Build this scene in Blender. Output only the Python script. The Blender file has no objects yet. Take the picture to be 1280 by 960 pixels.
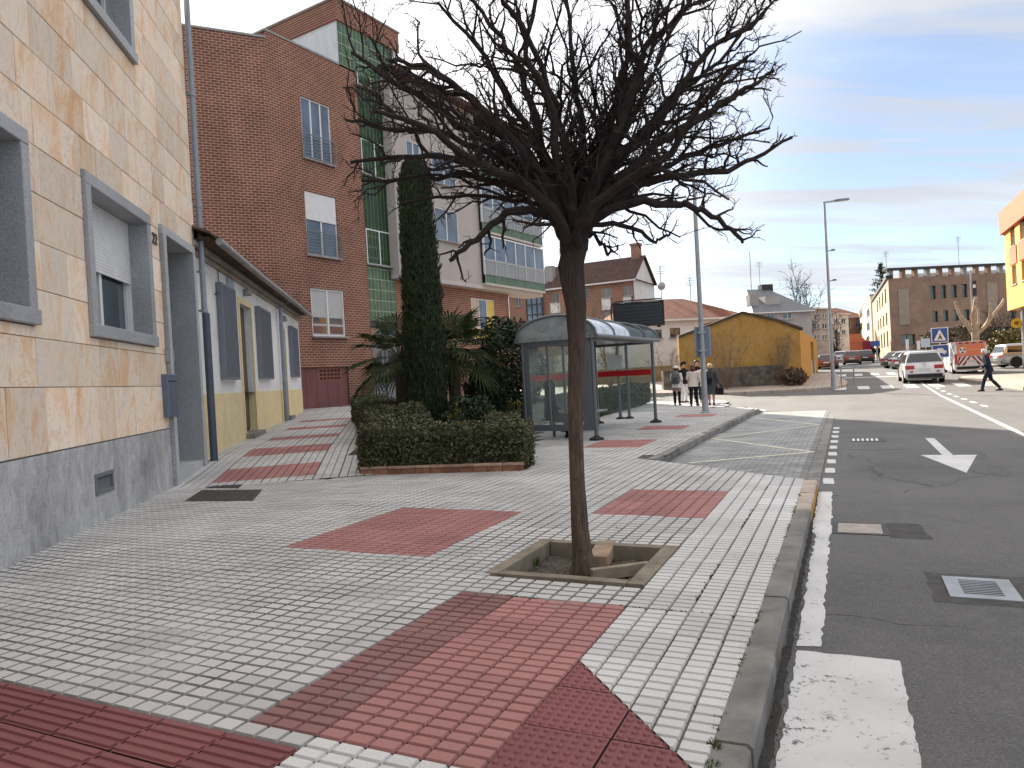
import bpy, bmesh, math, random
from mathutils import Vector, Matrix, noise
import numpy as np
SC = bpy.context.scene
COL = SC.collection
rnd = random.Random(7)
R = math.radians

# ---------------------------------------------------------------- camera
FPX, EYE = 887.0, 1.5
pit, rol = math.atan(8 / 887), math.atan(.0545)
cF = Vector((0, math.cos(pit), -math.sin(pit)))
_U0 = Vector((0, math.sin(pit), math.cos(pit)))
cR = Vector((1, 0, 0)) * math.cos(rol) - _U0 * math.sin(rol)
cU = Vector((1, 0, 0)) * math.sin(rol) + _U0 * math.cos(rol)
EYEP = Vector((0, 0, EYE))
cam = bpy.data.cameras.new('camera')
cam.sensor_width = 36
cam.lens = 36 * FPX / 1280
cam.clip_start = .05
cam.clip_end = 3000
camo = bpy.data.objects.new('camera', cam)
m3 = Matrix((cR, cU, -cF)).transposed()
camo.matrix_world = Matrix.Translation(EYEP) @ m3.to_4x4()
COL.objects.link(camo)
SC.camera = camo

# ---------------------------------------------------------------- light, sky, exposure
SUN_HEAD, SUN_EL = R(-13.0), R(25.5)
SC.view_settings.view_transform = 'Standard'
SC.view_settings.look = 'None'
SC.view_settings.gamma = 1
SC.view_settings.exposure = 2.02
sl = bpy.data.lights.new('sun', 'SUN')
sl.energy = 3.8
sl.angle = R(.5)
sl.color = (1, .91, .78)
so = bpy.data.objects.new('sun', sl)
sdir = Vector((math.sin(SUN_HEAD) * math.cos(SUN_EL), math.cos(SUN_HEAD) * math.cos(SUN_EL), math.sin(SUN_EL)))
so.rotation_euler = (-sdir).to_track_quat('-Z', 'Y').to_euler()
so.location = (0, 0, 60)
COL.objects.link(so)
W = bpy.data.worlds.new('World')
SC.world = W
W.use_nodes = True
nt = W.node_tree
N, L = nt.nodes, nt.links
bg = N['Background']
bg.inputs['Strength'].default_value = .05
sky = N.new('ShaderNodeTexSky')
sky.sky_type = 'NISHITA'
sky.sun_disc = False
sky.sun_elevation = SUN_EL
sky.sun_rotation = SUN_HEAD
sky.air_density = .8
sky.dust_density = .15
sky.ozone_density = 1.6
tc = N.new('ShaderNodeTexCoord')
sep = N.new('ShaderNodeSeparateXYZ')
L.new(tc.outputs['Generated'], sep.inputs[0])
mz = N.new('ShaderNodeMath'); mz.operation = 'MAXIMUM'; mz.inputs[1].default_value = 0
L.new(sep.outputs['Z'], mz.inputs[0])
az = N.new('ShaderNodeMath'); az.operation = 'ADD'; az.inputs[1].default_value = .12
L.new(mz.outputs[0], az.inputs[0])
dx = N.new('ShaderNodeMath'); dx.operation = 'DIVIDE'
dy = N.new('ShaderNodeMath'); dy.operation = 'DIVIDE'
L.new(sep.outputs['X'], dx.inputs[0]); L.new(az.outputs[0], dx.inputs[1])
L.new(sep.outputs['Y'], dy.inputs[0]); L.new(az.outputs[0], dy.inputs[1])
cmb = N.new('ShaderNodeCombineXYZ')
L.new(dx.outputs[0], cmb.inputs[0]); L.new(dy.outputs[0], cmb.inputs[1])


def wnoise(scale, loc, scl, rotz, detail, rough, dist):
    mp = N.new('ShaderNodeMapping')
    mp.inputs['Location'].default_value = loc
    mp.inputs['Rotation'].default_value = (0, 0, rotz)
    mp.inputs['Scale'].default_value = scl
    L.new(cmb.outputs[0], mp.inputs[0])
    n = N.new('ShaderNodeTexNoise')
    n.inputs['Scale'].default_value = scale
    n.inputs['Detail'].default_value = detail
    n.inputs['Roughness'].default_value = rough
    n.inputs['Distortion'].default_value = dist
    L.new(mp.outputs[0], n.inputs['Vector'])
    return n


def wramp(src, a, b):
    r = N.new('ShaderNodeMapRange')
    r.interpolation_type = 'SMOOTHSTEP'
    r.inputs['From Min'].default_value = a
    r.inputs['From Max'].default_value = b
    L.new(src, r.inputs['Value'])
    return r.outputs[0]


n1 = wnoise(.9, (3.1, .7, 0), (.55, 1.5, 1), R(12), 9, .6, .6)
n2 = wnoise(.45, (1.7, 4.2, 0), (.7, 1.2, 1), R(20), 5, .55, .3)
c1 = wramp(n1.outputs[0], .40, .72)
c2 = wramp(n2.outputs[0], .38, .66)
mx = N.new('ShaderNodeMath'); mx.operation = 'MULTIPLY'
L.new(c1, mx.inputs[0]); L.new(c2, mx.inputs[1])
ad = N.new('ShaderNodeMath'); ad.operation = 'MULTIPLY_ADD'; ad.inputs[1].default_value = .10
L.new(c1, ad.inputs[0])
mq = N.new('ShaderNodeMath'); mq.operation = 'MULTIPLY'; mq.inputs[1].default_value = .22
L.new(mx.outputs[0], mq.inputs[0]); L.new(mq.outputs[0], ad.inputs[2])
# veil thicker towards sun and horizon; bright unseen zenith deck added to fill shade
sd = N.new('ShaderNodeVectorMath'); sd.operation = 'DOT_PRODUCT'
sd.inputs[1].default_value = sdir
L.new(tc.outputs['Generated'], sd.inputs[0])


def wadd(src, k, prev, clamp=False):
    q = N.new('ShaderNodeMath'); q.operation = 'MULTIPLY_ADD'; q.inputs[1].default_value = k; q.use_clamp = clamp
    L.new(src, q.inputs[0]); L.new(prev, q.inputs[2])
    return q.outputs[0]


o_ = wadd(wramp(sd.outputs['Value'], .78, 1.0), .7, ad.outputs[0])
o_ = wadd(wramp(sep.outputs['Z'], .36, .74), .8, o_)
o_ = wadd(wramp(sep.outputs['Z'], .22, .0), .03, o_, True)
cir = N.new('ShaderNodeMix'); cir.data_type = 'RGBA'      # high thin cirrus under the brighter, partly added cloud deck
cf = N.new('ShaderNodeMath'); cf.operation = 'MULTIPLY_ADD'; cf.inputs[1].default_value = .62; cf.inputs[2].default_value = .3; cf.use_clamp = True
n3 = wnoise(1.3, (5.3, 2.2, 0), (.35, 1.9, 1), R(8), 8, .62, .8)
L.new(wramp(n3.outputs[0], .44, .62), cf.inputs[0])
L.new(cf.outputs[0], cir.inputs['Factor'])
L.new(sky.outputs[0], cir.inputs['A'])
cir.inputs['B'].default_value = (3.5, 3.6, 3.85, 1)
mixc = N.new('ShaderNodeMix'); mixc.data_type = 'RGBA'
L.new(o_, mixc.inputs['Factor'])
L.new(cir.outputs['Result'], mixc.inputs['A'])
CLOUD = mixc.inputs['B']
CLOUD.default_value = (8.6, 8.4, 8.2, 1)
L.new(mixc.outputs['Result'], bg.inputs['Color'])

# ---------------------------------------------------------------- helpers: pixels to places
def ray(x, y):
    return cR * ((x - 640) / FPX) + cU * ((480 - y) / FPX) + cF


def softp(t):
    return 0 if t < 0 else (t * t / 4 if t < 2 else t - 1)


def sstep(a, b, t):
    t = max(0, min(1, (t - a) / (b - a)))
    return t * t * (3 - 2 * t)


def terr(x, y):
    """height of the pavement level: flat near, a ramp on the left, a gentle rise far away"""
    z = .021 * softp(min(y, 110) - 27.5)
    if y > 11.6:
        q = x / y
        if y < 15.3: r = .26 * sstep(11.0, 15.9, y)
        else: r = .245 + .0232 * (min(y, 30) - 15.3)
        z += r * (1 - sstep(-.2, -.03, q))
    return z


def D(x, y, Y):
    d = ray(x, y)
    return EYEP + d * (Y / d.y)


def G(x, y, dz=0.0):
    """where the sight line through a pixel meets the ground (dz above pavement level)"""
    d = ray(x, y)
    z = dz
    for _ in range(25):
        p = EYEP + d * ((z - EYE) / d.z)
        z = .5 * z + .5 * (terr(p.x, p.y) + dz)
    return EYEP + d * ((z - EYE) / d.z)


TH = R(25.3)
EU = Vector((math.sin(TH), math.cos(TH), 0))
EV = Vector((math.cos(TH), -math.sin(TH), 0))


def UV(u, v, z=0.0):
    p = EU * u + EV * v
    p.z = z
    return p


class Frame:
    """a vertical wall: origin, s along the wall (heading in degrees), n outwards to the right of it, z up"""
    def __init__(self, x, y, head, z=0):
        self.o = Vector((x, y, z))
        h = R(head)
        self.ex = Vector((math.sin(h), math.cos(h), 0))
        self.ey = Vector((math.cos(h), -math.sin(h), 0))
        self.ez = Vector((0, 0, 1))
        self.head = head

    def P(self, s, n, z):
        return self.o + self.ex * s + self.ey * n + self.ez * z

    def hit(self, px, py, n=0.0):
        d = ray(px, py)
        q = self.o + self.ey * n
        t = (q - EYEP).dot(self.ey) / d.dot(self.ey)
        p = EYEP + d * t - self.o
        return p.dot(self.ex), p.z

    def rect(self, x0, y0, x1, y1, n=0.0):
        """opening from two opposite pixel corners (sills level)"""
        a = self.hit(x0, y0, n); b = self.hit(x1, y1, n)
        return min(a[0], b[0]), max(a[0], b[0]), min(a[1], b[1]), max(a[1], b[1])


XYZ = Frame(0, 0, 0)
XYZ.ex, XYZ.ey = Vector((1, 0, 0)), Vector((0, 1, 0))
UVF = Frame(0, 0, 0)
UVF.ex, UVF.ey = EV, EU      # s across the road to the right, n along the road

# ---------------------------------------------------------------- mesh builder
class MB:
    def __init__(self):
        self.v, self.f, self.m = [], [], []
        self.cm = 0

    def add(self, vs, fs):
        b = len(self.v)
        self.v.extend([tuple(p) for p in vs])
        for f in fs:
            self.f.append(tuple(b + i for i in f)); self.m.append(self.cm)

    def quad(self, *ps):
        self.add(ps, [tuple(range(len(ps)))])

    def box(self, fr, x0, x1, y0, y1, z0, z1):
        P = fr.P
        self.add([P(x0, y0, z0), P(x1, y0, z0), P(x1, y1, z0), P(x0, y1, z0),
                  P(x0, y0, z1), P(x1, y0, z1), P(x1, y1, z1), P(x0, y1, z1)],
                 [(0, 3, 2, 1), (4, 5, 6, 7), (0, 1, 5, 4), (1, 2, 6, 5), (2, 3, 7, 6), (3, 0, 4, 7)])

    def bbox(self, fr, x0, x1, y0, y1, z0, z1, b):
        """box with chamfered edges on the n+ side"""
        P = fr.P
        self.add([P(x0, y0, z0), P(x1, y0, z0), P(x1, y0, z1), P(x0, y0, z1),
                  P(x0, y1 - b, z0), P(x1, y1 - b, z0), P(x1, y1 - b, z1), P(x0, y1 - b, z1),
                  P(x0 + b, y1, z0 + b), P(x1 - b, y1, z0 + b), P(x1 - b, y1, z1 - b), P(x0 + b, y1, z1 - b)],
                 [(0, 1, 5, 4), (1, 2, 6, 5), (2, 3, 7, 6), (3, 0, 4, 7),
                  (4, 5, 9, 8), (5, 6, 10, 9), (6, 7, 11, 10), (7, 4, 8, 11), (8, 9, 10, 11)])

    def tube(self, pts, rad, n=6, cap=True):
        pts = [Vector(p) for p in pts]
        k = len(pts)
        if not hasattr(rad, '__len__'): rad = [rad] * k
        vs, fs = [], []
        up = Vector((.13, .31, .94))
        for i, p in enumerate(pts):
            t = (pts[min(i + 1, k - 1)] - pts[max(i - 1, 0)])
            if t.length < 1e-9: t = Vector((0, 0, 1))
            t.normalize()
            a = t.cross(up if abs(t.dot(up)) < .95 else Vector((1, 0, 0))).normalized()
            b = t.cross(a)
            for j in range(n):
                w = 2 * math.pi * j / n
                vs.append(p + (a * math.cos(w) + b * math.sin(w)) * rad[i])
        for i in range(k - 1):
            for j in range(n):
                j2 = (j + 1) % n
                fs.append((i * n + j, i * n + j2, (i + 1) * n + j2, (i + 1) * n + j))
        if cap:
            fs.append(tuple(range(n - 1, -1, -1)))
            fs.append(tuple((k - 1) * n + j for j in range(n)))
        self.add(vs, fs)

    def loft(self, secs, cap=True, closed=True):
        """sections = lists of points of equal length"""
        n = len(secs[0]); vs = [p for s in secs for p in s]; fs = []
        for i in range(len(secs) - 1):
            for j in range(n if closed else n - 1):
                j2 = (j + 1) % n
                fs.append((i * n + j, i * n + j2, (i + 1) * n + j2, (i + 1) * n + j))
        if cap:
            fs.append(tuple(range(n - 1, -1, -1)))
            fs.append(tuple((len(secs) - 1) * n + j for j in range(n)))
        self.add(vs, fs)

    def ell(self, rows, n=10, cap=True):
        """rows of (x, y, z, rx, ry): horizontal ellipses lofted upwards"""
        self.loft([[(x + rx * math.cos(2 * math.pi * j / n), y + ry * math.sin(2 * math.pi * j / n), z) for j in range(n)]
                   for x, y, z, rx, ry in rows], cap)

    def lathe(self, fr, axis_o, rows, n=14, axis='z'):
        """rows of (r, h) about an axis through axis_o"""
        secs = []
        for r, h in rows:
            s = []
            for j in range(n):
                w = 2 * math.pi * j / n
                c, d = r * math.cos(w), r * math.sin(w)
                q = {'z': (c, d, h), 'x': (h, c, d), 'y': (d, h, c)}[axis]
                s.append(fr.P(axis_o[0] + q[0], axis_o[1] + q[1], axis_o[2] + q[2]))
            secs.append(s)
        self.loft(secs)

    def prism(self, fr, poly, n0, n1):
        """polygon given in (s, z), extruded from n0 to n1"""
        k = len(poly)
        vs = [fr.P(s, n0, z) for s, z in poly] + [fr.P(s, n1, z) for s, z in poly]
        fs = [tuple(range(k)), tuple(range(2 * k - 1, k - 1, -1))]
        for i in range(k):
            j = (i + 1) % k
            fs.append((j, i, i + k, j + k))
        self.add(vs, fs)

    def slab(self, poly, z0, z1):
        """flat polygon of (x, y) points, from z0 up to z1"""
        k = len(poly)
        vs = [(p[0], p[1], z0) for p in poly] + [(p[0], p[1], z1) for p in poly]
        fs = [tuple(range(k - 1, -1, -1)), tuple(range(k, 2 * k))]
        for i in range(k):
            j = (i + 1) % k
            fs.append((i, j, j + k, i + k))
        self.add(vs, fs)

    def wall(self, fr, s0, s1, z0, z1, holes=(), depth=.2, n=0.0):
        """sheet with rectangular openings (a, b, c, d) and their reveals"""
        ss = sorted({s0, s1, *[h[0] for h in holes], *[h[1] for h in holes]})
        zs = sorted({z0, z1, *[h[2] for h in holes], *[h[3] for h in holes]})
        ss = [s for s in ss if s0 - 1e-6 <= s <= s1 + 1e-6]; zs = [z for z in zs if z0 - 1e-6 <= z <= z1 + 1e-6]
        for i in range(len(ss) - 1):
            for j in range(len(zs) - 1):
                a, b, c, d = ss[i], ss[i + 1], zs[j], zs[j + 1]
                ms, mz_ = (a + b) / 2, (c + d) / 2
                if any(h[0] < ms < h[1] and h[2] < mz_ < h[3] for h in holes): continue
                self.quad(fr.P(a, n, c), fr.P(b, n, c), fr.P(b, n, d), fr.P(a, n, d))
        for a, b, c, d in holes:
            a = max(a, s0); b = min(b, s1); c = max(c, z0); d = min(d, z1)
            P = fr.P; m = n - depth
            self.quad(P(a, n, c), P(a, n, d), P(a, m, d), P(a, m, c))
            self.quad(P(b, n, d), P(b, n, c), P(b, m, c), P(b, m, d))
            self.quad(P(a, n, d), P(b, n, d), P(b, m, d), P(a, m, d))
            self.quad(P(b, n, c), P(a, n, c), P(a, m, c), P(b, m, c))

    def build(self, name, mats, parent=None, smooth=None, origin=None):
        me = bpy.data.meshes.new(name)
        o = bpy.data.objects.new(name, me)
        if parent is not None:
            off = ORG.get(parent, Vector((0, 0, 0))); o.parent = parent; ORG[o] = off
        else:
            off = Vector(origin) if origin is not None else Vector((0, 0, 0))
            o.location = off; ORG[o] = off
        vs = self.v if off.length == 0 else [(x - off.x, y - off.y, z - off.z) for x, y, z in self.v]
        me.from_pydata(vs, [], self.f)
        if not isinstance(mats, (list, tuple)): mats = [mats]
        for m in mats: me.materials.append(m)
        if len(mats) > 1: me.polygons.foreach_set('material_index', self.m)
        if smooth is not None:
            me.polygons.foreach_set('use_smooth', [True] * len(me.polygons))
            if smooth < 179: me.set_sharp_from_angle(angle=R(smooth))
        me.update()
        COL.objects.link(o)
        return o


ORG = {}


def box1(name, mat, parent, fr, *a, bevel=0):
    m = MB()
    if bevel: m.bbox(fr, *a, bevel)
    else: m.box(fr, *a)
    return m.build(name, mat, parent)


def empty(name, loc, label=None, cat=None, group=None, rot=0, local=False):
    o = bpy.data.objects.new(name, None)
    o.empty_display_size = .3
    o.location = loc
    o.rotation_euler = (0, 0, rot)
    COL.objects.link(o)
    ORG[o] = Vector((0, 0, 0)) if local else Vector(loc)
    if label: tag(o, label, cat, group)
    return o


def tag(o, label=None, cat=None, group=None, kind=None):
    if label: o['label'] = label
    if cat: o['category'] = cat
    if group: o['group'] = group
    if kind: o['kind'] = kind
    return o


def copy_thing(root, loc, rot=None, label=None):
    def cp(o, par):
        c = o.copy(); COL.objects.link(c); c.parent = par
        for ch in list(o.children): cp(ch, c)
        return c
    r = cp(root, None)
    r.location = loc
    if rot is not None: r.rotation_euler = (0, 0, rot)
    if label: r['label'] = label
    return r


def instance(src, name, parent, mat4):
    """another alike piece that shares its mesh data"""
    o = bpy.data.objects.new(name, src)
    o.parent = parent
    o.matrix_local = mat4
    COL.objects.link(o)
    return o

# ---------------------------------------------------------------- materials
class NT:
    def __init__(self, name):
        self.mat = bpy.data.materials.new(name)
        self.mat.use_nodes = True
        self.t = self.mat.node_tree
        self.N, self.L = self.t.nodes, self.t.links
        self.b = self.N['Principled BSDF']

    def n(self, typ, **kw):
        o = self.N.new('ShaderNode' + typ)
        for k, v in kw.items():
            if hasattr(o, k) and k not in ('inputs',): setattr(o, k, v)
        return o

    def link(self, a, b):
        self.L.new(a, b)

    def set(self, node, **kw):
        for k, v in kw.items(): node.inputs[k.replace('_', ' ')].default_value = v
        return node

    def pos(self, mode='world'):
        if mode == 'world': return self.n('NewGeometry').outputs['Position']
        return self.n('TexCoord').outputs['Object']

    def noise(self, vec, scale, detail=4, rough=.55, dist=0.0, scl=None):
        if scl:
            mp = self.n('Mapping'); mp.inputs['Scale'].default_value = scl
            self.link(vec, mp.inputs[0]); vec = mp.outputs[0]
        x = self.n('TexNoise')
        self.set(x, Scale=scale, Detail=detail, Roughness=rough, Distortion=dist)
        self.link(vec, x.inputs['Vector'])
        return x.outputs[0]

    def ramp(self, fac, stops):
        r = self.n('ValToRGB')
        e = r.color_ramp.elements
        while len(e) < len(stops): e.new(.5)
        for i, (p, c) in enumerate(stops):
            e[i].position = p
            e[i].color = c if len(c) == 4 else (*c, 1)
        self.link(fac, r.inputs[0])
        return r.outputs[0]

    def rng(self, v, a, b, c=0.0, d=1.0):
        r = self.n('MapRange'); self.set(r, From_Min=a, From_Max=b, To_Min=c, To_Max=d)
        self.link(v, r.inputs[0]); return r.outputs[0]

    def mix(self, f, a, b, mode='MIX'):
        x = self.n('Mix'); x.data_type = 'RGBA'; x.blend_type = mode
        for s, k in ((f, 'Factor'), (a, 'A'), (b, 'B')):
            i = [q for q in x.inputs if q.name == k and (q.type == 'RGBA' or k == 'Factor' and q.type == 'VALUE')][0]
            if isinstance(s, (int, float)): i.default_value = s
            elif isinstance(s, tuple): i.default_value = (*s, 1) if len(s) == 3 else s
            else: self.link(s, i)
        return [q for q in x.outputs if q.type == 'RGBA'][0]

    def math(self, op, a, b=0.0):
        x = self.n('Math'); x.operation = op
        for i, s in enumerate((a, b)):
            if isinstance(s, (int, float)): x.inputs[i].default_value = s
            else: self.link(s, x.inputs[i])
        return x.outputs[0]

    def dot(self, vec, d):
        x = self.n('VectorMath'); x.operation = 'DOT_PRODUCT'
        self.link(vec, x.inputs[0]); x.inputs[1].default_value = d
        return x.outputs['Value']

    def comb(self, *a):
        x = self.n('CombineXYZ')
        for i, s in enumerate(a):
            if isinstance(s, (int, float)): x.inputs[i].default_value = s
            else: self.link(s, x.inputs[i])
        return x.outputs[0]

    def bump(self, h, strength=.3, dist=.01):
        b = self.n('Bump'); self.set(b, Strength=strength, Distance=dist)
        self.link(h, b.inputs['Height'])
        self.link(b.outputs[0], self.b.inputs['Normal'])

    def fin(self, col, rough=.8, spec=.3, metal=0.0):
        if isinstance(col, tuple): self.b.inputs['Base Color'].default_value = (*col, 1)
        else: self.link(col, self.b.inputs['Base Color'])
        if isinstance(rough, (int, float)): self.b.inputs['Roughness'].default_value = rough
        else: self.link(rough, self.b.inputs['Roughness'])
        self.b.inputs['Specular IOR Level'].default_value = spec
        self.b.inputs['Metallic'].default_value = metal
        return self.mat


def M(name, c, var=.25, scale=6, rough=.75, spec=.3, metal=0.0, bump=.15, bscale=None, bdist=.01, mode='world', scl=None, rand=0.0):
    """plain weathered surface: a base colour that wanders, with fine grain"""
    t = NT(name)
    v = t.pos(mode)
    a = t.noise(v, scale, 6, .6, .2, scl)
    lo = tuple(x * (1 - var) for x in c); hi = tuple(min(1, x * (1 + var * .7)) for x in c)
    col = t.ramp(a, [(.3, lo), (.7, hi)])
    if rand:
        oi = t.n('ObjectInfo')
        f = t.rng(oi.outputs['Random'], 0, 1, 1 - rand, 1 + rand)
        col = t.mix(1.0, col, t.comb(f, f, f), 'MULTIPLY')
    if bump:
        t.bump(t.noise(v, bscale or scale * 9, 4, .6), bump, bdist)
    return t.fin(col, rough, spec, metal)


def brick_mat(name, head, c1, c2, mortar, bw=.25, rh=.068, ms=.011, bump=.5):
    t = NT(name)
    p = t.pos()
    h = R(head)
    s = t.dot(p, (math.sin(h), math.cos(h), 0))
    z = t.dot(p, (0, 0, 1))
    vec = t.comb(s, z, 0.0)
    b = t.n('TexBrick')
    t.set(b, Scale=1.0, Mortar_Size=ms, Mortar_Smooth=.2, Bias=0.0, Brick_Width=bw, Row_Height=rh)
    b.inputs['Color1'].default_value = (*c1, 1); b.inputs['Color2'].default_value = (*c2, 1); b.inputs['Mortar'].default_value = (*mortar, 1)
    t.link(vec, b.inputs['Vector'])
    n = t.noise(p, .5, 6, .6, .3)
    col = t.mix(1.0, b.outputs['Color'], t.ramp(n, [(.3, (.72, .72, .74)), (.7, (1.12, 1.08, 1.05))]), 'MULTIPLY')
    n2 = t.noise(p, 2.2, 5, .7, .3, (1, 1, .25))
    col = t.mix(1.0, col, t.ramp(n2, [(.25, (.86, .85, .84)), (.6, (1.03, 1.03, 1.03))]), 'MULTIPLY')
    t.bump(b.outputs['Fac'], -bump, .01)
    return t.fin(col, .85, .2)


def glass_mat(name, c=(.05, .07, .09), rough=.05):
    t = NT(name)
    p = t.pos()
    n = t.noise(p, .8, 2, .5)
    col = t.ramp(n, [(.3, tuple(x * .7 for x in c)), (.7, tuple(x * 1.4 for x in c))])
    return t.fin(col, rough, .8)


def clear_mat(name, alpha=.22, tint=(.75, .85, .82), c=(.35, .4, .4)):
    t = NT(name)
    m = t.mat
    out = [n for n in t.N if n.type == 'OUTPUT_MATERIAL'][0]
    tr = t.n('BsdfTransparent'); tr.inputs[0].default_value = (*tint, 1)
    mx_ = t.n('MixShader')
    p = t.pos()
    d = t.rng(t.noise(p, 3, 5, .65), .3, .75, alpha * .6, alpha * 1.5)
    t.link(d, mx_.inputs[0]); t.link(tr.outputs[0], mx_.inputs[1]); t.link(t.b.outputs[0], mx_.inputs[2])
    t.link(mx_.outputs[0], out.inputs[0])
    t.fin(c, .06, .6)
    return m


def leaf_mat(name, dark, light, rough=.6, scale=3.0):
    t = NT(name)
    p = t.pos()
    n = t.noise(p, scale, 4, .6)
    oi = t.n('NewGeometry')
    f = t.math('ADD', t.math('MULTIPLY', oi.outputs['Random Per Island'], .55), t.math('MULTIPLY', n, .6))
    col = t.ramp(f, [(.2, dark), (.85, light)])
    return t.fin(col, rough, .25)

# ---------------------------------------------------------------- shared materials
def paving_mat(name, c, var, blotch, fine=.12, stain=(.30, .27, .24)):
    t = NT(name)
    p = t.pos()
    u = t.math('FLOOR', t.math('DIVIDE', t.dot(p, tuple(EU)), .4) if False else t.math('DIVIDE', t.math('ADD', t.dot(p, tuple(EU)), .03), .4))
    v = t.math('FLOOR', t.math('DIVIDE', t.math('ADD', t.dot(p, tuple(EV)), .545), .4))
    w = t.n('TexWhiteNoise'); w.noise_dimensions = '2D'
    t.link(t.comb(u, v, 0.0), w.inputs['Vector'])
    f = t.rng(w.outputs['Value'], 0, 1, 1 - var, 1 + var * .6)
    col = t.mix(1.0, c, t.comb(f, f, f), 'MULTIPLY')
    big = t.noise(p, .45, 6, .62, .4)
    col = t.mix(1.0, col, t.ramp(big, [(.3, (1 - blotch, 1 - blotch * 1.05, 1 - blotch * 1.15)), (.65, (1.04, 1.04, 1.04))]), 'MULTIPLY')
    st = t.noise(p, 2.6, 7, .7, .8)
    col = t.mix(t.rng(st, .6, .8, 0, .5), col, stain)
    vg_ = t.n('TexVoronoi'); t.set(vg_, Scale=1.7); t.link(p, vg_.inputs['Vector'])      # trodden gum and drips
    col = t.mix(t.rng(vg_.outputs['Distance'], .022, .034, .55, 0), col, (.16, .15, .14))
    ld = t.noise(p, .9, 6, .75, 1.5)
    col = t.mix(t.rng(ld, .60, .68, 0, .28), col, (.25, .235, .22))
    gr = t.noise(p, 130, 3, .7)
    col = t.mix(1.0, col, t.ramp(gr, [(.3, (1 - fine,) * 3), (.7, (1 + fine,) * 3)]), 'MULTIPLY')
    t.bump(gr, .25, .003)
    return t.fin(col, .72, .35)


MT = {}
MT['tile'] = paving_mat('grey_white_concrete_slab', (.555, .54, .53), .13, .16, stain=(.38, .365, .35))
MT['tile2'] = paving_mat('pale_concrete_slab', (.62, .61, .60), .12, .16, stain=(.42, .40, .37))
MT['red'] = paving_mat('worn_red_concrete_slab', (.42, .195, .182), .14, .2, stain=(.25, .15, .13))
MT['red2'] = paving_mat('dull_purple_red_slab', (.265, .13, .125), .14, .25, stain=(.2, .12, .11))
MT['tactile'] = paving_mat('dark_red_tactile_slab', (.245, .085, .088), .12, .2, stain=(.17, .08, .075))
def joint_mat(name, dark, pale):
    t = NT(name); p = t.pos()
    a = t.noise(p, .8, 6, .7, .6)
    return t.fin(t.ramp(a, [(.35, dark), (.62, pale)]), .95, .1)


MT['dirt'] = joint_mat('joint_dirt', (.065, .06, .054), (.21, .20, .185))
MT['edge'] = joint_mat('grimy_pad_edge', (.17, .16, .15), (.42, .41, .40))
MT['rdirt'] = M('red_joint_dirt', (.070, .036, .033), .35, 12)


def asphalt_mat():
    t = NT('worn_asphalt')
    p = t.pos()
    big = t.noise(p, .35, 6, .65, .6)
    col = t.ramp(big, [(.3, (.080, .078, .078)), (.7, (.14, .135, .131))])
    st = t.noise(p, .9, 6, .7, 1.2, (1, .35, 1))
    col = t.mix(t.rng(st, .55, .78, 0, .55), col, (.045, .045, .047))
    lane = t.noise(t.comb(t.math('MULTIPLY', t.dot(p, tuple(EU)), .08), t.dot(p, tuple(EV)), 0.0), 1.5, 5, .6, .3)
    col = t.mix(t.rng(lane, .5, .72, 0, .45), col, (.15, .145, .14))
    ds = t.noise(p, 6, 7, .75, .4)
    col = t.mix(t.rng(ds, .5, .72, 0, .5), col, (.16, .153, .145))
    sp = t.noise(p, 95, 3, .8)
    col = t.mix(t.rng(sp, .54, .70, 0, .75), col, (.23, .225, .215))
    col = t.mix(t.rng(sp, .46, .34, 0, .7), col, (.035, .035, .036))
    vo = t.n('TexVoronoi'); vo.feature = 'DISTANCE_TO_EDGE'; t.set(vo, Scale=.33)
    wv = t.n('Mapping'); t.link(p, wv.inputs[0])
    nd = t.n('TexNoise'); t.set(nd, Scale=1.6, Detail=5); t.link(p, nd.inputs['Vector'])
    va = t.n('VectorMath'); va.operation = 'MULTIPLY_ADD'
    t.link(nd.outputs['Color'], va.inputs[0]); va.inputs[1].default_value = (.9, .9, 0); t.link(p, va.inputs[2])
    t.link(va.outputs[0], vo.inputs['Vector'])
    gate = t.rng(t.noise(p, .25, 3), .5, .56)
    crack = t.math('MULTIPLY', t.rng(vo.outputs['Distance'], .0, .007, .75, 0), gate)
    col = t.mix(crack, col, (.022, .021, .02))
    t.bump(sp, .6, .006)
    return t.fin(col, .8, .35)


MT['asphalt'] = asphalt_mat()


def paint_mat(name, c, wear=.45, under=(.09, .088, .085)):
    t = NT(name)
    p = t.pos()
    a = t.noise(p, 26, 6, .7, .4)
    b = t.noise(p, 3.2, 4, .6)
    f = t.math('ADD', t.math('MULTIPLY', a, .7), t.math('MULTIPLY', b, .3))
    col = t.mix(t.rng(f, wear + .12, wear + .02 - .06, 0, .0) if False else t.rng(f, .36, .43, 1, 0), c, under)
    col = t.mix(1.0, col, t.ramp(t.noise(p, 2, 5), [(.3, (.82, .82, .82)), (.7, (1.05, 1.05, 1.05))]), 'MULTIPLY')
    t.bump(a, .3, .004)
    return t.fin(col, .7, .3)


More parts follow.
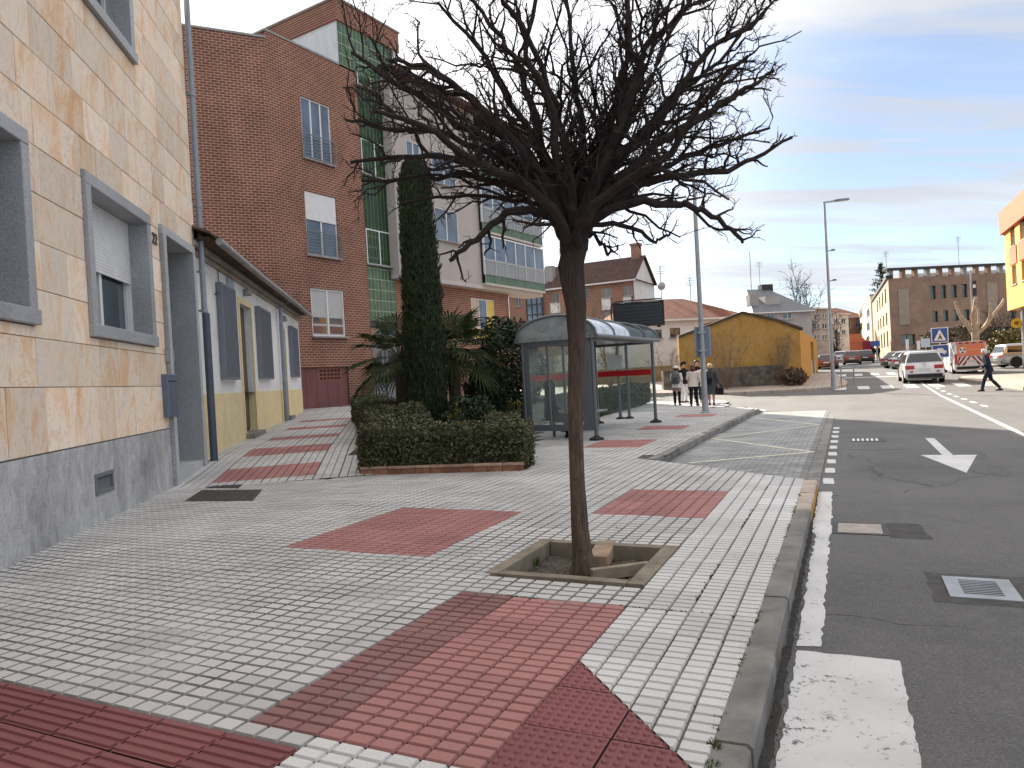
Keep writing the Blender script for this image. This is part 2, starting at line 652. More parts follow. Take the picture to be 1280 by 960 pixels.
MT['paint'] = paint_mat('worn_white_road_paint', (.62, .61, .60))
MT['paint_y'] = paint_mat('worn_cream_road_paint', (.66, .61, .47))
MT['kerb'] = M('kerb_concrete', (.225, .215, .20), .4, 3, .85, bump=.5, bscale=60, rand=.12)
MT['kerb_orange'] = M('kerb_orange_paint', (.50, .27, .06), .6, 5, .8, bump=.4, bscale=40)
MT['kerb_pale'] = M('kerb_pale_stone', (.46, .38, .32), .3, 5, .85, bump=.4, bscale=40)
MT['earth'] = M('dry_soil', (.10, .085, .07), .4, 8, .95, bump=.8, bscale=30, bdist=.03)
MT['grass'] = leaf_mat('grass_blades', (.04, .075, .015), (.13, .20, .04))
MT['moss'] = leaf_mat('moss_tufts', (.045, .06, .015), (.12, .15, .04))
MT['iron'] = M('dark_cast_iron', (.055, .05, .047), .4, 9, .6, .4, .3, .4, 60)
MT['steel'] = M('grey_painted_steel', (.20, .22, .235), .12, 4, .45, .5, .3, .05)
MT['galv'] = M('galvanised_steel', (.33, .35, .37), .2, 6, .45, .5, .5, .06)
MT['granite'] = None


def granite_mat(name, c, spots=.35, blot=.2):
    t = NT(name)
    p = t.pos()
    a = t.noise(p, 55, 3, .8)
    col = t.ramp(a, [(.32, tuple(x * (1 - spots) for x in c)), (.5, c), (.68, tuple(min(1, x * (1 + spots)) for x in c))])
    b = t.noise(p, 1.1, 6, .65, .5, (1, 1, .6))
    col = t.mix(1.0, col, t.ramp(b, [(.3, (1 - blot,) * 3), (.7, (1 + blot * .6,) * 3)]), 'MULTIPLY')
    if blot > .3:
        c_ = t.noise(p, 7, 6, .75, .6, (1, 1, .5))
        col = t.mix(1.0, col, t.ramp(c_, [(.34, (.68,) * 3), (.52, (1.0,) * 3), (.68, (1.22,) * 3)]), 'MULTIPLY')
    t.bump(a, .1, .002)
    return t.fin(col, .5, .45)


MT['granite'] = granite_mat('grey_granite', (.34, .35, .365))
MT['plinth'] = granite_mat('rough_granite_plinth', (.47, .47, .475), .25, .40)
MT['granite_lt'] = granite_mat('light_granite_edge', (.47, .475, .48))
MT['white_metal'] = M('white_lacquered_frame', (.72, .73, .74), .06, 4, .4, .5, 0, .03)
MT['white_plastic'] = M('white_roller_shutter', (.74, .74, .74), .08, 5, .55, .4, 0, .05)
MT['glass'] = glass_mat('window_glass')
MT['glass_sky'] = glass_mat('window_glass_blue', (.10, .14, .20))
MT['dark'] = M('dark_interior', (.02, .02, .022), .3, 4)
MT['black_metal'] = M('black_metal', (.03, .031, .034), .3, 6, .5, .4, .2, .05)
MT['clear'] = clear_mat('dusty_shelter_glass', .28)

# ---------------------------------------------------------------- ground, road, plaza
def sheet(xs, ys, zf):
    m = MB()
    nx, ny = len(xs), len(ys)
    vs = [(x, y, zf(x, y)) for y in ys for x in xs]
    fs = [(j * nx + i, j * nx + i + 1, (j + 1) * nx + i + 1, (j + 1) * nx + i) for j in range(ny - 1) for i in range(nx - 1)]
    m.add(vs, fs)
    return m


g = sheet([-1500, -300, -120, -60, -30, -10, 0, 20, 40, 80, 160, 400, 1500], [-300, -40, -5, 10, 20, 28, 34, 50, 80, 110, 160, 300, 900, 2500],
          lambda x, y: terr(0, y) - .32)
tag(g.build('ground', MT['earth']), kind='structure')
lin = lambda a, b, n: [a + (b - a) * i / n for i in range(n + 1)]
g = sheet(lin(-60, 120, 60), lin(-12, 26, 8) + lin(27, 60, 34) + lin(64, 160, 24), lambda x, y: terr(max(x, 0), y) - .13)
ROAD = tag(g.build('road', MT['asphalt'], smooth=180), kind='structure')


def on_road(poly, h=.004):
    """thin painted sheet following the road; polygon in (u, v)"""
    m = MB()
    ps = []
    for u, v in poly:
        p = UV(u, v); p.z = terr(max(p.x, 0), p.y) - .13 + h
        ps.append(p)
    m.quad(*ps)
    return m


def rag(poly, amp, step, rr):
    """polygon with slightly frayed edges"""
    out = []
    n = len(poly)
    for i in range(n):
        a, b = Vector(poly[i]), Vector(poly[(i + 1) % n])
        k = max(1, int((b - a).length / step))
        d = (b - a).normalized(); nrm = Vector((-d.y, d.x))
        for j in range(k):
            q = a + (b - a) * (j / k)
            if j: q += nrm * rr.uniform(-amp, amp)
            out.append((q.x, q.y))
    return out


rr = random.Random(3)
on_road(rag([(2.2, -.335), (2.2, .20), (4.27, .185), (4.265, -.325)], .008, .05, rr)).build('zebra_stripe', MT['paint'], ROAD)
on_road(rag([(.4, .8), (.4, 1.3), (4.2, 1.3), (4.2, .8)], .008, .08, rr)).build('zebra_stripe', MT['paint'], ROAD)
on_road(rag([(4.33, -.335), (4.36, -.205), (7.2, -.215), (7.3, -.2), (9.59, -.235), (9.57, -.39), (7.3, -.37), (7.2, -.34)], .012, .07, rr)).build('edge_line', MT['paint'], ROAD)
for k in range(9):
    u0 = 10.2 + k * 1.02
    on_road(rag([(u0, -.355), (u0, -.225), (u0 + .5, -.235), (u0 + .5, -.365)], .01, .1, rr)).build('edge_dash', MT['paint'], ROAD)
m = MB()
for poly in ([(16.0, 1.32), (16.0, 1.47), (13.3, 1.475), (13.3, 1.325)], [(13.3, 1.02), (13.3, 1.80), (11.3, 1.40)]):
    ps = []
    for u, v in poly:
        p = UV(u, v); p.z = terr(p.x, p.y) - .126; ps.append(p)
    m.quad(*ps)
m.build('lane_arrow', MT['paint'], ROAD)
for k in range(12):
    a, b = 13.5 + k * 2.8, 13.5 + (k + 1) * 2.8
    if k == 0:
        pass
on = MB()
for k in range(24):
    a, b = 9 + k * 1.5, 10.5 + k * 1.5
    va = lambda u: 2.9 + (u - 14) * .018
    on2 = on_road([(a, va(a)), (a, va(a) + .11), (b, va(b) + .11), (b, va(b))])
    on.add(on2.v, on2.f)
on.build('centre_line', MT['paint'], ROAD)
for k in range(7):
    u0 = 25 + k * 2.0
    on_road([(u0, 3.62), (u0, 3.75), (u0 + .9, 3.75), (u0 + .9, 3.62)]).build('centre_dash', MT['paint'], ROAD)
# far pedestrian crossings
for row, (u0, u1) in enumerate(((38.6, 41.4), (55, 58.5))):
    for k in range(9):
        v0 = -.6 + k * 1.05
        on_road([(u0, v0), (u0, v0 + .52), (u1, v0 + .52), (u1, v0)]).build('zebra_stripe', MT['paint'], ROAD)
# a give-way bar before the second crossing
on_road([(51.8, -.2), (51.8, 3.3), (52.5, 3.3), (52.5, -.2)]).build('stop_line', MT['paint'], ROAD)

# plaza: mortar bed, kerbs, slabs
BAYN = [(11.764, -3.13), (9.75, -.56)]


def poly_uv(poly, z0, z1):
    m = MB()
    m.slab([tuple(UV(u, v))[:2] for u, v in poly], z0, z1)
    return m


E0 = [(u, v) for u, v in [(25.2, -2.9)]]
w1 = G(905, 499); w2 = G(820, 493)
u_of = lambda p: (p.x * EU.x + p.y * EU.y, p.x * EV.x + p.y * EV.y)
cor = [(25.6, -2.95), (26.2, -3.3), (26.5, -3.9)]
bk = [u_of(w1), u_of(w2)]
PLZ = [(-6, -.556), (9.7, -.556), BAYN[0], (25.3, -2.9)] + cor + [bk[0], bk[1], (21, -19), (6, -16), (-6, -10)]
# mortar bed with the tree pit left open
pit_o = (4.77, 5.97, -2.545, -1.345)
m = MB()
m.slab([tuple(UV(*q))[:2] for q in PLZ[:1] + [(-6, -.556), (pit_o[0], -.556), (pit_o[0], -14.5), (-6, -10)][1:]], -.2, -.022)
m.slab([tuple(UV(*q))[:2] for q in [(pit_o[0], pit_o[3]), (pit_o[0], -.556), (pit_o[1], -.556), (pit_o[1], pit_o[3])]], -.2, -.022)
m.slab([tuple(UV(*q))[:2] for q in [(pit_o[0], -14.5), (pit_o[0], pit_o[2]), (pit_o[1], pit_o[2]), (pit_o[1], -15.5)]], -.2, -.022)
m.slab([tuple(UV(*q))[:2] for q in [(pit_o[1], -15.5), (pit_o[1], -.556)] + PLZ[1:10]], -.2, -.022)
PLAZA = tag(m.build('pavement', MT['dirt']), kind='structure')

# kerb stones
KERB = tag(MB().build('kerb', MT['kerb']), kind='structure')
rr = random.Random(5)
u = -3.0
while u < 9.68:
    ln = min(.98 + rr.uniform(-.03, .03), 9.7 - u)
    fr = Frame(0, 0, 0); fr.o = UV(u, -.553); fr.ex, fr.ey = EV, EU
    dz = rr.uniform(-.006, .004); dv = rr.uniform(-.006, .006)
    m = MB()
    b = .018
    sec = lambda y: [fr.P(0 + dv, y, -.2), fr.P(.148 + dv, y, -.2), fr.P(.148 + dv, y, -b + dz), fr.P(.148 + dv - b, y, dz), fr.P(0 + dv, y, dz - .003)]
    mm = ln - .008
    # weathered top: two inner sections with a little wobble
    m.loft([sec(0), [q + Vector((0, 0, rr.uniform(-.004, .003))) for q in sec(mm * .33)], [q + Vector((0, 0, rr.uniform(-.004, .003))) for q in sec(mm * .7)], sec(mm)])
    mat = MT['kerb']
    if u > 7.0: mat = MT['kerb_pale']
    o = m.build('kerb_stone', mat, KERB)
    if u > 7.0:
        q = MB(); q.box(fr, .150 + dv, .153 + dv, .01, mm - .01, -.128, -.03)
        q.build('kerb_paint', MT['kerb_orange'], o)
    u += ln
# flush gutter strip beside the bay
for k in range(12):
    u0 = 9.72 + k * 1.03
    m = MB(); m.box(UVF, -.57, -.40, u0, u0 + 1.0, -.3, -.118 + (k % 3) * .002)
    m.build('gutter_stone', MT['kerb'], KERB)
# bay kerb
bk0, bk1 = Vector(BAYN[0]), Vector((25.3, -2.9))
dd = (bk1 - bk0)
nseg = 14
pts = [bk0 + dd * (i / nseg) for i in range(nseg + 1)] + [Vector(c) for c in cor] + [Vector((26.5, -4.6)), Vector(bk[0])]
for a, b in zip(pts[:-1], pts[1:]):
    d = (b - a).normalized(); nn = Vector((d.y, -d.x)) * -1
    nn = Vector((-d.y, d.x)); nn = nn if nn.y > 0 or abs(d.y) > .9 else -nn
    k = b - d * .008
    q = [a, k, k + nn * .15, a + nn * .15]
    m = MB(); m.slab([tuple(UV(t.x, t.y))[:2] for t in q], -.25, .002)
    # keep the winding upward
    m.build('kerb_stone', MT['kerb'], KERB)

# bus bay paved in small grey blocks
m = poly_uv([(9.72, -.572), (22.0, -.572), (25.2, -1.2), (25.9, -2.9), (25.3, -2.745), (11.8, -2.97), (11.764, -3.13)], -.3, -.122)
BAY = tag(m.build('bus_bay', MT['dirt']), kind='structure')
BM = M('small_grey_paving_block', (.29, .29, .29), .3, 1.2, .75, .35, bump=.3, bscale=90, rand=.16)
bq = MB(); bq.add([UV(.003, .004, -.02), UV(.003, .196, -.02), UV(.097, .196, -.02), UV(.097, .004, -.02), UV(.007, .008, 0), UV(.007, .192, 0), UV(.093, .192, 0), UV(.093, .008, 0)],
                  [(4, 5, 6, 7), (0, 1, 5, 4), (1, 2, 6, 5), (2, 3, 7, 6), (3, 0, 4, 7)])
bo = bq.build('paving_block', BM); bme = bo.data; bpy.data.objects.remove(bo)
rb = random.Random(9); brest = MB(); nb = 0
BP = [(9.72, -.572), (22.0, -.572), (25.2, -1.2), (25.9, -2.9), (25.3, -2.745), (11.8, -2.97), (11.764, -3.13)]
bpts = []
for i in range(160):
    for k in range(13):
        u0, v0 = 9.74 + .1 * i, -.576 - .2 * (k + 1) + (.1 if i % 2 else 0)
        if u0 > 25 or v0 > -.77 or v0 < -3.2: continue
        if u0 < 11.8 and v0 < -.56 - (u0 - 9.76) * 1.276: continue
        if u0 >= 11.7 and v0 < -2.97 + (u0 - 11.8) * .0163: continue
        bpts.append((u0, v0))
for u0, v0 in bpts:
    z = -.1165 + rb.uniform(-.002, .002)
    if nb < 290:
        instance(bme, 'paving_block', BAY, Matrix.Translation(UV(u0, v0, z))); nb += 1
    else:
        brest.add([Vector(q) + UV(u0, v0, z) for q in bq.v], bq.f)
tag(brest.build('distant_blocks', BM, BAY), kind='stuff')
for a, b in (((12.15, -2.5), (13.68, -.62)), ((13.68, -.62), (16.3, -2.8)), ((16.3, -2.8), (19.5, -.7)), ((19.5, -.7), (22.5, -2.6))):
    a, b = Vector(a), Vector(b); d = (b - a).normalized(); nn = Vector((-d.y, d.x)) * .05
    m = MB(); m.quad(*[UV(q.x, q.y, -.1120) for q in (a - nn, b - nn, b + nn, a + nn)])
    m.build('bay_marking', MT['paint_y'], BAY)
arc = [(25.5, -2.6), (26.3, -2.75), (26.9, -3.3), (27.1, -4.2)]
for a, b in zip(arc[:-1], arc[1:]):
    a, b = Vector(a), Vector(b); d = (b - a).normalized(); nn = Vector((-d.y, d.x)) * .06
    m = on_road([tuple(a - nn), tuple(b - nn), tuple(b + nn), tuple(a + nn)], .014); m.build('edge_line', MT['paint'], ROAD)

# ---- slabs
def slab_mesh(kind, u0, u1, v0, v1, zf=None):
    """one moulded slab in (v, u) plan coordinates; top of the pads at z 0"""
    m = MB()
    j = .005
    u0 += j; u1 -= j; v0 += j; v1 -= j
    P = lambda u, v, z: UV(u, v, z)
    dep = .014
    if kind in ('w34', 'w35', 'w33', 'r34'):
        nu, nv = {'w34': (4, 3), 'w33': (3, 3)}.get(kind, (5, 3))
        m.cm = 1
        m.quad(P(u0, v0, -dep), P(u0, v1, -dep), P(u1, v1, -dep), P(u1, v0, -dep))
        for k in (0, 1):
            pass
        m.cm = 0
        gz = .0125
        cu, cv = (u1 - u0) / nu, (v1 - v0) / nv
        for i in range(nu):
            for q in range(nv):
                a, b = u0 + i * cu + (gz / 2 if i else 0), u0 + (i + 1) * cu - (gz / 2 if i < nu - 1 else 0)
                c, d = v0 + q * cv + (gz / 2 if q else 0), v0 + (q + 1) * cv - (gz / 2 if q < nv - 1 else 0)
                e = .005
                m.add([P(a, c, -dep), P(a, d, -dep), P(b, d, -dep), P(b, c, -dep),
                       P(a + e, c + e, 0), P(a + e, d - e, 0), P(b - e, d - e, 0), P(b - e, c + e, 0)],
                      [(4, 5, 6, 7), (0, 1, 5, 4), (1, 2, 6, 5), (2, 3, 7, 6), (3, 0, 4, 7)])
                if kind == 'w34': m.m[-4:] = [2] * 4      # grimy pad edges
        # skirt down the joint
        m.cm = 1
        for a, b in (((u0, v0), (u0, v1)), ((u0, v1), (u1, v1)), ((u1, v1), (u1, v0)), ((u1, v0), (u0, v0))):
            m.quad(P(*a, -dep), P(*b, -dep), P(*b, -.03), P(*a, -.03))
    elif kind == 'rib':
        m.quad(P(u0, v0, -.009), P(u0, v1, -.009), P(u1, v1, -.009), P(u1, v0, -.009))
        n = max(1, int((u1 - u0) / .05))
        v0 += .008; v1 -= .008
        for i in range(n):
            c = u0 + (i + .5) * (u1 - u0) / n
            m.add([P(c - .019, v0, -.009), P(c + .019, v0, -.009), P(c + .015, v0, .001), P(c - .015, v0, .001),
                   P(c - .019, v1, -.009), P(c + .019, v1, -.009), P(c + .015, v1, .001), P(c - .015, v1, .001)],
                  [(0, 4, 7, 3), (3, 7, 6, 2), (2, 6, 5, 1), (0, 3, 2, 1), (4, 5, 6, 7)])
        m.cm = 1
        for a, b in (((u0, v0), (u0, v1)), ((u0, v1), (u1, v1)), ((u1, v1), (u1, v0)), ((u1, v0), (u0, v0))):
            m.quad(P(*a, -.009), P(*b, -.009), P(*b, -.03), P(*a, -.03))
    elif kind == 'dot':
        m.quad(P(u0, v0, -.008), P(u0, v1, -.008), P(u1, v1, -.008), P(u1, v0, -.008))
        n = 8
        for i in range(n):
            for q in range(n):
                a = u0 + (i + .5) * (u1 - u0) / n; c = v0 + (q + .5) * (v1 - v0) / n
                k = 8
                lo = [P(a + .018 * math.cos(6.283 * w / k), c + .018 * math.sin(6.283 * w / k), -.008) for w in range(k)]
                hi = [P(a + .0125 * math.cos(6.283 * w / k), c + .0125 * math.sin(6.283 * w / k), 0) for w in range(k)]
                m.add(lo + hi, [(w, w + k, (w + 1) % k + k, (w + 1) % k) for w in range(k)] + [tuple(range(2 * k - 1, k - 1, -1))])
        m.cm = 1
        for a, b in (((u0, v0), (u0, v1)), ((u0, v1), (u1, v1)), ((u1, v1), (u1, v0)), ((u1, v0), (u0, v0))):
            m.quad(P(*a, -.008), P(*b, -.008), P(*b, -.03), P(*a, -.03))
    return m


def clip_mb(m, mats, p, nrm):
    """keep the side of the plane the normal points away from"""
    bm = bmesh.new()
    vs = [bm.verts.new(x) for x in m.v]
    for f, mi in zip(m.f, m.m):
        try:
            q = bm.faces.new([vs[i] for i in f]); q.material_index = mi
        except ValueError: pass
    bmesh.ops.bisect_plane(bm, geom=bm.verts[:] + bm.edges[:] + bm.faces[:], plane_co=p, plane_no=nrm, clear_outer=True)
    bm.verts.index_update()
    r = MB()
    r.v = [tuple(v.co) for v in bm.verts]
    r.f = [tuple(v.index for v in f.verts) for f in bm.faces]
    r.m = [f.material_index for f in bm.faces]
    bm.free()
    return r


def vcol(k): return -.545 - .4 * k


WALLF = Frame(-5.2, 9.1, -10.0)     # face of the stone apartment building
base_mesh = {}
KM = {'w34': ('tile', 'dirt', 'edge'), 'w2': ('tile2', 'dirt'), 'w33': ('tile2', 'dirt'), 'r34': ('red', 'rdirt'), 'r34d': ('red2', 'rdirt'), 'rib': ('tactile', 'rdirt'), 'dot': ('tactile', 'rdirt')}


def proto(kind):
    if kind not in base_mesh:
        mb = slab_mesh({'w2': 'w35', 'r34d': 'r34'}.get(kind, kind), 0, .4, -.4, 0)
        o = mb.build(kind, [MT[q] for q in KM[kind]])
        base_mesh[kind] = o.data
        bpy.data.objects.remove(o)
    return base_mesh[kind]


dg0, dg1 = Vector((3.458, -1.325)), Vector(u_of(G(865, 960)))       # cut edge of the dotted paving
cells = []


def inpoly(q, poly):
    r_ = False
    for i in range(len(poly)):
        (x0, y0), (x1, y1) = poly[i], poly[i - 1]
        if (y0 > q[1]) != (y1 > q[1]) and q[0] < (x1 - x0) * (q[1] - y0) / (y1 - y0) + x0: r_ = not r_
    return r_


for i in range(-2, 84):
    u0 = .37 + .4 * i
    for k in range(0, 42):
        v0 = vcol(k + 1)
        um, vm = u0 + .2, v0 + .2
        c = UV(um, vm)
        if um > 24.6 and not inpoly((um, vm), PLZ): continue
        if pit_o[0] < um < pit_o[1] and pit_o[2] < vm < pit_o[3]: continue
        # beyond the bay's near edge only what lies left of its kerb
        if um > 9.3 and vm > -.56 - (um - 9.75) * (2.57 / 2.014) + .45 and um < 11.9: continue
        if um >= 11.9 and vm > -3.13: continue
        s = (c - WALLF.o).dot(WALLF.ex); n = (c - WALLF.o).dot(WALLF.ey)
        if n < -.3: continue
        if c.y > 11.75 and c.x < -2.65: continue
        if c.y > 13.3 and c.x < .30 + (c.y - 15) * .1: continue
        if c.x < -9 or c.y < 1.4: continue
        kind = 'w34'
        if k < 1: kind = 'w2'
        if k < 2: kind = 'w2'
        if k < 1 and 7.1 < um < 9.3: kind = 'w33'
        if 2.37 < um < 4.37 and -2.545 < vm < -1.345: kind = 'r34d' if vm < -2.145 else 'r34'
        if um < 2.37 and -2.145 < vm < -1.345: kind = 'r34' if um < 1.97 else 'w2'
        if um < 2.37 and vm < -2.145: kind = 'rib'
        if 5.17 < um < 7.17 and -4.945 < vm < -3.345: kind = 'r34'
        if 7.17 < um < 8.77 and -2.545 < vm < -1.345: kind = 'r34'
        if 13.5 < um < 15.2 and -5.0 < vm < -3.7: kind = 'r34'
        if 17.5 < um < 18.8 and -4.9 < vm < -3.7: kind = 'r34'
        if 22 < um < 23.3 and -5.0 < vm < -3.7: kind = 'r34'
        cells.append((c.length, u0, v0, kind))
cells.sort()
rr = random.Random(11)
rest = {}
count = 0
for dist, u0, v0, kind in cells:
    corners = [(u0, v0), (u0 + .4, v0), (u0, v0 + .4), (u0 + .4, v0 + .4)]
    dz, rx, ry = rr.uniform(-.0025, .0025), rr.uniform(-.005, .005), rr.uniform(-.005, .005)
    # visible at all?
    c = UV(u0 + .2, v0 + .2)
    if kind == 'rib' and u0 > 1.9:
        # last row of ribbed slabs is cut; a narrow row of pale pads closes the gap
        mb = slab_mesh('rib', 1.97, 2.27, v0, v0 + .4); mb.build('paving_slab', [MT[q] for q in KM['rib']], PLAZA)
        mb = clip_mb(slab_mesh('w34', 2.27 - .3, 2.37, v0, v0 + .4), None, UV(2.272, v0), -EU)
        mb.build('paving_slab', [MT[q] for q in KM['w34']], PLAZA); count += 2
        continue
    side = [(dg1 - dg0).cross(Vector(q) - dg0) for q in corners]
    if v0 > -1.36 and u0 < 3.5:
        nrm = (EU * -(dg1 - dg0).y + EV * (dg1 - dg0).x).normalized()
        # nrm points to the larger-u side of the cut
        if nrm.dot(EU) < 0: nrm = -nrm
        p0 = UV(dg0.x, dg0.y)
        ds = [(UV(*q) - p0).dot(nrm) for q in corners]
        if max(ds) <= 0: kind = 'dot'
        elif min(ds) < 0:
            a = clip_mb(slab_mesh('dot', u0, u0 + .4, v0, v0 + .4), None, p0 - nrm * .002, nrm)
            b = clip_mb(slab_mesh('w35', u0, u0 + .4, v0, v0 + .4), None, p0 + nrm * .002, -nrm)
            a.build('paving_slab', [MT[q] for q in KM['dot']], PLAZA)
            b.build('paving_slab', [MT[q] for q in KM['w2']], PLAZA); count += 2
            continue
    if kind == 'rib' and dist > 6: kind = 'w34'
    clip = u0 > 8.9 and u0 < 12.2 and v0 > -3.6
    pix = ray(0, 0)
    inview = abs(math.atan2(c.x, c.y) - R(.0)) < R(41) and c.y > 2.2
    if count < 262 and inview and not clip and kind != 'x' and c.y < 12:
        M4 = Matrix.Translation(UV(u0, v0 + .4, dz)) @ Matrix.Rotation(rx, 4, 'X') @ Matrix.Rotation(ry, 4, 'Y')
        instance(proto(kind), 'paving_slab', PLAZA, M4)
        count += 1
    else:
        mb = slab_mesh({'w2': 'w35', 'r34d': 'r34'}.get(kind, kind), u0, u0 + .4, v0, v0 + .4)
        if clip:
            e = Vector(BAYN[1]) - Vector(BAYN[0])
            nrm = (EU * -e.y + EV * e.x)
            if nrm.dot(EU) < 0: nrm = -nrm
            mb = clip_mb(mb, None, UV(*BAYN[0]), nrm.normalized())
        r = rest.setdefault(kind, MB())
        b = len(r.v)
        r.v.extend([(x + 0, y, z + dz + (x - c.x) * ry - (y - c.y) * rx) for x, y, z in mb.v])
        r.f.extend([tuple(b + i for i in f) for f in mb.f]); r.m.extend(mb.m)
for kind, mb in rest.items():
    tag(mb.build('distant_paving', [MT[q] for q in KM[kind]], PLAZA), kind='stuff')
# edge of the plaza dropping to the bay
m = MB()
a, b = UV(*BAYN[0], 0), UV(*BAYN[1], 0)
nrm = (UV(1, 0)).normalized() * .002
m.quad(a + nrm + Vector((0, 0, -.3)), b + nrm + Vector((0, 0, -.3)), b + nrm, a + nrm)
m.build('pavement_edge', MT['tile'], PLAZA)

# ---- sloping path on the left, its own slabs
pu = math.radians(-9.6)
PX, PY = Vector((math.cos(pu), -math.sin(pu), 0)), Vector((math.sin(pu), math.cos(pu), 0))
g = sheet(lin(-14, -1.5, 24), lin(11.6, 34, 45), lambda x, y: terr(x, y) - .018)
RAMP = tag(g.build('sloping_path', MT['dirt']), kind='structure')
ramp_m = {'w34': MB(), 'r34': MB()}
p0 = Vector((-2.95, 11.75, 0))
rr = random.Random(4)
cnt = 0
for j in range(0, 50):
    for i in range(-2, 17):
        o = p0 + PY * (.42 * j) - PX * (.42 * (i + 1))
        c = o + PX * .2 + PY * .2
        q = c.x / c.y
        if c.y > 31 or c.x < -4.9 - (c.y - 10) * .235 - .9: continue
        kind = 'w34'
        if 1 <= i <= 4 and j in (1, 2, 3, 7, 8, 9, 14, 15, 21, 22, 28, 29): kind = 'r34'
        pts = []
        for (a, b) in ((0, 0), (1, 0), (1, 1), (0, 1)):
            p = o + PX * (.41 * a) + PY * (.41 * b); pts.append(Vector((p.x, p.y, terr(p.x, p.y))))
        tgt = ramp_m[kind]
        if c.y < 17.5 and cnt < 270:
            tgt = MB(); cnt += 1
        nx_, ny_ = 3, 4
        tgt.cm = 1
        tgt.quad(*[p + Vector((0, 0, -.009)) for p in pts])
        tgt.cm = 0
        lerp = lambda s, t_: (pts[0] * (1 - s) + pts[1] * s) * (1 - t_) + (pts[3] * (1 - s) + pts[2] * s) * t_
        for a in range(nx_):
            for b in range(ny_):
                s0, s1, t0, t1 = (a + .06) / nx_, (a + .94) / nx_, (b + .075) / ny_, (b + .925) / ny_
                qd = [lerp(s0, t0), lerp(s1, t0), lerp(s1, t1), lerp(s0, t1)]
                dn = Vector((0, 0, .009))
                tgt.add([w - dn for w in qd] + qd, [(4, 5, 6, 7), (0, 1, 5, 4), (1, 2, 6, 5), (2, 3, 7, 6), (3, 0, 4, 7)])
        if tgt is not ramp_m[kind]:
            tgt.build('paving_slab', [MT[w] for w in KM[kind]], RAMP)
for k, mb in ramp_m.items():
    if mb.v: tag(mb.build('distant_paving', [MT[q] for q in KM[k]], RAMP), kind='stuff')

# far pavements
def pave(name, pts, mat, z=0.0, th=.2):
    m = MB()
    k = len(pts)
    top = [Vector((p.x, p.y, terr(p.x, p.y) + z)) for p in pts]
    m.quad(*top)
    for i in range(k):
        j = (i + 1) % k
        a, b = top[i], top[j]
        m.quad(a, a - Vector((0, 0, th)), b - Vector((0, 0, th)), b)
    return tag(m.build(name, mat), kind='structure')


def sunpave_mat():
    t = NT('beige_paving_slabs')
    p = t.pos()
    vec = t.comb(t.dot(p, tuple(EU)), t.dot(p, tuple(EV)), 0.0)
    b = t.n('TexBrick'); t.set(b, Scale=1.0, Mortar_Size=.012, Brick_Width=.4, Row_Height=.4); b.offset = 0
    b.inputs['Color1'].default_value = (.40, .345, .29, 1); b.inputs['Color2'].default_value = (.36, .30, .26, 1); b.inputs['Mortar'].default_value = (.2, .18, .16, 1)
    t.link(vec, b.inputs['Vector'])
    col = t.mix(1.0, b.outputs['Color'], t.ramp(t.noise(p, .5, 5, .6), [(.3, (.8, .8, .8)), (.7, (1.1, 1.1, 1.1))]), 'MULTIPLY')
    return t.fin(col, .8, .3)


MT['beige'] = sunpave_mat()
fk = [G(880, 493, -.13), G(910, 494, -.13), G(985, 490.5, -.13), G(1045, 486.5, -.13), G(1057, 484, -.13), G(1060, 480, -.13)]
far = UV(120, -.9)
pave('far_pavement', [Vector((-6, fk[0].y + 1.5, 0))] + fk + [UV(60, -.9), UV(60, -5), Vector((-6, fk[0].y + 8, 0))], MT['beige'])
rp = [G(1198, 476, -.13), G(1240, 482, -.13), G(1279, 488, -.13)]
pave('right_pavement', rp + [rp[2] + EV * 14 - EU * 2, rp[2] + EV * 30 + EU * 8, rp[0] + EV * 26 + EU * 8, rp[0] + EV * .5 + EU * 2.5], MT['beige'])
pave('right_pavement', [UV(62, 8.2), UV(62, 40), UV(112, 40), UV(112, 8.2)], MT['beige'])

# ================================================================ stone apartment building on the left
def sandstone_mat():
    t = NT('veined_sandstone')
    p = t.pos()
    oi = t.n('ObjectInfo')
    off = t.math('MULTIPLY', oi.outputs['Random'], 60.0)
    va = t.n('VectorMath'); va.operation = 'ADD'
    t.link(p, va.inputs[0]); t.link(t.comb(off, off, off), va.inputs[1])
    mp = t.n('Mapping'); mp.inputs['Rotation'].default_value = (.5, .2, 0); mp.inputs['Scale'].default_value = (1, 1, .55)
    t.link(va.outputs[0], mp.inputs[0])
    a = t.noise(mp.outputs[0], 1.5, 5, .55, 1.8)
    col = t.ramp(a, [(.25, (.72, .42, .22)), (.38, (.82, .58, .38)), (.5, (.86, .71, .56)), (.61, (.80, .70, .60)), (.74, (.78, .52, .32))])
    b = t.noise(mp.outputs[0], 3.4, 4, .6, 2.6)
    wv = t.rng(t.math('ABSOLUTE', t.math('SUBTRACT', b, .5)), 0, .03, .45, 0)
    col = t.mix(wv, col, (.62, .31, .13))
    f = t.rng(t.math('FRACT', t.math('MULTIPLY', oi.outputs['Random'], 17.3)), 0, 1, .84, 1.12)
    col = t.mix(1.0, col, t.comb(f, f, f), 'MULTIPLY')
    gate = t.rng(t.math('FRACT', t.math('MULTIPLY', oi.outputs['Random'], 7.7)), .65, 1, 0, .4)
    col = t.mix(gate, col, (.74, .66, .57))
    t.bump(t.noise(p, 40, 4, .6), .15, .004)
    # rain dirt running down from the upper sill
    return t.fin(col, .7, .3)


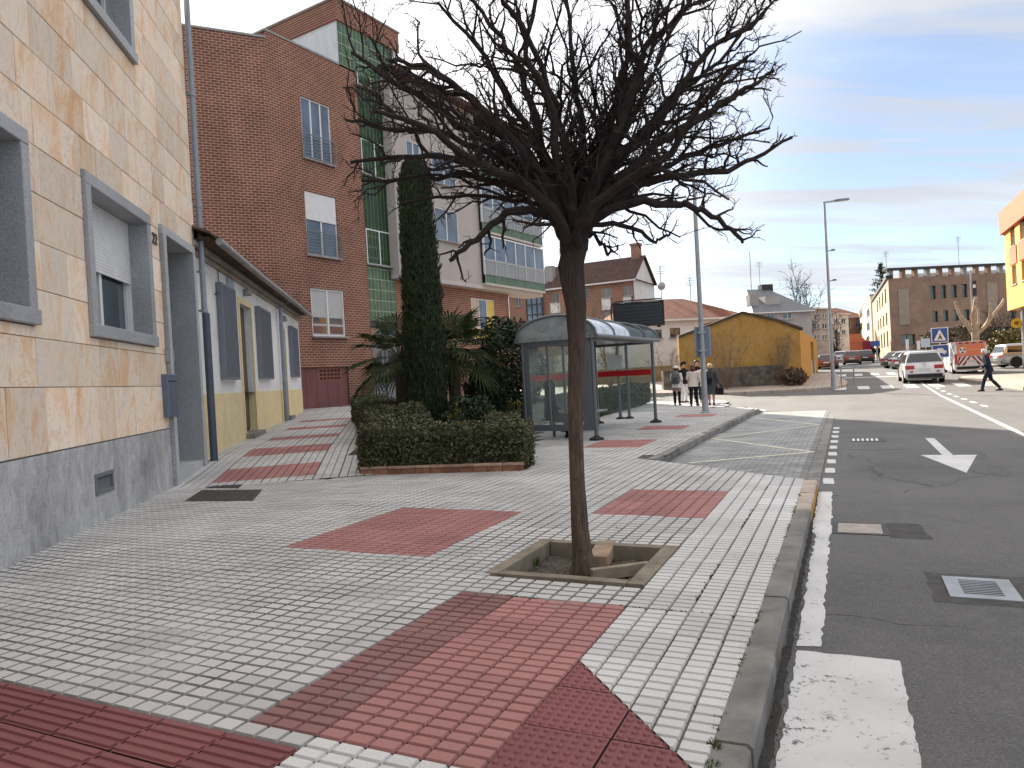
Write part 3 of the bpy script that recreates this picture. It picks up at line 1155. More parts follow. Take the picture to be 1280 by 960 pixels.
MT['sandstone'] = sandstone_mat()
WL = WALLF
s_end = WL.hit(252, 450)[0]
hd0 = WL.hit(208, 450)[0]; hd1 = WL.hit(247, 450)[0]
door_top = WL.hit(208, 287)[1]
w2 = WL.rect(101, 212, 190, 433)
w2 = (w2[0], WL.hit(181, 300)[0] + .18, WL.hit(117, 421)[1], WL.hit(101, 211)[1])
w1e = WL.hit(36, 280)[0]
w1 = (w1e - (w2[1] - w2[0]), w1e, WL.hit(34, 405)[1], WL.hit(22, 158)[1])
z3 = WL.hit(165, 78)[1]
w3e = WL.hit(165, 50)[0]
w3 = (w3e - (w2[1] - w2[0]), w3e, z3, z3 + 1.85)
w4 = (w3[0] - 4.2, w3[0] - 2.2, z3, z3 + 1.85)
w0 = (w1[0] - 4.2, w1[0] - 2.2, w1[2], w1[3])
w6 = (w3[0], w3[1], z3 + 3.0, z3 + 4.85)
door = (hd0, hd1, -.2, door_top)
PLH = WL.hit(110, 557)[1]
BT = 12.2
S0 = -16.0
root = empty('stone_apartment_building', WL.P(s_end, 0, 0), 'veined sandstone clad apartment block with grey granite window frames and number 22 by its door', 'building')
STONE = root
HOLES = [w0, w1, w2, w3, w4, w6, door]
m = MB()
m.wall(WL, S0, s_end, -.3, BT, HOLES, .45, n=-.045)
P = WL.P
for q in ([P(S0, -.045, -.3), P(S0, -10, -.3), P(S0, -10, BT), P(S0, -.045, BT)], [P(s_end, -10, -.3), P(s_end, -.045, -.3), P(s_end, -.045, BT), P(s_end, -10, BT)],
          [P(S0, -10, -.3), P(s_end, -10, -.3), P(s_end, -10, BT), P(S0, -10, BT)], [P(S0, -.045, BT), P(s_end, -.045, BT), P(s_end, -10, BT), P(S0, -10, BT)]):
    m.quad(*q)
MT['render_grey'] = M('grey_wall_render', (.34, .31, .28), .2, 3, .85)
m.build('wall', MT['render_grey'], root)
# granite plinth in panels
pz = PLH
edges = [S0, -6, -3.6, hd0 - .012]
for a, b in zip(edges[:-1], edges[1:]):
    vent = (WL.hit(119, 600)[0], WL.hit(141, 600)[0])
    m = MB()
    if a < vent[0] < b:
        m.wall(WL, a, b, -.3, pz, [(vent[0], vent[1], WL.hit(119, 619)[1], WL.hit(119, 595)[1])], .06, n=0)
        vz = (WL.hit(119, 619)[1], WL.hit(119, 595)[1])
    else:
        m.wall(WL, a, b, -.3, pz, [], .06, n=0)
    m.quad(P(a, 0, pz), P(b, 0, pz), P(b, -.045, pz), P(a, -.045, pz))
    m.build('plinth_panel', MT['plinth'], root)
m = MB(); m.box(WL, hd1 + .012, s_end, -.045, 0, -.3, pz - .0)
m.build('plinth_panel', MT['plinth'], root)
vg = MB()
vg.box(WL, vent[0] - .02, vent[0] + .03, -.03, .012, vz[0] - .02, vz[1] + .02); vg.box(WL, vent[1] - .03, vent[1] + .02, -.03, .012, vz[0] - .02, vz[1] + .02)
vg.box(WL, vent[0] + .03, vent[1] - .03, -.03, .0115, vz[1] - .03, vz[1] + .018); vg.box(WL, vent[0] + .03, vent[1] - .03, -.03, .0115, vz[0] - .018, vz[0] + .03)
vo = vg.build('vent_frame', MT['steel'], root)
sl_ = MB(); sl_.quad(P(vent[0], -.055, vz[0]), P(vent[1], -.055, vz[0]), P(vent[1], -.055, vz[1]), P(vent[0], -.055, vz[1]))
for k in range(7):
    z = vz[0] + .03 + k * (vz[1] - vz[0] - .06) / 7
    sl_.quad(P(vent[0], -.005, z), P(vent[1], -.005, z), P(vent[1], -.04, z + .035), P(vent[0], -.04, z + .035))
sl_.build('vent_louvre', MT['steel'], vo)
# sandstone slabs, row by row, cut round the openings
rr = random.Random(21)
rows = [pz + .012, pz + .70]
while rows[-1] < BT: rows.append(rows[-1] + .515)
ns = 0
far_sl = MB()
for i in range(len(rows) - 1):
    z0, z1 = rows[i] + .004, min(rows[i + 1], BT) - .004
    if z1 - z0 < .1: continue
    s = S0
    while s < s_end - .02:
        ln = rr.choice((.62, .72, .85, .95, 1.05)) if i else rr.uniform(.5, .8)
        e = min(s + ln, s_end)
        if s_end - e < .25: e = s_end
        boxes = [(s + .004, e - .004, z0, z1)]
        for h in HOLES:
            o = .012
            hx = (h[0] - o, h[1] + o, h[2] - o, h[3] + o)
            nb = []
            for a, b, c, d in boxes:
                if b <= hx[0] or a >= hx[1] or d <= hx[2] or c >= hx[3]:
                    nb.append((a, b, c, d)); continue
                if a < hx[0]: nb.append((a, hx[0], c, d))
                if b > hx[1]: nb.append((hx[1], b, c, d))
                a2, b2 = max(a, hx[0]), min(b, hx[1])
                if c < hx[2]: nb.append((a2, b2, c, hx[2]))
                if d > hx[3]: nb.append((a2, b2, hx[3], d))
            boxes = nb
        for a, b, c, d in boxes:
            if b - a < .03 or d - c < .03: continue
            n1 = rr.uniform(-.0035, .0035) - .003
            cx, cz = (a + b) / 2, (c + d) / 2
            q = P(cx, 0, cz)
            if q.y < 1.5 or cz > 9.5:
                far_sl.bbox(WL, a, b, -.044, n1, c, d, .004)
            else:
                mb = MB(); mb.bbox(WL, a, b, -.044, n1, c, d, .004); mb.build('sandstone_slab', MT['sandstone'], root); ns += 1
        s = e
tag(far_sl.build('upper_sandstone', MT['sandstone'], root), kind='stuff')


def stone_window(h, shutter=.0, seen=True):
    """granite surround with deep reveals, white frame, glass and roller shutter"""
    a, b, c, d = h
    th, pr = .16, .045
    fr = MB()
    fr.box(WL, a, a + th, -.40, pr, c + .16, d - th)
    sur = fr.build('window_surround', MT['granite'], root)
    for nm, bx in (('jamb', (b - th, b, -.40, pr, c + .16, d - th)), ('lintel', (a - .0, b + .0, -.40, pr + .003, d - th, d)), ('sill', (a - .02, b + .02, -.40, pr + .02, c, c + .16))):
        q = MB(); q.bbox(WL, *bx, .008); q.build(nm, MT['granite'], sur)
    # light sawn edge of the surround
    e = MB()
    a2, b2, c2, d2 = a + th, b - th, c + .16, d - th
    f = MB()
    t = .06
    n0, n1 = -.36, -.29
    for bx in ((a2, a2 + t, n0, n1, c2, d2), (b2 - t, b2, n0, n1, c2, d2), (a2 + t, b2 - t, n0, n1 - .001, c2, c2 + t), (a2 + t, b2 - t, n0, n1 - .001, d2 - t, d2), ((a2 + b2) / 2 - .045, (a2 + b2) / 2 + .045, n0, n1 - .002, c2 + t, d2 - t)):
        f.box(WL, *bx)
    fo = f.build('window_frame', MT['white_metal'], root)
    for x0, x1 in ((a2 + t, (a2 + b2) / 2 - .045), ((a2 + b2) / 2 + .045, b2 - t)):
        q = MB(); q.quad(P(x0, -.335, c2 + t), P(x1, -.335, c2 + t), P(x1, -.335, d2 - t), P(x0, -.335, d2 - t)); q.build('pane', MT['glass'], fo)
        q = MB(); q.quad(P(x0, -.40, c2), P(x1, -.40, c2), P(x1, -.40, d2), P(x0, -.40, d2)); q.build('curtain', MT['white_plastic'] if rr.random() < .3 else MT['dark'], fo)
    if shutter:
        zt, zb = d2 - .002, d2 - (d2 - c2) * shutter
        so_ = MB(); so_.box(WL, a2 + .01, b2 - .01, -.27, -.262, zb, zt)
        sh = so_.build('roller_shutter', MT['white_plastic'], root)
        n = int((zt - zb) / .045)
        for k in range(n):
            z = zb + k * (zt - zb) / n; h_ = (zt - zb) / n
            q = MB(); q.prism(Frame(WL.o.x, WL.o.y, WL.head), [(a2 + .012, z + .003), (b2 - .012, z + .003), (b2 - .012, z + h_ - .003), (a2 + .012, z + h_ - .003)], -.262, -.25)
            q.build('slat', MT['white_plastic'], sh)
        g_ = MB(); g_.box(WL, b2 - .011, b2 - .0, -.285, -.24, c2, d2); g_.build('shutter_guide', MT['white_metal'], sh)


for h, s_ in ((w0, .3), (w1, .0), (w2, .54), (w3, .0), (w4, .2), (w6, .3)): stone_window(h, s_)
# doorway
a, b, c, d = door
th = .15
g0 = terr(*P(a, 0, 0)[:2])
q = MB(); q.box(WL, a, a + th, -.44, .06, -.2, d - th); ds = q.build('door_surround', MT['granite'], root)
q = MB(); q.box(WL, b - th, b, -.44, .06, -.2, d - th); q.build('jamb', MT['granite'], ds)
q = MB(); q.bbox(WL, a, b, -.44, .063, d - th, d, .01); q.build('lintel', MT['granite_lt'], ds)
for x in (a, b - th):
    q = MB(); q.box(WL, x + .0, x + th, .06, .068, -.2, d - th - .002); q.build('stone_edge', MT['granite_lt'], ds)
q = MB(); q.box(WL, a + th, b - th, -.5, .03, -.2, .26); q.build('door_step', MT['granite_lt'], root)
MT['door_blue'] = M('dark_blue_grey_door', (.06, .07, .085), .15, 4, .4, .5, .2, .05)
q = MB(); q.box(WL, a + th, b - th, -.47, -.42, .26, d - th)
dr = q.build('front_door', MT['door_blue'], root)
for k in range(2):
    x0 = a + th + .06 + k * (b - a - 2 * th - .06) / 2; x1 = x0 + (b - a - 2 * th - .18) / 2
    q = MB(); q.bbox(WL, x0, x1, -.425, -.405, .36, 2.2, .02); q.build('door_panel', MT['door_blue'], dr)
    q = MB(); q.quad(P(x0, -.418, 2.32), P(x1, -.418, 2.32), P(x1, -.418, d - th - .1), P(x0, -.418, d - th - .1)); q.build('transom_pane', MT['glass'], dr)
q = MB(); q.tube([P((a + b) / 2 - .06, -.36, 1.2), P((a + b) / 2 - .06, -.36, 1.5)], .014, 8); q.build('door_handle', MT['galv'], dr)
# letter box, bell panel, number
x0, x1 = WL.hit(203, 490)[0], WL.hit(215, 490)[0]
q = MB(); q.bbox(WL, x0, x1, -.003, .09, WL.hit(205, 522)[1], WL.hit(205, 468)[1], .01); mb_ = q.build('letter_box', M('blue_grey_letter_box', (.12, .16, .22), .1, 4, .4, .5, .2, .03), root)
zz = WL.hit(205, 475)[1]
q = MB(); q.box(WL, x0 + .04, x1 - .04, .09, .094, zz - .03, zz - .015); q.build('letter_slot', MT['dark'], mb_)
x0, x1 = WL.hit(206, 440)[0], WL.hit(214, 440)[0]
q = MB(); q.bbox(WL, x0, x1, -.003, .05, WL.hit(207, 452)[1], WL.hit(207, 436)[1], .006); ip = q.build('doorbell_panel', MT['galv'], root)
zz = WL.hit(207, 444)[1]
for k in range(3):
    q = MB(); q.lathe(WL, ((x0 + x1) / 2, .05, zz - .06 + k * .06), [(.018, 0), (.016, .008)], 8, 'y'); q.build('bell_button', MT['white_metal'], ip)


def text_mesh(txt, fr, s, n, z, size, mat, parent, name='lettering', depth=.008, flip=False, align='CENTER', bold=0.0):
    """flat lettering standing on a wall; s/z is its middle"""
    cu = bpy.data.curves.new(name, 'FONT')
    cu.body = txt; cu.size = size; cu.extrude = depth / 2; cu.align_x = align; cu.align_y = 'CENTER'; cu.offset = bold
    cu.resolution_u = 3
    to = bpy.data.objects.new(name, cu)
    COL.objects.link(to)
    dg = bpy.context.evaluated_depsgraph_get()
    me = bpy.data.meshes.new_from_object(to.evaluated_get(dg))
    bpy.data.objects.remove(to); bpy.data.curves.remove(cu)
    me.name = name
    o = bpy.data.objects.new(name, me)
    ez = Vector((0, 0, 1)); ex = fr.ex; ny = fr.ey
    if flip: ny = -ny
    xr = ez.cross(ny) if True else ex
    # reading direction: x right when looking along -normal
    M4 = Matrix((xr, ez, ny)).transposed().to_4x4()
    off = ORG.get(parent, Vector((0, 0, 0)))
    M4.translation = fr.P(s, n + depth / 2, z) - off
    me.transform(M4)
    me.materials.clear(); me.materials.append(mat)
    o.parent = parent; ORG[o] = off
    COL.objects.link(o)
    return o


s22, z22 = WL.hit(192.5, 299)
text_mesh('22', WL, s22, .006, z22, .25, MT['black_metal'], root, 'house_number', .015)
# downpipe on the corner
pts = []
sp = s_end + .16
q = MB(); q.tube([P(sp, .07, WL.hit(252, 392)[1]), P(sp, .07, 5), P(sp, .07, BT)], .055, 10)
dp = q.build('drainpipe', M('grey_downpipe', (.27, .30, .34), .12, 4, .45, .5, .3, .03), root, smooth=40)
zb = WL.hit(252, 392)[1]
q = MB(); q.tube([P(sp, .09, .05), P(sp, .09, zb)], .075, 12)
q.build('cast_pipe_foot', M('dark_blue_pipe', (.075, .09, .125), .12, 4, .45, .5, .1, .03), dp, smooth=40)
for z in (zb + .02, 3.9, 5.2, 7.4, 9.4):
    q = MB(); q.tube([P(sp, .07, z), P(sp, .07, z + .06)], .068, 10); q.box(WL, sp - .02, sp + .02, -.045, .04, z + .01, z + .05); q.build('pipe_bracket', MT['galv'], dp)
# cornice / eave over the top
q = MB(); q.box(WL, S0, s_end, -10, .35, BT, BT + .3); q.build('eave', MT['granite_lt'], root)

# drain covers near the door
for i, quad_ in enumerate(([(230, 627), (316, 626), (328, 612), (252, 613)], [(256, 610.5), (298, 610.5), (304, 604.3), (265, 605)])):
    ps = [G(*p) for p in quad_]
    m = MB(); m.slab([(p.x, p.y) for p in ps][::1], -.02, .004)
    c = sum(ps, Vector()) / 4
    o = empty('drain_cover', (c.x, c.y, 0), ['large dark iron drain cover in the paving near the door', 'small dark iron drain cover behind the larger one'][i], 'drain cover', 'drain covers near the door')
    m.build('cover_plate', MT['iron'], o)
    ex, ey = (ps[1] - ps[0]), (ps[3] - ps[0])
    for k in range(1, 8):
        mm = MB(); a_ = ps[0] + ex * (k / 8) + ey * .06; b_ = ps[0] + ex * (k / 8) + ey * .94
        w_ = ex.normalized() * .012
        mm.slab([tuple(t_)[:2] for t_ in (a_ - w_, a_ + w_, b_ + w_, b_ - w_)], .004, .008); mm.build('cover_ridge', MT['iron'], o)

# ================================================================ whitewashed cottages
H0 = D(269, 480, 15.3); H1 = D(377, 480, 29.2)
hh = math.degrees(math.atan2(H1.x - H0.x, H1.y - H0.y))
WH = Frame(H0.x, H0.y, hh)
hl = math.hypot(H1.x - H0.x, H1.y - H0.y)
MT['whitewash'] = None


def stained(name, c, dirt, rust=None, h=3.2):
    t = NT(name)
    p = t.pos()
    a = t.noise(p, 1.3, 7, .68, .6, (1, 1, .45))
    col = t.mix(t.rng(a, .48, .74, 0, .75), c, dirt)
    b = t.noise(p, 9, 5, .7)
    col = t.mix(1.0, col, t.ramp(b, [(.3, (.88,) * 3), (.7, (1.04,) * 3)]), 'MULTIPLY')
    c2 = t.noise(p, 2.3, 6, .75, 1.5)
    col = t.mix(t.rng(t.math('ABSOLUTE', t.math('SUBTRACT', c2, .5)), 0, .012, .45, 0), col, tuple(x * .6 for x in dirt))
    t.bump(t.noise(p, 14, 5, .65), .35, .02)
    return t.fin(col, .9, .2)


MT['whitewash'] = stained('old_whitewash', (.88, .87, .85), (.66, .62, .56))
MT['yellow_base'] = stained('faded_yellow_paint', (.86, .70, .40), (.62, .53, .36))
MT['wood_old'] = M('weathered_brown_wood', (.13, .10, .075), .35, 6, .8, bump=.4, scl=(6, 6, .6))
MT['grille'] = M('grey_window_bars', (.20, .22, .255), .1, 5, .5, .5, .2, .04)
MT['terracotta'] = M('dark_clay_roof_tile', (.12, .075, .055), .5, 4, .9, bump=.4)
MT['zinc'] = M('old_zinc_gutter', (.34, .33, .32), .35, 4, .6, .4, .3, .1)


def cottage(sa, sb, label, openings, gutter=True):
    rt = empty('whitewashed_cottage', WH.P(sa, 0, terr(*WH.P(sa, 0, 0)[:2])), label, 'house', 'old whitewashed cottages in a row')
    g = lambda s: terr(*WH.P(s, 0, 0)[:2])
    ev = 4.5
    wall_top = lambda s: ev
    holes = []
    for kind, s0, s1, z0, z1 in openings: holes.append((s0, s1, z0, z1))
    zsplit = 1.5
    m = MB(); m.wall(WH, sa, sb, zsplit, ev, [h for h in holes if h[3] > zsplit], .22, 0)
    m.quad(WH.P(sa, 0, 0), WH.P(sa, -6, 0), WH.P(sa, -6, ev), WH.P(sa, 0, ev)); m.quad(WH.P(sb, -6, 0), WH.P(sb, 0, 0), WH.P(sb, 0, ev), WH.P(sb, -6, ev)); m.quad(WH.P(sa, -6, 0), WH.P(sb, -6, 0), WH.P(sb, -6, ev), WH.P(sa, -6, ev))
    m.build('wall', MT['whitewash'], rt)
    m = MB(); m.wall(WH, sa, sb, -.3, zsplit, [h for h in holes if h[2] < zsplit], .22, .012)
    m.quad(WH.P(sa, 0, zsplit), WH.P(sb, 0, zsplit), WH.P(sb, .012, zsplit), WH.P(sa, .012, zsplit))
    m.build('painted_base', MT['yellow_base'], rt)
    for kind, s0, s1, z0, z1 in openings:
        if kind == 'door':
            q = MB(); q.box(WH, s0, s1, -.24, -.18, z0, z1)
            d = q.build('door', MT['wood_old'], rt)
            for k in range(3):
                q = MB(); w = (s1 - s0) / 3; q.bbox(WH, s0 + k * w + .01, s0 + (k + 1) * w - .01, -.18, -.16, z0 + .1, z1 - .05, .008); q.build('plank', MT['wood_old'], d)
            for bx in ((s0 - .14, s0, 0, .03, g(s0), z1 + .14), (s1, s1 + .14, 0, .03, g(s1), z1 + .14), (s0, s1, 0, .029, z1, z1 + .14)):
                q = MB(); q.box(WH, bx[0], bx[1], bx[2], bx[3], bx[4], bx[5]); q.build('door_trim', MT['yellow_base'], rt)
            q = MB(); q.box(WH, s0 - .1, s1 + .1, -.2, .22, g(s0) - .1, g((s0 + s1) / 2) + .12); q.build('door_step', MT['kerb'], rt)
            q = MB(); q.lathe(WH, ((s0 + s1) / 2, .09, z1 + .36), [(.02, .1), (.09, .06), (.12, -.06), (.10, -.1)], 10); q.box(WH, (s0 + s1) / 2 - .02, (s0 + s1) / 2 + .02, 0, .08, z1 + .4, z1 + .44); q.build('wall_lamp', MT['zinc'], rt)
        else:
            q = MB(); q.quad(WH.P(s0, -.2, z0), WH.P(s1, -.2, z0), WH.P(s1, -.2, z1), WH.P(s0, -.2, z1)); w = q.build('window', MT['glass'], rt)
            gb = MB()
            gr = MB(); gr.box(WH, s0 - .04, s0, .01, .13, z0 - .05, z1 + .05); gr.box(WH, s1, s1 + .04, .01, .13, z0 - .05, z1 + .05); gr.box(WH, s0, s1, .10, .13, z0 - .05, z0); gr.box(WH, s0, s1, .10, .13, z1, z1 + .05)
            go = gr.build('window_grille', MT['grille'], rt)
            n = 11
            for k in range(n):
                x = s0 + (k + .5) * (s1 - s0) / n
                q = MB(); q.box(WH, x - .028, x + .028, .105, .125, z0, z1); q.build('bar', MT['grille'], go)
            for z in (z0 + .3, (z0 + z1) / 2, z1 - .3):
                q = MB(); q.box(WH, s0, s1, .095, .104, z - .02, z + .02); q.build('crossbar', MT['grille'], go)
    # eave: board, tiles, gutter
    ov = .42
    m = MB()
    A, B = WH.P(sa, ov, ev + .08), WH.P(sb, ov, ev + .08)
    C_, D_ = WH.P(sb, -3.2, ev + 1.5), WH.P(sa, -3.2, ev + 1.5)
    m.quad(A, B, C_, D_); m.quad(D_, C_, WH.P(sb, -6.2, ev + .2), WH.P(sa, -6.2, ev + .2))
    m.quad(WH.P(sa, 0, ev), WH.P(sa, -6, ev), WH.P(sa, -3.2, ev + 1.48)); m.quad(WH.P(sb, 0, ev), WH.P(sb, -6, ev), WH.P(sb, -3.2, ev + 1.48))
    m.quad(WH.P(sa, 0, ev), WH.P(sb, 0, ev), WH.P(sb, ov, ev + .06), WH.P(sa, ov, ev + .06))
    rf = m.build('roof', MT['terracotta'], rt)
    n = int((sb - sa) / .22)
    for k in range(n):
        x = sa + (k + .5) * (sb - sa) / n
        q = MB()
        jit = rr.uniform(-.03, .05)
        secs = []
        for t_ in (0, .25, 1):
            c = WH.P(x, ov + .05 + jit, ev + .11).lerp(WH.P(x, -3.2, ev + 1.55), t_)
            secs.append([c + WH.ex * (.095 * math.cos(w)) + Vector((0, 0, .07 * math.sin(w) + rr.uniform(-.004, .004))) for w in [math.pi * i / 5 for i in range(6)]])
        q.loft(secs, cap=True, closed=False); q.build('roof_tile', MT['terracotta'], rf)
    q = MB()
    for z, n0 in ((ev - .22, .06), (ev - .1, .16)):
        q.box(WH, sa, sb, -.02, n0, z, z + .1)
    q.build('cornice', stained('stained_cornice', (.42, .38, .33), (.14, .11, .09)), rt)
    if gutter:
        q = MB()
        secs = []
        for i in range(7):
            s = sa + .4 + (sb - sa - .4) * i / 6
            c = WH.P(s, ov + .10, ev + .02 - .03 * i / 6 + rr.uniform(-.015, .015))
            secs.append([c + WH.ey * (.075 * math.cos(w)) + Vector((0, 0, .075 * math.sin(w))) for w in [2 * math.pi * i_ / 8 for i_ in range(8)]])
        q.loft(secs); q.build('gutter', MT['zinc'], rt, smooth=60)
    return rt


Hx = lambda px: WH.hit(px, 450)[0]
zp = lambda px, py: WH.hit(px, py)[1]
s_pipe = Hx(349)
c1_ = cottage(-1.6, s_pipe, 'white cottage with yellow base and two barred windows, next to the stone block',
        [('win', Hx(275), Hx(292), zp(281, 472), zp(281, 362)), ('door', Hx(302), Hx(316), terr(*WH.P(Hx(309), 0, 0)[:2]) + .1, zp(309, 384)), ('win', Hx(322), Hx(336), zp(328, 472), zp(328, 390))])
c2_ = cottage(s_pipe, hl, 'far white cottage with narrow door, between the pipe and the brick block',
        [('door', Hx(352), Hx(357), terr(*WH.P(Hx(355), 0, 0)[:2]) + .1, zp(354, 412)), ('win', Hx(362), Hx(370), zp(366, 470), zp(366, 412))])
# street name plate, pipe with loop of cable
q = MB(); q.box(WH, Hx(288.5), Hx(296), .012, .03, zp(292, 376), zp(292, 352)); q.build('name_plate', M('pale_blue_enamel_plate', (.35, .41, .50), .1, 5, .4), c1_)
q = MB(); q.tube([WH.P(s_pipe, .13, terr(*WH.P(s_pipe, 0, 0)[:2]) + .0), WH.P(s_pipe, .13, 4.3), WH.P(s_pipe, .5, 4.5)], .065, 8); q.build('drainpipe', M('grey_blue_downpipe', (.26, .30, .37), .15, 5, .5), c1_, smooth=50)
s0c = Hx(270)
q = MB(); q.tube([WH.P(s0c + .35 * math.cos(t_) * 1.2 + .1, .03, zp(270, 345) + .45 * math.sin(t_)) for t_ in [(-1.6 + 3.1 * i / 10) for i in range(11)]], .012, 5); q.build('cable', MT['black_metal'], c1_)

# ================================================================ brick apartment block with stair tower
K0 = D(355, 480, 29.5)
W1 = Frame(K0.x, K0.y, 65.0)          # narrow face to the left of the corner (s negative)
WB = Frame(K0.x, K0.y, 32.0)          # long face
MT['brick65'] = brick_mat('red_brick', 65, (.235, .090, .058), (.165, .064, .045), (.46, .33, .26), bw=.29, rh=.112, ms=.015)
MT['brick32'] = brick_mat('red_brick_side', 32, (.245, .096, .062), (.175, .069, .048), (.46, .33, .26), bw=.29, rh=.112, ms=.015)
MT['green_tile'] = None


def glazed():
    t = NT('green_glazed_tile')
    p = t.pos()
    a = t.noise(p, 1.7, 4, .6)
    col = t.ramp(a, [(.3, (.036, .095, .050)), (.55, (.055, .122, .058)), (.75, (.10, .145, .055))])
    f = t.rng(t.n('NewGeometry').outputs['Random Per Island'], 0, 1, .75, 1.25)
    col = t.mix(1.0, col, t.comb(f, f, f), 'MULTIPLY')
    return t.fin(col, .22, .5)


MT['green_tile'] = glazed()
MT['grout'] = M('pale_grout', (.36, .42, .30), .15, 5, .85)
MT['white_render'] = stained('white_tower_render', (.66, .67, .70), (.52, .52, .54))
MT['garage'] = M('dull_red_garage_door', (.20, .085, .085), .12, 3, .7, bump=.1)
MT['coping'] = M('grey_coping', (.30, .29, .28), .2, 4, .85)
gB = terr(K0.x, K0.y)
s_g0 = WB.hit(457, 300)[0]; s_g1 = WB.hit(491, 300)[0]
s_e = WB.hit(499.5, 300)[0]
roof_z = WB.hit(356, 50)[1]
BR = empty('brick_apartment_block', (K0.x, K0.y, gB), 'tall red brick apartment block with green tiled strip and white stair tower', 'building')
bw1 = WB.rect(377, 119, 415, 205); bw1 = (WB.hit(377, 150)[0], WB.hit(413.5, 160)[0], WB.hit(378, 196)[1], WB.hit(375, 119)[1])
bw2 = (WB.hit(382, 270)[0], WB.hit(421.5, 280)[0], WB.hit(385, 318)[1], WB.hit(381, 238)[1])
bw3 = (WB.hit(389.5, 390)[0], WB.hit(430.5, 390)[0], WB.hit(391, 420)[1], WB.hit(389, 360)[1])
gs = [(WB.hit(440 + 7, 90)[0], 0, 0, 0)]
gw = []
for (xa, ya, xb, yb) in ((441, 64, 470, 112), (446, 178, 478, 222), (453, 290, 486, 334)):
    z0 = WB.hit(xa, yb)[1] if False else WB.hit((xa + xb) / 2, yb)[1]; z1 = WB.hit((xa + xb) / 2, ya)[1]
    gw.append((s_g0 + .05, s_g1 - .05, z0 + .1, z1 + .1))
door_s = (s_g0, s_g1, gB - .2, WB.hit(475, 402)[1] - .0)
gar = (WB.hit(379, 480)[0] if False else .05, WB.hit(436.5, 480)[0], gB - .1, WB.hit(400, 459)[1])
T0 = WB.hit(420, 20)[0]; T1 = WB.hit(494, 20)[0]
tw_z = 19.5
holes = [bw1, bw2, bw3, gar, door_s]
m = MB()
# brick face left of the green strip, right of it, and thin strip below roof
m.wall(WB, 0, s_g0, gB - .6, roof_z, holes, .18, 0)
m.wall(WB, s_g1, s_e, gB - .6, roof_z + .1, [], .18, 0)
m.wall(WB, s_g0, s_g1, gB - .6, roof_z, [door_s] + [(s_g0 + .0, s_g1 - .0, door_s[3], roof_z)], .12, 0)
P2 = WB.P
m.quad(P2(0, 0, roof_z), P2(T0, 0, roof_z), P2(T0, -.25, roof_z), P2(0, -.25, roof_z))
m.build('brick_wall', MT['brick32'], BR)
m = MB()
SL = -9.5
m.wall(W1, SL, 0, gB - .6, W1.hit(300, 43)[1], [], .1, 0)
m.build('brick_wall', MT['brick65'], BR)
zc = W1.hit(300, 43)[1]
m = MB(); m.box(W1, SL, .06, -.3, .04, zc, zc + .09); m.build('coping', MT['coping'], BR)
m = MB(); m.box(WB, .0, T0, -.3, .04, roof_z + .001, roof_z + .09); m.build('coping', MT['coping'], BR)
# body behind
m = MB()
pA = W1.P(SL, 0, 0); pB = W1.P(SL, -14, 0); pC = P2(s_e, -13, 0); pD = P2(s_e, 0, 0)
zt = roof_z - .5
for a_, b_ in ((pB, pA), (pC, pB), (pD, pC)):
    m.quad(Vector((a_.x, a_.y, 0)), Vector((b_.x, b_.y, 0)), Vector((b_.x, b_.y, zt)), Vector((a_.x, a_.y, zt)))
m.quad(*[Vector((q_.x, q_.y, zt)) for q_ in (pA, Vector((K0.x, K0.y, 0)), pD, pC, pB)])
m.build('rear_walls', MT['render_grey'], BR)


def tile_panel(fr, s0, s1, z0, z1, n, parent, nx=8):
    """glazed tiles standing proud of pale grout"""
    b = MB(); b.box(fr, s0, s1, n - .06, n, z0, z1); bo = b.build('tile_grout', MT['grout'], parent)
    t = MB()
    cw = (s1 - s0) / nx
    nz = max(1, round((z1 - z0) / (cw * 2.1)))
    ch = (z1 - z0) / nz
    for i in range(nx):
        for j in range(nz):
            t.bbox(fr, s0 + i * cw + .018, s0 + (i + 1) * cw - .018, n - .002, n + .012, z0 + j * ch + .024, z0 + (j + 1) * ch - .024, .006)
    tag(t.build('glazed_tiles', MT['green_tile'], bo), kind='stuff')


def white_window(fr, h, n, parent, leaves=2, name='window', shutter=0, glass=None, frame=.06, sill=True, matf=None, drape=None):
    a, b, c, d = h
    t = frame
    mf = matf or MT['white_metal']
    f = MB()
    for bx in ((a, a + t, c, d), (b - t, b, c, d), (a + t, b - t, c, c + t), (a + t, b - t, d - t, d)): f.box(fr, bx[0], bx[1], n - .06, n, bx[2], bx[3])
    for k in range(1, leaves):
        x = a + (b - a) * k / leaves; f.box(fr, x - t * .6, x + t * .6, n - .055, n - .002, c + t, d - t)
    fo = f.build(name, mf, parent)
    for k in range(leaves):
        x0, x1 = a + (b - a) * k / leaves + t * .6, a + (b - a) * (k + 1) / leaves - t * .6
        g_ = glass if not isinstance(glass, (list, tuple)) else glass[k % len(glass)]
        q = MB(); q.quad(fr.P(x0, n - .04, c + t * .5), fr.P(x1, n - .04, c + t * .5), fr.P(x1, n - .04, d - t * .5), fr.P(x0, n - .04, d - t * .5)); q.build('pane', g_ or MT['glass_sky'], fo)
    if shutter:
        zb = d - (d - c) * shutter
        q = MB(); q.box(fr, a + .02, b - .02, n - .03, n + .012, zb, d - .01); so_ = q.build('roller_shutter', MT['white_plastic'], fo)
        k = max(3, int((d - zb) / .09)); hh_ = (d - zb - .01) / k
        for i in range(k):
            q = MB(); q.box(fr, a + .025, b - .025, n + .012, n + .02, zb + i * hh_ + .008, zb + (i + 1) * hh_ - .008); q.build('slat', MT['white_plastic'], so_)
    if sill:
        q = MB(); q.box(fr, a - .08, b + .08, n - .05, n + .19, c - .07, c - .003); q.build('sill', MT['coping'], fo)
    return fo


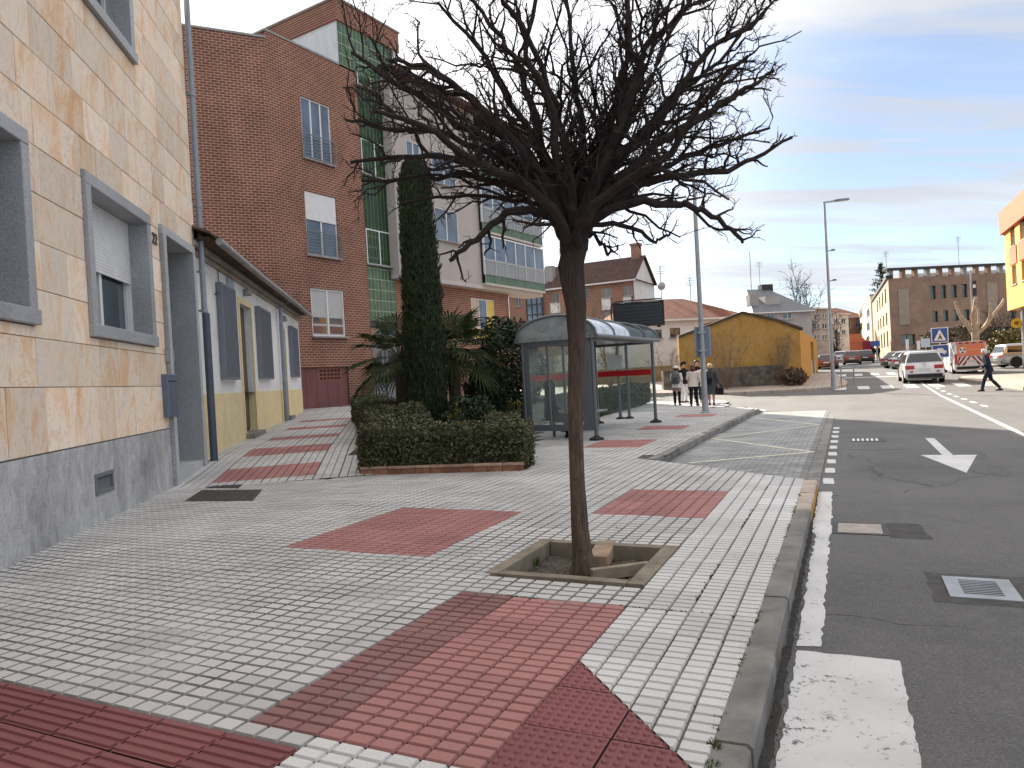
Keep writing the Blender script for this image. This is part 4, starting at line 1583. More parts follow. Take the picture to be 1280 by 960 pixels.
def railing(fr, s0, s1, z0, z1, n, parent, nbar, mat, horiz=False):
    f = MB()
    for z in (z0, z1): f.box(fr, s0, s1, n - .02, n + .02, z - .018, z + .018)
    fo = f.build('railing', mat, parent)
    if horiz:
        for k in range(1, nbar):
            z = z0 + (z1 - z0) * k / nbar
            q = MB(); q.box(fr, s0, s1, n - .011, n + .011, z - .011, z + .011); q.build('rail', mat, fo)
        for x in (s0, (s0 + s1) / 2, s1):
            q = MB(); q.box(fr, x - .015, x + .015, n - .016, n + .016, z0 - .0, z1); q.build('post', mat, fo)
    else:
        for k in range(nbar + 1):
            x = s0 + (s1 - s0) * k / nbar
            q = MB(); q.box(fr, x - .011, x + .011, n - .011, n + .011, z0 + .018, z1 - .018); q.build('bar', mat, fo)
    return fo


white_window(WB, bw1, -.05, BR, 3); railing(WB, bw1[0] - .05, bw1[1] + .1, bw1[2] + .05, bw1[2] + 1.05, .12, BR, 7, MT['steel'], True)
white_window(WB, bw2, -.05, BR, 2, shutter=.44); railing(WB, bw2[0] - .05, bw2[1] + .1, bw2[2] + .05, bw2[2] + 1.05, .12, BR, 7, MT['steel'], True)
MT['curtain_pane'] = M('pale_lowered_blind', (.42, .44, .45), .1, 2, .3, .6, 0, .02)
white_window(WB, bw3, -.03, BR, 2, glass=[MT['curtain_pane']], sill=True)
for k in (0, 1):
    x0 = bw3[0] + (bw3[1] - bw3[0]) * (k / 2) + .1; x1 = bw3[0] + (bw3[1] - bw3[0]) * ((k + 1) / 2) - .1
    for za, zb in ((.06, .22), (.27, .40)):
        q = MB(); hh_ = bw3[3] - bw3[2]; q.box(WB, x0, x1, -.068, -.062, bw3[2] + hh_ * za, bw3[2] + hh_ * zb); q.build('pane', MT['glass'], BR)
# green strip with its windows
z = door_s[3]
strip_top = roof_z
for h in gw:
    tile_panel(WB, s_g0 + .002, s_g1 - .002, z, h[2], -.02, BR)
    white_window(WB, (h[0], h[1], h[2] + .005, h[3] - .005), .0, BR, 2, glass=[MT['glass_sky'], MT['dark']])
    z = h[3]
# tower: white side, green front, brick band on top
tile_panel(WB, s_g0 + .002, s_g1 - .002, z, roof_z - .02, -.02, BR)
zt0 = tw_z - 1.0
m = MB(); m.quad(P2(T0, -.0, roof_z), P2(T0, -13, roof_z), P2(T0, -13, zt0), P2(T0, 0, zt0))
m.quad(P2(T1, -13, roof_z - 2), P2(T1, -.0, roof_z - 2), P2(T1, -.0, zt0), P2(T1, -13, zt0)); m.quad(P2(T0, -13, roof_z), P2(T1, -13, roof_z), P2(T1, -13, zt0), P2(T0, -13, zt0))
m.box(WB, T1 - .42, T1, -.12, .002, roof_z + .12, zt0)
m.build('tower_wall', MT['white_render'], BR)
tile_panel(WB, T0 + .02, T1 - .422, roof_z + .1, zt0, .0, BR, 15)
m = MB(); m.box(WB, T0 - .06, T1 + .06, -13.05, .08, zt0, tw_z); m.build('brick_parapet', MT['brick32'], BR)
m = MB(); m.box(WB, T0 - .12, T1 + .12, -13.1, .14, tw_z, tw_z + .08); m.build('coping', MT['coping'], BR)
fx = WB.hit(397, 30); q = MB(); q.tube([P2(T0 - .12, -2.6, roof_z - .1), P2(T0 - .12, -2.6, zt0 - 1.0)], .12, 8); q.build('flue_pipe', MT['galv'], BR, smooth=50)
m = MB(); m.quad(P2(T0, 0, roof_z), P2(T1, 0, roof_z), P2(T1, -13, roof_z), P2(T0, -13, roof_z)); m.build('roof', MT['coping'], BR)
# garage with pierced bricks
q = MB(); q.box(WB, gar[0], gar[1], -.16, -.1, gar[2], gar[3]); gd = q.build('garage_door', MT['garage'], BR)
for k in range(1, 6):
    x = gar[0] + (gar[1] - gar[0]) * k / 6
    q = MB(); q.box(WB, x - .012, x + .012, -.101, -.088, gar[2], gar[3] - .0); q.build('seam', MT['garage'], gd)
va, vb = WB.hit(401, 470)[0], WB.hit(428, 470)[0]; vz0, vz1 = WB.hit(414, 475)[1], WB.hit(414, 461)[1]
MT['terra_brick'] = M('orange_pierced_brick', (.30, .11, .07), .2, 6, .85)
vm = MB(); vm.box(WB, va - .03, vb + .03, -.099, -.094, vz0 - .03, vz1 + .03); vo_ = vm.build('vent_panel', MT['terra_brick'], gd)
for i in range(6):
    for j in range(3):
        a, b = va + (vb - va) * i / 6 + .03, va + (vb - va) * (i + 1) / 6 - .03; c, d = vz0 + (vz1 - vz0) * j / 3 + .03, vz0 + (vz1 - vz0) * (j + 1) / 3 - .03
        q = MB(); q.box(WB, a, b, -.096, -.090, c, d); q.build('vent_hole', MT['dark'], vo_)
# entrance under the strip
q = MB(); q.box(WB, door_s[0], door_s[1], -.12, -.09, door_s[2], door_s[3]); ed = q.build('entrance_door', MT['door_blue'], BR)
zl = WB.hit(475, 418)[1]
for k in range(2):
    a, b = door_s[0] + .1 + k * (s_g1 - s_g0) / 2, door_s[0] - .1 + (k + 1) * (s_g1 - s_g0) / 2
    q = MB(); q.box(WB, a, b, -.09, -.07, gB + .1, zl - .6); q.build('door_leaf', MT['steel'], ed)
    q = MB(); q.box(WB, a + .1, b - .1, -.07, -.066, gB + 1.0, zl - .8); q.build('pane', MT['glass'], ed)
    q = MB(); q.box(WB, a, b, -.09, -.08, zl - .4, zl + .3); q.build('pane', MT['glass'], ed)

# ================================================================ pale rendered block beside it
MT['pale_render'] = M('pale_grey_pink_render', (.44, .40, .375), .1, 1.2, .85, bump=.1)
MT['pale_render2'] = M('light_render_band', (.50, .47, .45), .08, 1.2, .85, bump=.1)
WG = Frame(*WB.P(0, .55, 0)[:2], 32.0)      # projecting upper storeys
ga = WG.hit(497, 300)[0]; gbx = WG.hit(671, 300)[0]
gl_a = WG.hit(600, 300)[0]
und = WG.hit(600, 356)[1]
eave = WG.hit(560, 128)[1]
PB = empty('pale_apartment_block', WB.P(ga, 0, terr(*WB.P(ga, 0, 0)[:2])), 'pale rendered apartment block with a glazed gallery and brick ground floor behind the cypress', 'building')
zf2a, zf2b = WG.hit(560, 302)[1], WG.hit(558, 262)[1]
fl = 3.05
wins = []
for k, (xa, xb) in enumerate(((544, 573),)):
    a, b = WG.hit(xa, 280)[0], WG.hit(xb, 283)[0]
    for f_ in (0, 1):
        wins.append((a, b, zf2a + f_ * fl, zf2b + f_ * fl))
a, b = WG.hit(513, 280)[0], WG.hit(530, 280)[0]
for f_ in (0, 1): wins.append((a, b, zf2a + f_ * fl, zf2b + f_ * fl))
gall = [(gl_a, gbx, und + .75 + f_ * fl, und + 2.75 + f_ * fl) for f_ in (0, 1, 2)]
m = MB()
m.wall(WG, ga, gl_a, und, eave, wins, .15, 0)
P3 = WG.P
for f_ in range(3):
    pass
m.quad(P3(ga, 0, und), P3(ga, -12, und), P3(ga, -12, eave), P3(ga, 0, eave))
m.quad(P3(gbx, -12, und), P3(gbx, -.5, und), P3(gbx, -.5, eave), P3(gbx, -12, eave)); m.quad(P3(ga, -12, 0), P3(gbx, -12, 0), P3(gbx, -12, eave), P3(ga, -12, eave))
m.build('rendered_wall', MT['pale_render'], PB)
m = MB(); m.wall(WG, gl_a, gbx, und + .2, eave, [], .1, -1.2); m.quad(P3(gl_a, 0, und), P3(gl_a, -1.2, und), P3(gl_a, -1.2, eave), P3(gl_a, 0, eave)); m.build('gallery_back_wall', MT['pale_render2'], PB)
q = MB(); q.box(WG, ga, gbx + .35, -1.3, .03, und - .22, und); q.build('floor_slab', MT['pale_render2'], PB)
for h in wins: white_window(WG, h, -.02, PB, 2, glass=[MT['glass_sky']])
# glazed galleries
for f_ in range(3):
    z0 = und + f_ * fl
    n1 = .3
    gx1 = gbx + .3
    q = MB(); q.box(WG, gl_a, gx1, -.6, n1 - .02, z0 + .001, z0 + .12); go = q.build('gallery_floor', MT['pale_render2'], PB)
    tile_panel(WG, gl_a + .02, gx1 - .02, z0 + .12, z0 + .62, n1 - .03, PB, 26)
    zz0, zz1 = z0 + .64, z0 + 1.5
    railing(WG, gl_a + .05, gx1 + .05, z0 + .62, z0 + 1.5, n1 + .05, PB, 9, MT['galv'], True)
    f = MB()
    zg0, zg1 = z0 + .62, z0 + 2.92
    nx = 6
    for k in range(nx + 1):
        x = gl_a + (gx1 - gl_a) * k / nx; f.box(WG, x - .04, x + .04, n1 - .14, n1 - .04, zg0, zg1)
    for zz in (zg0, z0 + 1.5, zg1): f.box(WG, gl_a, gx1, n1 - .137, n1 - .043, zz - .04, zz + .04)
    for x_ in (gx1 - .04, ):
        for n_ in (-.5, -.1): f.box(WG, x_ - .04, x_ + .04, n_ - .04, n_ + .04, zg0, zg1)
    fo = f.build('gallery_frame', MT['white_metal'], PB)
    for k in range(nx):
        x0 = gl_a + (gx1 - gl_a) * k / nx + .04; x1 = gl_a + (gx1 - gl_a) * (k + 1) / nx - .04
        for za, zb in ((zg0 + .04, z0 + 1.46), (z0 + 1.54, zg1 - .04)):
            q = MB(); q.quad(P3(x0, n1 - .09, za), P3(x1, n1 - .09, za), P3(x1, n1 - .09, zb), P3(x0, n1 - .09, zb)); q.build('pane', MT['glass_sky'] if zb > z0 + 2 else MT['curtain_pane'], fo)
    q = MB(); q.quad(P3(gx1 - .04, -.55, zg0), P3(gx1 - .04, n1 - .1, zg0), P3(gx1 - .04, n1 - .1, zg1), P3(gx1 - .04, -.55, zg1)); q.build('pane', MT['glass_sky'], fo)
# brick ground floor, set back
gy = terr(*WB.P(ga, 0, 0)[:2])
ya, yb = WB.hit(590, 400)[0], WB.hit(619, 400)[0]
yw = (ya, yb, WB.hit(605, 424)[1], WB.hit(603, 374)[1])
m = MB(); ge = WB.hit(637, 400)[0]
m.wall(WB, s_e + .01, ge, 0, und - .1, [yw], .2, 0)
m.quad(WB.P(ge, -12, 0), WB.P(ge, 0, 0), WB.P(ge, 0, und - .1), WB.P(ge, -12, und - .1))
m.build('ground_floor_wall', MT['brick32'], PB)
MT['yellow_reflection'] = M('yellow_reflection_pane', (.74, .52, .10), .1, 2, .5, .4, 0, .02)  # reflection of the sunlit yellow building painted into the pane colours
MT['peach_pane'] = M('peach_window_pane', (.62, .47, .36), .1, 2, .4, .4, 0, .02)
white_window(WB, yw, -.03, PB, 3, glass=[MT['peach_pane'], MT['glass_sky'], MT['yellow_reflection']])
q = MB(); q.box(WB, yw[0] + .07, yw[1] - .07, -.064, -.058, yw[2] + .07, yw[2] + .62); q.build('lower_reflection', MT['yellow_reflection'], PB)
# roof with tiles and eave
m = MB()
rz = eave + 2.6
A, B, C_, D_ = P3(ga - .1, .55, eave + .12), P3(gbx + .5, .55, eave + .12), P3(gbx + .5, -6, rz), P3(ga - .1, -6, rz)
m.quad(A, B, C_, D_); m.quad(D_, C_, P3(gbx + .5, -12.6, eave), P3(ga - .1, -12.6, eave)); m.quad(P3(gbx, 0, eave), P3(gbx, -12, eave), P3(gbx, -6, rz - .05)); m.quad(P3(ga, -12, eave), P3(ga, 0, eave), P3(ga, -6, rz - .05))
m.quad(P3(ga - .1, .55, eave), P3(gbx + .5, .55, eave), P3(gbx + .5, 0, eave), P3(ga - .1, 0, eave)); m.quad(P3(ga - .1, .55, eave), P3(gbx + .5, .55, eave), B, A); m.quad(P3(gbx + .5, .55, eave), P3(gbx + .5, -12.6, eave - .1), C_, B)


def rooftile_mat(name, head, c):
    t = NT(name)
    p = t.pos()
    h = R(head)
    s = t.dot(p, (math.sin(h), math.cos(h), 0))
    wv = t.n('TexWave'); t.set(wv, Scale=4.5, Distortion=.4, Detail=1); t.link(t.comb(s, 0.0, 0.0), wv.inputs[0])
    a = t.noise(p, 2.2, 6, .7)
    col = t.ramp(a, [(.3, tuple(x * .6 for x in c)), (.7, tuple(x * 1.25 for x in c))])
    t.bump(wv.outputs[1], .9, .06)
    return t.fin(col, .9, .2)


MT['roof32'] = rooftile_mat('brown_roof_tiles', 32, (.17, .11, .085))
m.build('roof', MT['roof32'], PB)
n = int((gbx - ga) / .28)
te = MB()
for k in range(n):
    x = ga + (k + .5) * (gbx - ga) / n
    te.tube([P3(x, .62, eave + .14), P3(x, .0, eave + .37)], .085, 6)
te.build('eave_tiles', MT['roof32'], PB)
tag(PB.children[-1], kind='stuff')

# ================================================================ buildings further off
MT['brick90'] = brick_mat('orange_brick', 70, (.27, .115, .075), (.22, .095, .065), (.34, .27, .22), bump=.2)
MT['roof_dark'] = rooftile_mat('dark_red_roof', 70, (.12, .07, .06))
MT['roof_red'] = rooftile_mat('red_clay_roof', 80, (.27, .10, .06))
MT['white_wall'] = M('white_house_wall', (.62, .62, .62), .12, 1, .9)
MT['cream_wall'] = M('cream_wall', (.62, .53, .36), .1, 1, .9)
MT['slate'] = M('grey_slate_roof', (.13, .135, .145), .3, 3, .6, .4)
MT['grey_wall'] = M('grey_house_wall', (.36, .34, .33), .15, 1, .9)


def antenna(parent, p, h=2.0, dish=False):
    m = MB()
    p = Vector(p)
    m.tube([p, p + Vector((0, 0, h))], .035, 5)
    for k in range(4):
        z = h - .1 - k * .18
        m.tube([p + Vector((-.45 + k * .05, 0, z)), p + Vector((.45 - k * .05, 0, z))], .02, 4)
    m.tube([p + Vector((0, -.5, h - .2)), p + Vector((0, .5, h - .2))], .02, 4)
    if dish: m.lathe(XYZ, (p.x, p.y - .2, p.z + h * .45), [(.02, -.1), (.3, -.02), (.33, .05)], 10, 'y')
    m.build('antenna', MT['galv'], parent)


def block(name, label, px0, px1, Y, pytop, head, depth, wallm, roofm=None, roofh=1.5, wins=(), cat='house', glass=None, gable=False, frame_m=None, side_wins=(), ov=.3, ridge_n=None):
    """a plain building: front wall seen between two pixel columns, its left end at depth Y"""
    a = D(px0, 450, Y)
    fr = Frame(a.x, a.y, head)
    s1 = fr.hit(px1, 450)[0]
    z1 = fr.hit((px0 + px1) / 2, pytop)[1]
    g0 = terr(max(0, a.x), a.y) - 1.2
    rt = empty(name, (a.x, a.y, g0 + 1.2), label, cat)
    hs = []
    for (x0, y0, x1_, y1) in wins:
        r_ = (fr.hit(x0, y0)[0], fr.hit(x1_, y0)[0], fr.hit((x0 + x1_) / 2, y1)[1], fr.hit((x0 + x1_) / 2, y0)[1]); hs.append(r_)
    m = MB(); m.wall(fr, 0, s1, g0, z1, hs, .2, 0)
    P = fr.P
    m.quad(P(0, 0, g0), P(0, -depth, g0), P(0, -depth, z1), P(0, 0, z1)); m.quad(P(s1, -depth, g0), P(s1, 0, g0), P(s1, 0, z1), P(s1, -depth, z1)); m.quad(P(0, -depth, g0), P(s1, -depth, g0), P(s1, -depth, z1), P(0, -depth, z1))
    m.build('wall', wallm, rt)
    for h in hs: white_window(fr, h, -.06, rt, 2, glass=glass or MT['glass'], matf=frame_m, sill=True)
    if roofm is None:
        m = MB(); m.box(fr, -.1, s1 + .1, -depth - .1, .1, z1, z1 + .25); m.build('parapet', MT['coping'], rt)
    else:
        m = MB(); rn = -depth / 2 if ridge_n is None else ridge_n
        if gable:      # ridge runs away from the viewer
            A0, A1, T_ = P(-ov, ov, z1), P(s1 + ov, ov, z1), P(s1 / 2, ov, z1 + roofh)
            B0, B1, T2 = P(-ov, -depth - ov, z1), P(s1 + ov, -depth - ov, z1), P(s1 / 2, -depth - ov, z1 + roofh)
            m.quad(A0, T_, T2, B0); m.quad(T_, A1, B1, T2); m.quad(A0, A1, T_); m.quad(B1, B0, T2)
        else:
            hip = min(roofh * 1.4, s1 * .3) if gable is None else 0
            A0, A1, B0, B1 = P(-ov, ov, z1), P(s1 + ov, ov, z1), P(-ov, -depth - ov, z1), P(s1 + ov, -depth - ov, z1)
            R0_, R1_ = P(hip - (ov if not hip else 0), rn, z1 + roofh), P(s1 - hip + (ov if not hip else 0), rn, z1 + roofh)
            m.quad(A0, A1, R1_, R0_); m.quad(B1, B0, R0_, R1_)
            if hip: m.quad(A1, B1, R1_); m.quad(B0, A0, R0_)
        m.quad(P(-ov, ov, z1 - .005), P(-ov, -depth - ov, z1 - .005), P(s1 + ov, -depth - ov, z1 - .005), P(s1 + ov, ov, z1 - .005))
        m.build('roof', roofm, rt)
        if not gable:
            for s_ in (0, s1):
                m = MB()
                if gable is False: m.quad(P(s_, 0, z1), P(s_, -depth, z1), P(s_, rn, z1 + roofh - .08)); m.build('gable_wall', MT['white_wall'], rt)
            m = MB(); m.box(fr, -ov, s1 + ov, ov - .02, ov + .08, z1 - .16, z1 - .02); m.build('eave_board', MT['white_wall'], rt)
    return rt, fr, s1, z1


# three-storey brick house with a white gable end
b1, f1, s1_, z1_ = block('brick_house', 'brick terrace house with dark red roof and white gable end, behind the shelter', 640, 797, 72, 357.5, 118, 6.5, MT['brick90'], MT['roof_dark'], 2.6,
                         [(644, 371, 651, 383), (690, 366, 698, 378), (751, 360, 764, 372), (779, 357, 790, 370), (752, 389, 764, 400), (690, 388, 698, 400), (725, 362, 735, 374)], frame_m=MT['grey_wall'], ridge_n=-3.2, gable=False)
q = MB(); q.box(f1, s1_ + .0, s1_ + .03, -6.5, -.02, -1, z1_ + .1); q.build('white_end_wall', MT['white_wall'], b1)
fz = lambda x, y: f1.hit(x, y)
for xa, xb, y0, y1 in ((752, 763, 373, 388), (779, 789, 371, 379), (688, 700, 379, 392)):
    q = MB(); q.box(f1, fz(xa, y0)[0], fz(xb, y0)[0], .0, .06, fz(xa, y1)[1], fz(xa, y0)[1]); q.build('white_panel', MT['white_wall'], b1)
q = MB(); q.box(f1, fz(660, 370)[0], fz(679, 370)[0], .0, .4, fz(668, 400)[1], fz(668, 368)[1]); bay_ = q.build('glazed_bay', MT['glass_sky'], b1)
for k in range(4):
    x = fz(660, 370)[0] + k * (fz(679, 370)[0] - fz(660, 370)[0]) / 3
    q = MB(); q.box(f1, x - .05, x + .05, .4, .45, fz(668, 400)[1], fz(668, 368)[1]); q.build('mullion', MT['black_metal'], bay_)
for k in range(3):
    zc_ = fz(668, 368)[1] - k * 1.0
    q = MB(); q.box(f1, fz(660, 370)[0], fz(679, 370)[0], .4, .448, zc_ - .1, zc_); q.build('transom', MT['black_metal'], bay_)
q = MB(); q.box(f1, s1_ - 1.0, s1_ - .2, -3.6, -2.8, z1_ + 2.0, z1_ + 3.6); q.box(f1, s1_ - 1.1, s1_ - .1, -3.7, -2.7, z1_ + 3.6, z1_ + 3.8); q.build('chimney', MT['brick90'], b1)
x = fz(682, 350)[0]; q = MB(); q.box(f1, x - .4, x + .4, -1.6, -.8, z1_ + .3, z1_ + 2.4); q.build('chimney', MT['coping'], b1)
antenna(b1, f1.P(x + .8, -2, z1_ + 1), 3.2); antenna(b1, f1.P(s1_ - 4, -4, z1_ + 2.5), 2); antenna(b1, f1.P(s1_ - 8, -4, z1_ + 2.5), 2.4)
# white house with a red hipped roof
b2, f2, s2_, z2_ = block('white_house', 'low white house with red clay hipped roof beside the yellow ruin', 782, 935, 52, 398, 80, 10, MT['white_wall'], MT['roof_red'], 2.0,
                         [(816, 412, 827, 423), (837, 410, 850, 422)], gable=None, frame_m=MT['wood_old'])
antenna(b2, f2.P(f2.hit(854, 390)[0], -4, z2_ + 1.6), 3.0, True); antenna(b2, f2.P(f2.hit(893, 390)[0], -4, z2_ + 1.2), 2.4)
# garden wall in front of it
a = G(800, 484); b = G(856, 485)
gw_ = MB(); fr_ = Frame(a.x - 8, a.y + 7.5, 92); gw_.box(fr_, 0, 12, -.2, 0, -.3, 2.6 + terr(a.x, a.y)); o = gw_.build('garden_wall', MT['white_wall'], origin=(a.x - 8, a.y + 7.5, 0)); tag(o, 'long low white garden wall below the white house', 'wall')
fr_ = Frame(a.x - 9, a.y + 4.0, 92); gw_ = MB(); gw_.box(fr_, 0, 16, -.3, 0, -.3, 1.35 + terr(a.x, a.y)); o = gw_.build('garden_wall', M('mossy_yellow_wall', (.26, .20, .10), .4, 2, .9), origin=(a.x - 9, a.y + 4, 0)); tag(o, 'low mossy ochre wall across the street behind the women', 'wall')

# ochre ruin with a stone base
O0 = G(1003, 479.5); O1 = G(845, 488)
Yb = O0.y
oh = math.degrees(math.atan2(O0.x - O1.x, O0.y - O1.y))
WO = Frame(O1.x, O1.y, oh)
ol = math.hypot(O0.x - O1.x, O0.y - O1.y)
def ochre_mat():
    t = NT('flaking_ochre_render')
    p = t.pos()
    a = t.noise(p, .9, 8, .72, .8, (1, 1, .8))
    col = t.ramp(a, [(.3, (.22, .13, .05)), (.45, (.36, .21, .06)), (.58, (.42, .255, .085)), (.72, (.26, .165, .065))])
    b = t.noise(p, 5, 7, .75, .5)
    col = t.mix(t.rng(b, .52, .72, 0, .7), col, (.17, .115, .055))
    c = t.noise(p, 1.6, 6, .7, 1.0, (1, 1, .22))
    col = t.mix(t.rng(c, .56, .72, 0, .45), col, (.17, .115, .06))
    t.bump(b, .6, .04)
    return t.fin(col, .92, .15)


MT['ochre'] = ochre_mat()
MT['rubble'] = None


def rubble():
    t = NT('rubble_stone_base')
    p = t.pos()
    v = t.n('TexVoronoi'); t.set(v, Scale=3.2); t.link(p, v.inputs['Vector'])
    col = t.ramp(t.math('ADD', t.math('MULTIPLY', v.outputs['Distance'], .6), t.math('MULTIPLY', t.noise(p, 4, 5, .7), .5)), [(.2, (.20, .17, .14)), (.8, (.07, .06, .05))])
    t.bump(v.outputs['Distance'], -.8, .08)
    return t.fin(col, .95, .15)


MT['rubble'] = rubble()
OC = empty('ochre_ruin', (O0.x, O0.y, terr(O0.x, O0.y)), 'old ochre building with a blank flaking gable and rubble stone base', 'building')
g0 = terr(O0.x, O0.y)
prof = [(WO.hit(x, y)[0], WO.hit(x, y)[1]) for x, y in ((848, 422), (888, 407), (928, 391.5), (970, 401), (1004, 412))]
base = 1.15 + g0
poly = [(prof[0][0], base)] + prof + [(ol + .0, prof[-1][1]), (ol, base)]
poly = [poly[0]] + prof[:-1] + [(ol, prof[-1][1]), (ol, base)]
m = MB(); m.prism(WO, poly, -.35, 0); m.build('gable_wall', MT['ochre'], OC)
m = MB(); m.box(WO, prof[0][0] - 1, ol - 1.1, -.4, .14, g0 - .6, base)
m.build('stone_base', MT['rubble'], OC)
m = MB(); m.box(WO, ol - 1.1, ol, -.35, .004, g0 - .6, base - .0); m.build('corner_pier', MT['ochre'], OC)
# verge of tiles along the gable
m = MB()
for (sa, za), (sb, zb) in zip(prof[:-1], prof[1:]):
    if sb > ol: sb = ol + .15
    m.prism(WO, [(sa, za - .03), (sb, zb - .03), (sb, zb + .12), (sa, za + .12)], -.5, .1)
m.build('roof_verge', M('dark_verge_tiles', (.07, .055, .04), .4, 6, .9), OC)
W2o = Frame(*WO.P(ol, 0, 0)[:2], 25.5)      # street face
wz = prof[-1][1]
ez_ = W2o.hit(1021.5, 440)[0]
m = MB()
dr_ = (ez_ * .52, ez_ * .72, g0, g0 + 2.7); wn_ = (ez_ * .12, ez_ * .3, g0 + 1.0, g0 + 2.3)
m.wall(W2o, 0, ez_, g0 - .5, wz, [dr_], .2, .0)
m.quad(W2o.P(ez_, -8, g0), W2o.P(ez_, 0, g0), W2o.P(ez_, 0, wz), W2o.P(ez_, -8, wz))
MT['sunlit_ochre_wall'] = stained('sunlit_ochre_render', (.52, .29, .07), (.4, .24, .08))  # brighter than the gable: sunlight on this face painted into its colour
m.build('street_wall', MT['sunlit_ochre_wall'], OC)
q = MB(); q.box(W2o, dr_[0], dr_[1], -.2, -.15, dr_[2], dr_[3]); q.build('door', MT['wood_old'], OC)
for x in (dr_[0] - .35, dr_[1] + .05):
    q = MB(); q.box(W2o, x, x + .3, 0, .05, g0 - .2, g0 + 1.3); q.build('white_pier', MT['white_wall'], OC)
m = MB(); T_ = prof[2]
m.quad(WO.P(T_[0], 0, T_[1] + .02), WO.P(ol + .2, 0, wz + .02), WO.P(ol + .2, -9, wz + .02), WO.P(T_[0], -9, T_[1] + .02)); m.quad(WO.P(prof[0][0], 0, prof[0][1]), WO.P(T_[0], 0, T_[1] + .02), WO.P(T_[0], -.5, T_[1] + .02), WO.P(prof[0][0], -.5, prof[0][1]))
m.build('roof', MT['roof_red'], OC)

# dark roofed house and grey flats down the street on the left
b3, f3, s3_, z3_ = block('slate_roofed_house', 'grey house with a steep slate roof rising behind the ochre ruin', 946, 1017, 78, 389, 84, 12, MT['grey_wall'], MT['slate'], 3.2, [(958, 391, 968, 399), (978, 390, 990, 399)], gable=None)
q = MB(); cx = f3.hit(990, 380)[0]; q.box(f3, cx - .7, cx + .7, -6.6, -5.6, z3_ + 2.6, z3_ + 3.7); q.build('chimney', MT['black_metal'], b3)
q = MB(); cx = f3.hit(975, 380)[0]; q.box(f3, cx - .9, cx + .9, -3.5, -1.6, z3_ + .9, z3_ + 1.9); q.build('dormer', MT['grey_wall'], b3)
q = MB(); cx = f3.hit(951, 390)[0]; q.box(f3, cx - .5, cx + .5, -2.5, -1.5, z3_, z3_ + 2.2); q.tube([f3.P(cx, -2, z3_ + 2.2), f3.P(cx, -2, z3_ + 7)], .04, 5); q.build('chimney', MT['coping'], b3)
antenna(b3, f3.P(f3.hit(982, 370)[0], -6, z3_ + 3.5), 3)
b4, f4, s4_, z4_ = block('grey_flats', 'distant grey and white flats beyond the slate roof, left of the street', 1014, 1040, 98, 385, 60, 20, MT['grey_wall'], MT['slate'], 1.4,
                         [(1018, 392, 1024, 398), (1028, 392, 1034, 398), (1018, 404, 1024, 411), (1028, 404, 1034, 411), (1018, 418, 1024, 424), (1028, 418, 1034, 424)], gable=None)
b5, f5, s5_, z5_ = block('white_flats', 'distant white flats closing the left side of the street', 1040, 1063, 125, 392, 60, 16, MT['white_wall'], MT['roof_red'], 1.5,
                         [(1043, 398, 1047, 404), (1052, 398, 1057, 404), (1043, 412, 1047, 418), (1052, 412, 1057, 418)], gable=None)
b6, f6, s6_, z6_ = block('street_end_house', 'farthest brick house with tiled roof at the end of the street', 1050, 1085, 175, 396, 80, 16, MT['brick90'], MT['roof_red'], 3, [(1058, 402, 1063, 410), (1070, 402, 1075, 410)], gable=None)

# big brown brick building
MT['brick_b'] = brick_mat('brown_brick', 88, (.36, .235, .17), (.30, .195, .14), (.24, .18, .14), bump=.2)
MT['brick_c'] = brick_mat('sunlit_brick_side', 25, (.52, .36, .23), (.46, .32, .21), (.5, .4, .3), bump=.2)  # street side paler than the front: its sunlight painted into the brick
cB = D(1115, 448, 88)
gq = terr(cB.x, cB.y)
WF = Frame(cB.x, cB.y, 86)
WS = Frame(cB.x, cB.y, 24.5)
BB = empty('brown_brick_building', (cB.x, cB.y, gq), 'large brown brick public building with dark narrow windows and a flat roof', 'building')
zt = WF.hit(1180, 345)[1]
wl = []
for x0, x1, y0, y1 in [(1163.5, 1170.5, 357, 374), (1177, 1183.5, 356.5, 373), (1190, 1197, 356, 372), (1203.5, 1210, 355, 371.5),
                       (1165, 1172, 389, 402.5), (1178.5, 1185, 388, 401.5), (1191.5, 1198, 387.5, 401), (1204.5, 1211.5, 387, 400.5), (1124, 1142, 418, 432), (1262, 1268, 389, 398), (1262, 1268, 356, 372)]:
    wl.append((WF.hit(x0, 380)[0], WF.hit(x1, 380)[0], WF.hit((x0 + x1) / 2, y1)[1], WF.hit((x0 + x1) / 2, y0)[1]))
fl_ = WF.hit(1262, 380)[0] + 6
ent = (WF.hit(1232, 420)[0], WF.hit(1262, 420)[0], gq - .5, WF.hit(1245, 409)[1])
m = MB(); m.wall(WF, 0, fl_, gq - 1, zt, wl + [ent], .35, 0); m.quad(WF.P(fl_, 0, gq - 1), WF.P(fl_, -15, gq - 1), WF.P(fl_, -15, zt), WF.P(fl_, 0, zt)); m.build('front_wall', MT['brick_b'], BB)
MT['teal_glass'] = glass_mat('dark_teal_glass', (.02, .05, .06))
for h in wl + [ent]: white_window(WF, h, -.22, BB, 2 if h[1] - h[0] > 1.2 else 1, glass=MT['teal_glass'], matf=MT['black_metal'], sill=False)
for x0, x1, y0, y1 in ((1123, 1136, 361, 406), (1234, 1247, 353, 398)):
    q = MB(); q.box(WF, WF.hit(x0, 380)[0], WF.hit(x1, 380)[0], .0, .08, WF.hit((x0 + x1) / 2, y1)[1], WF.hit((x0 + x1) / 2, y0)[1]); q.build('stone_panel', M('pale_stone_panel', (.30, .25, .19), .15, 1.5), BB)
sl2 = WS.hit(1093, 430)[0]
ws = []
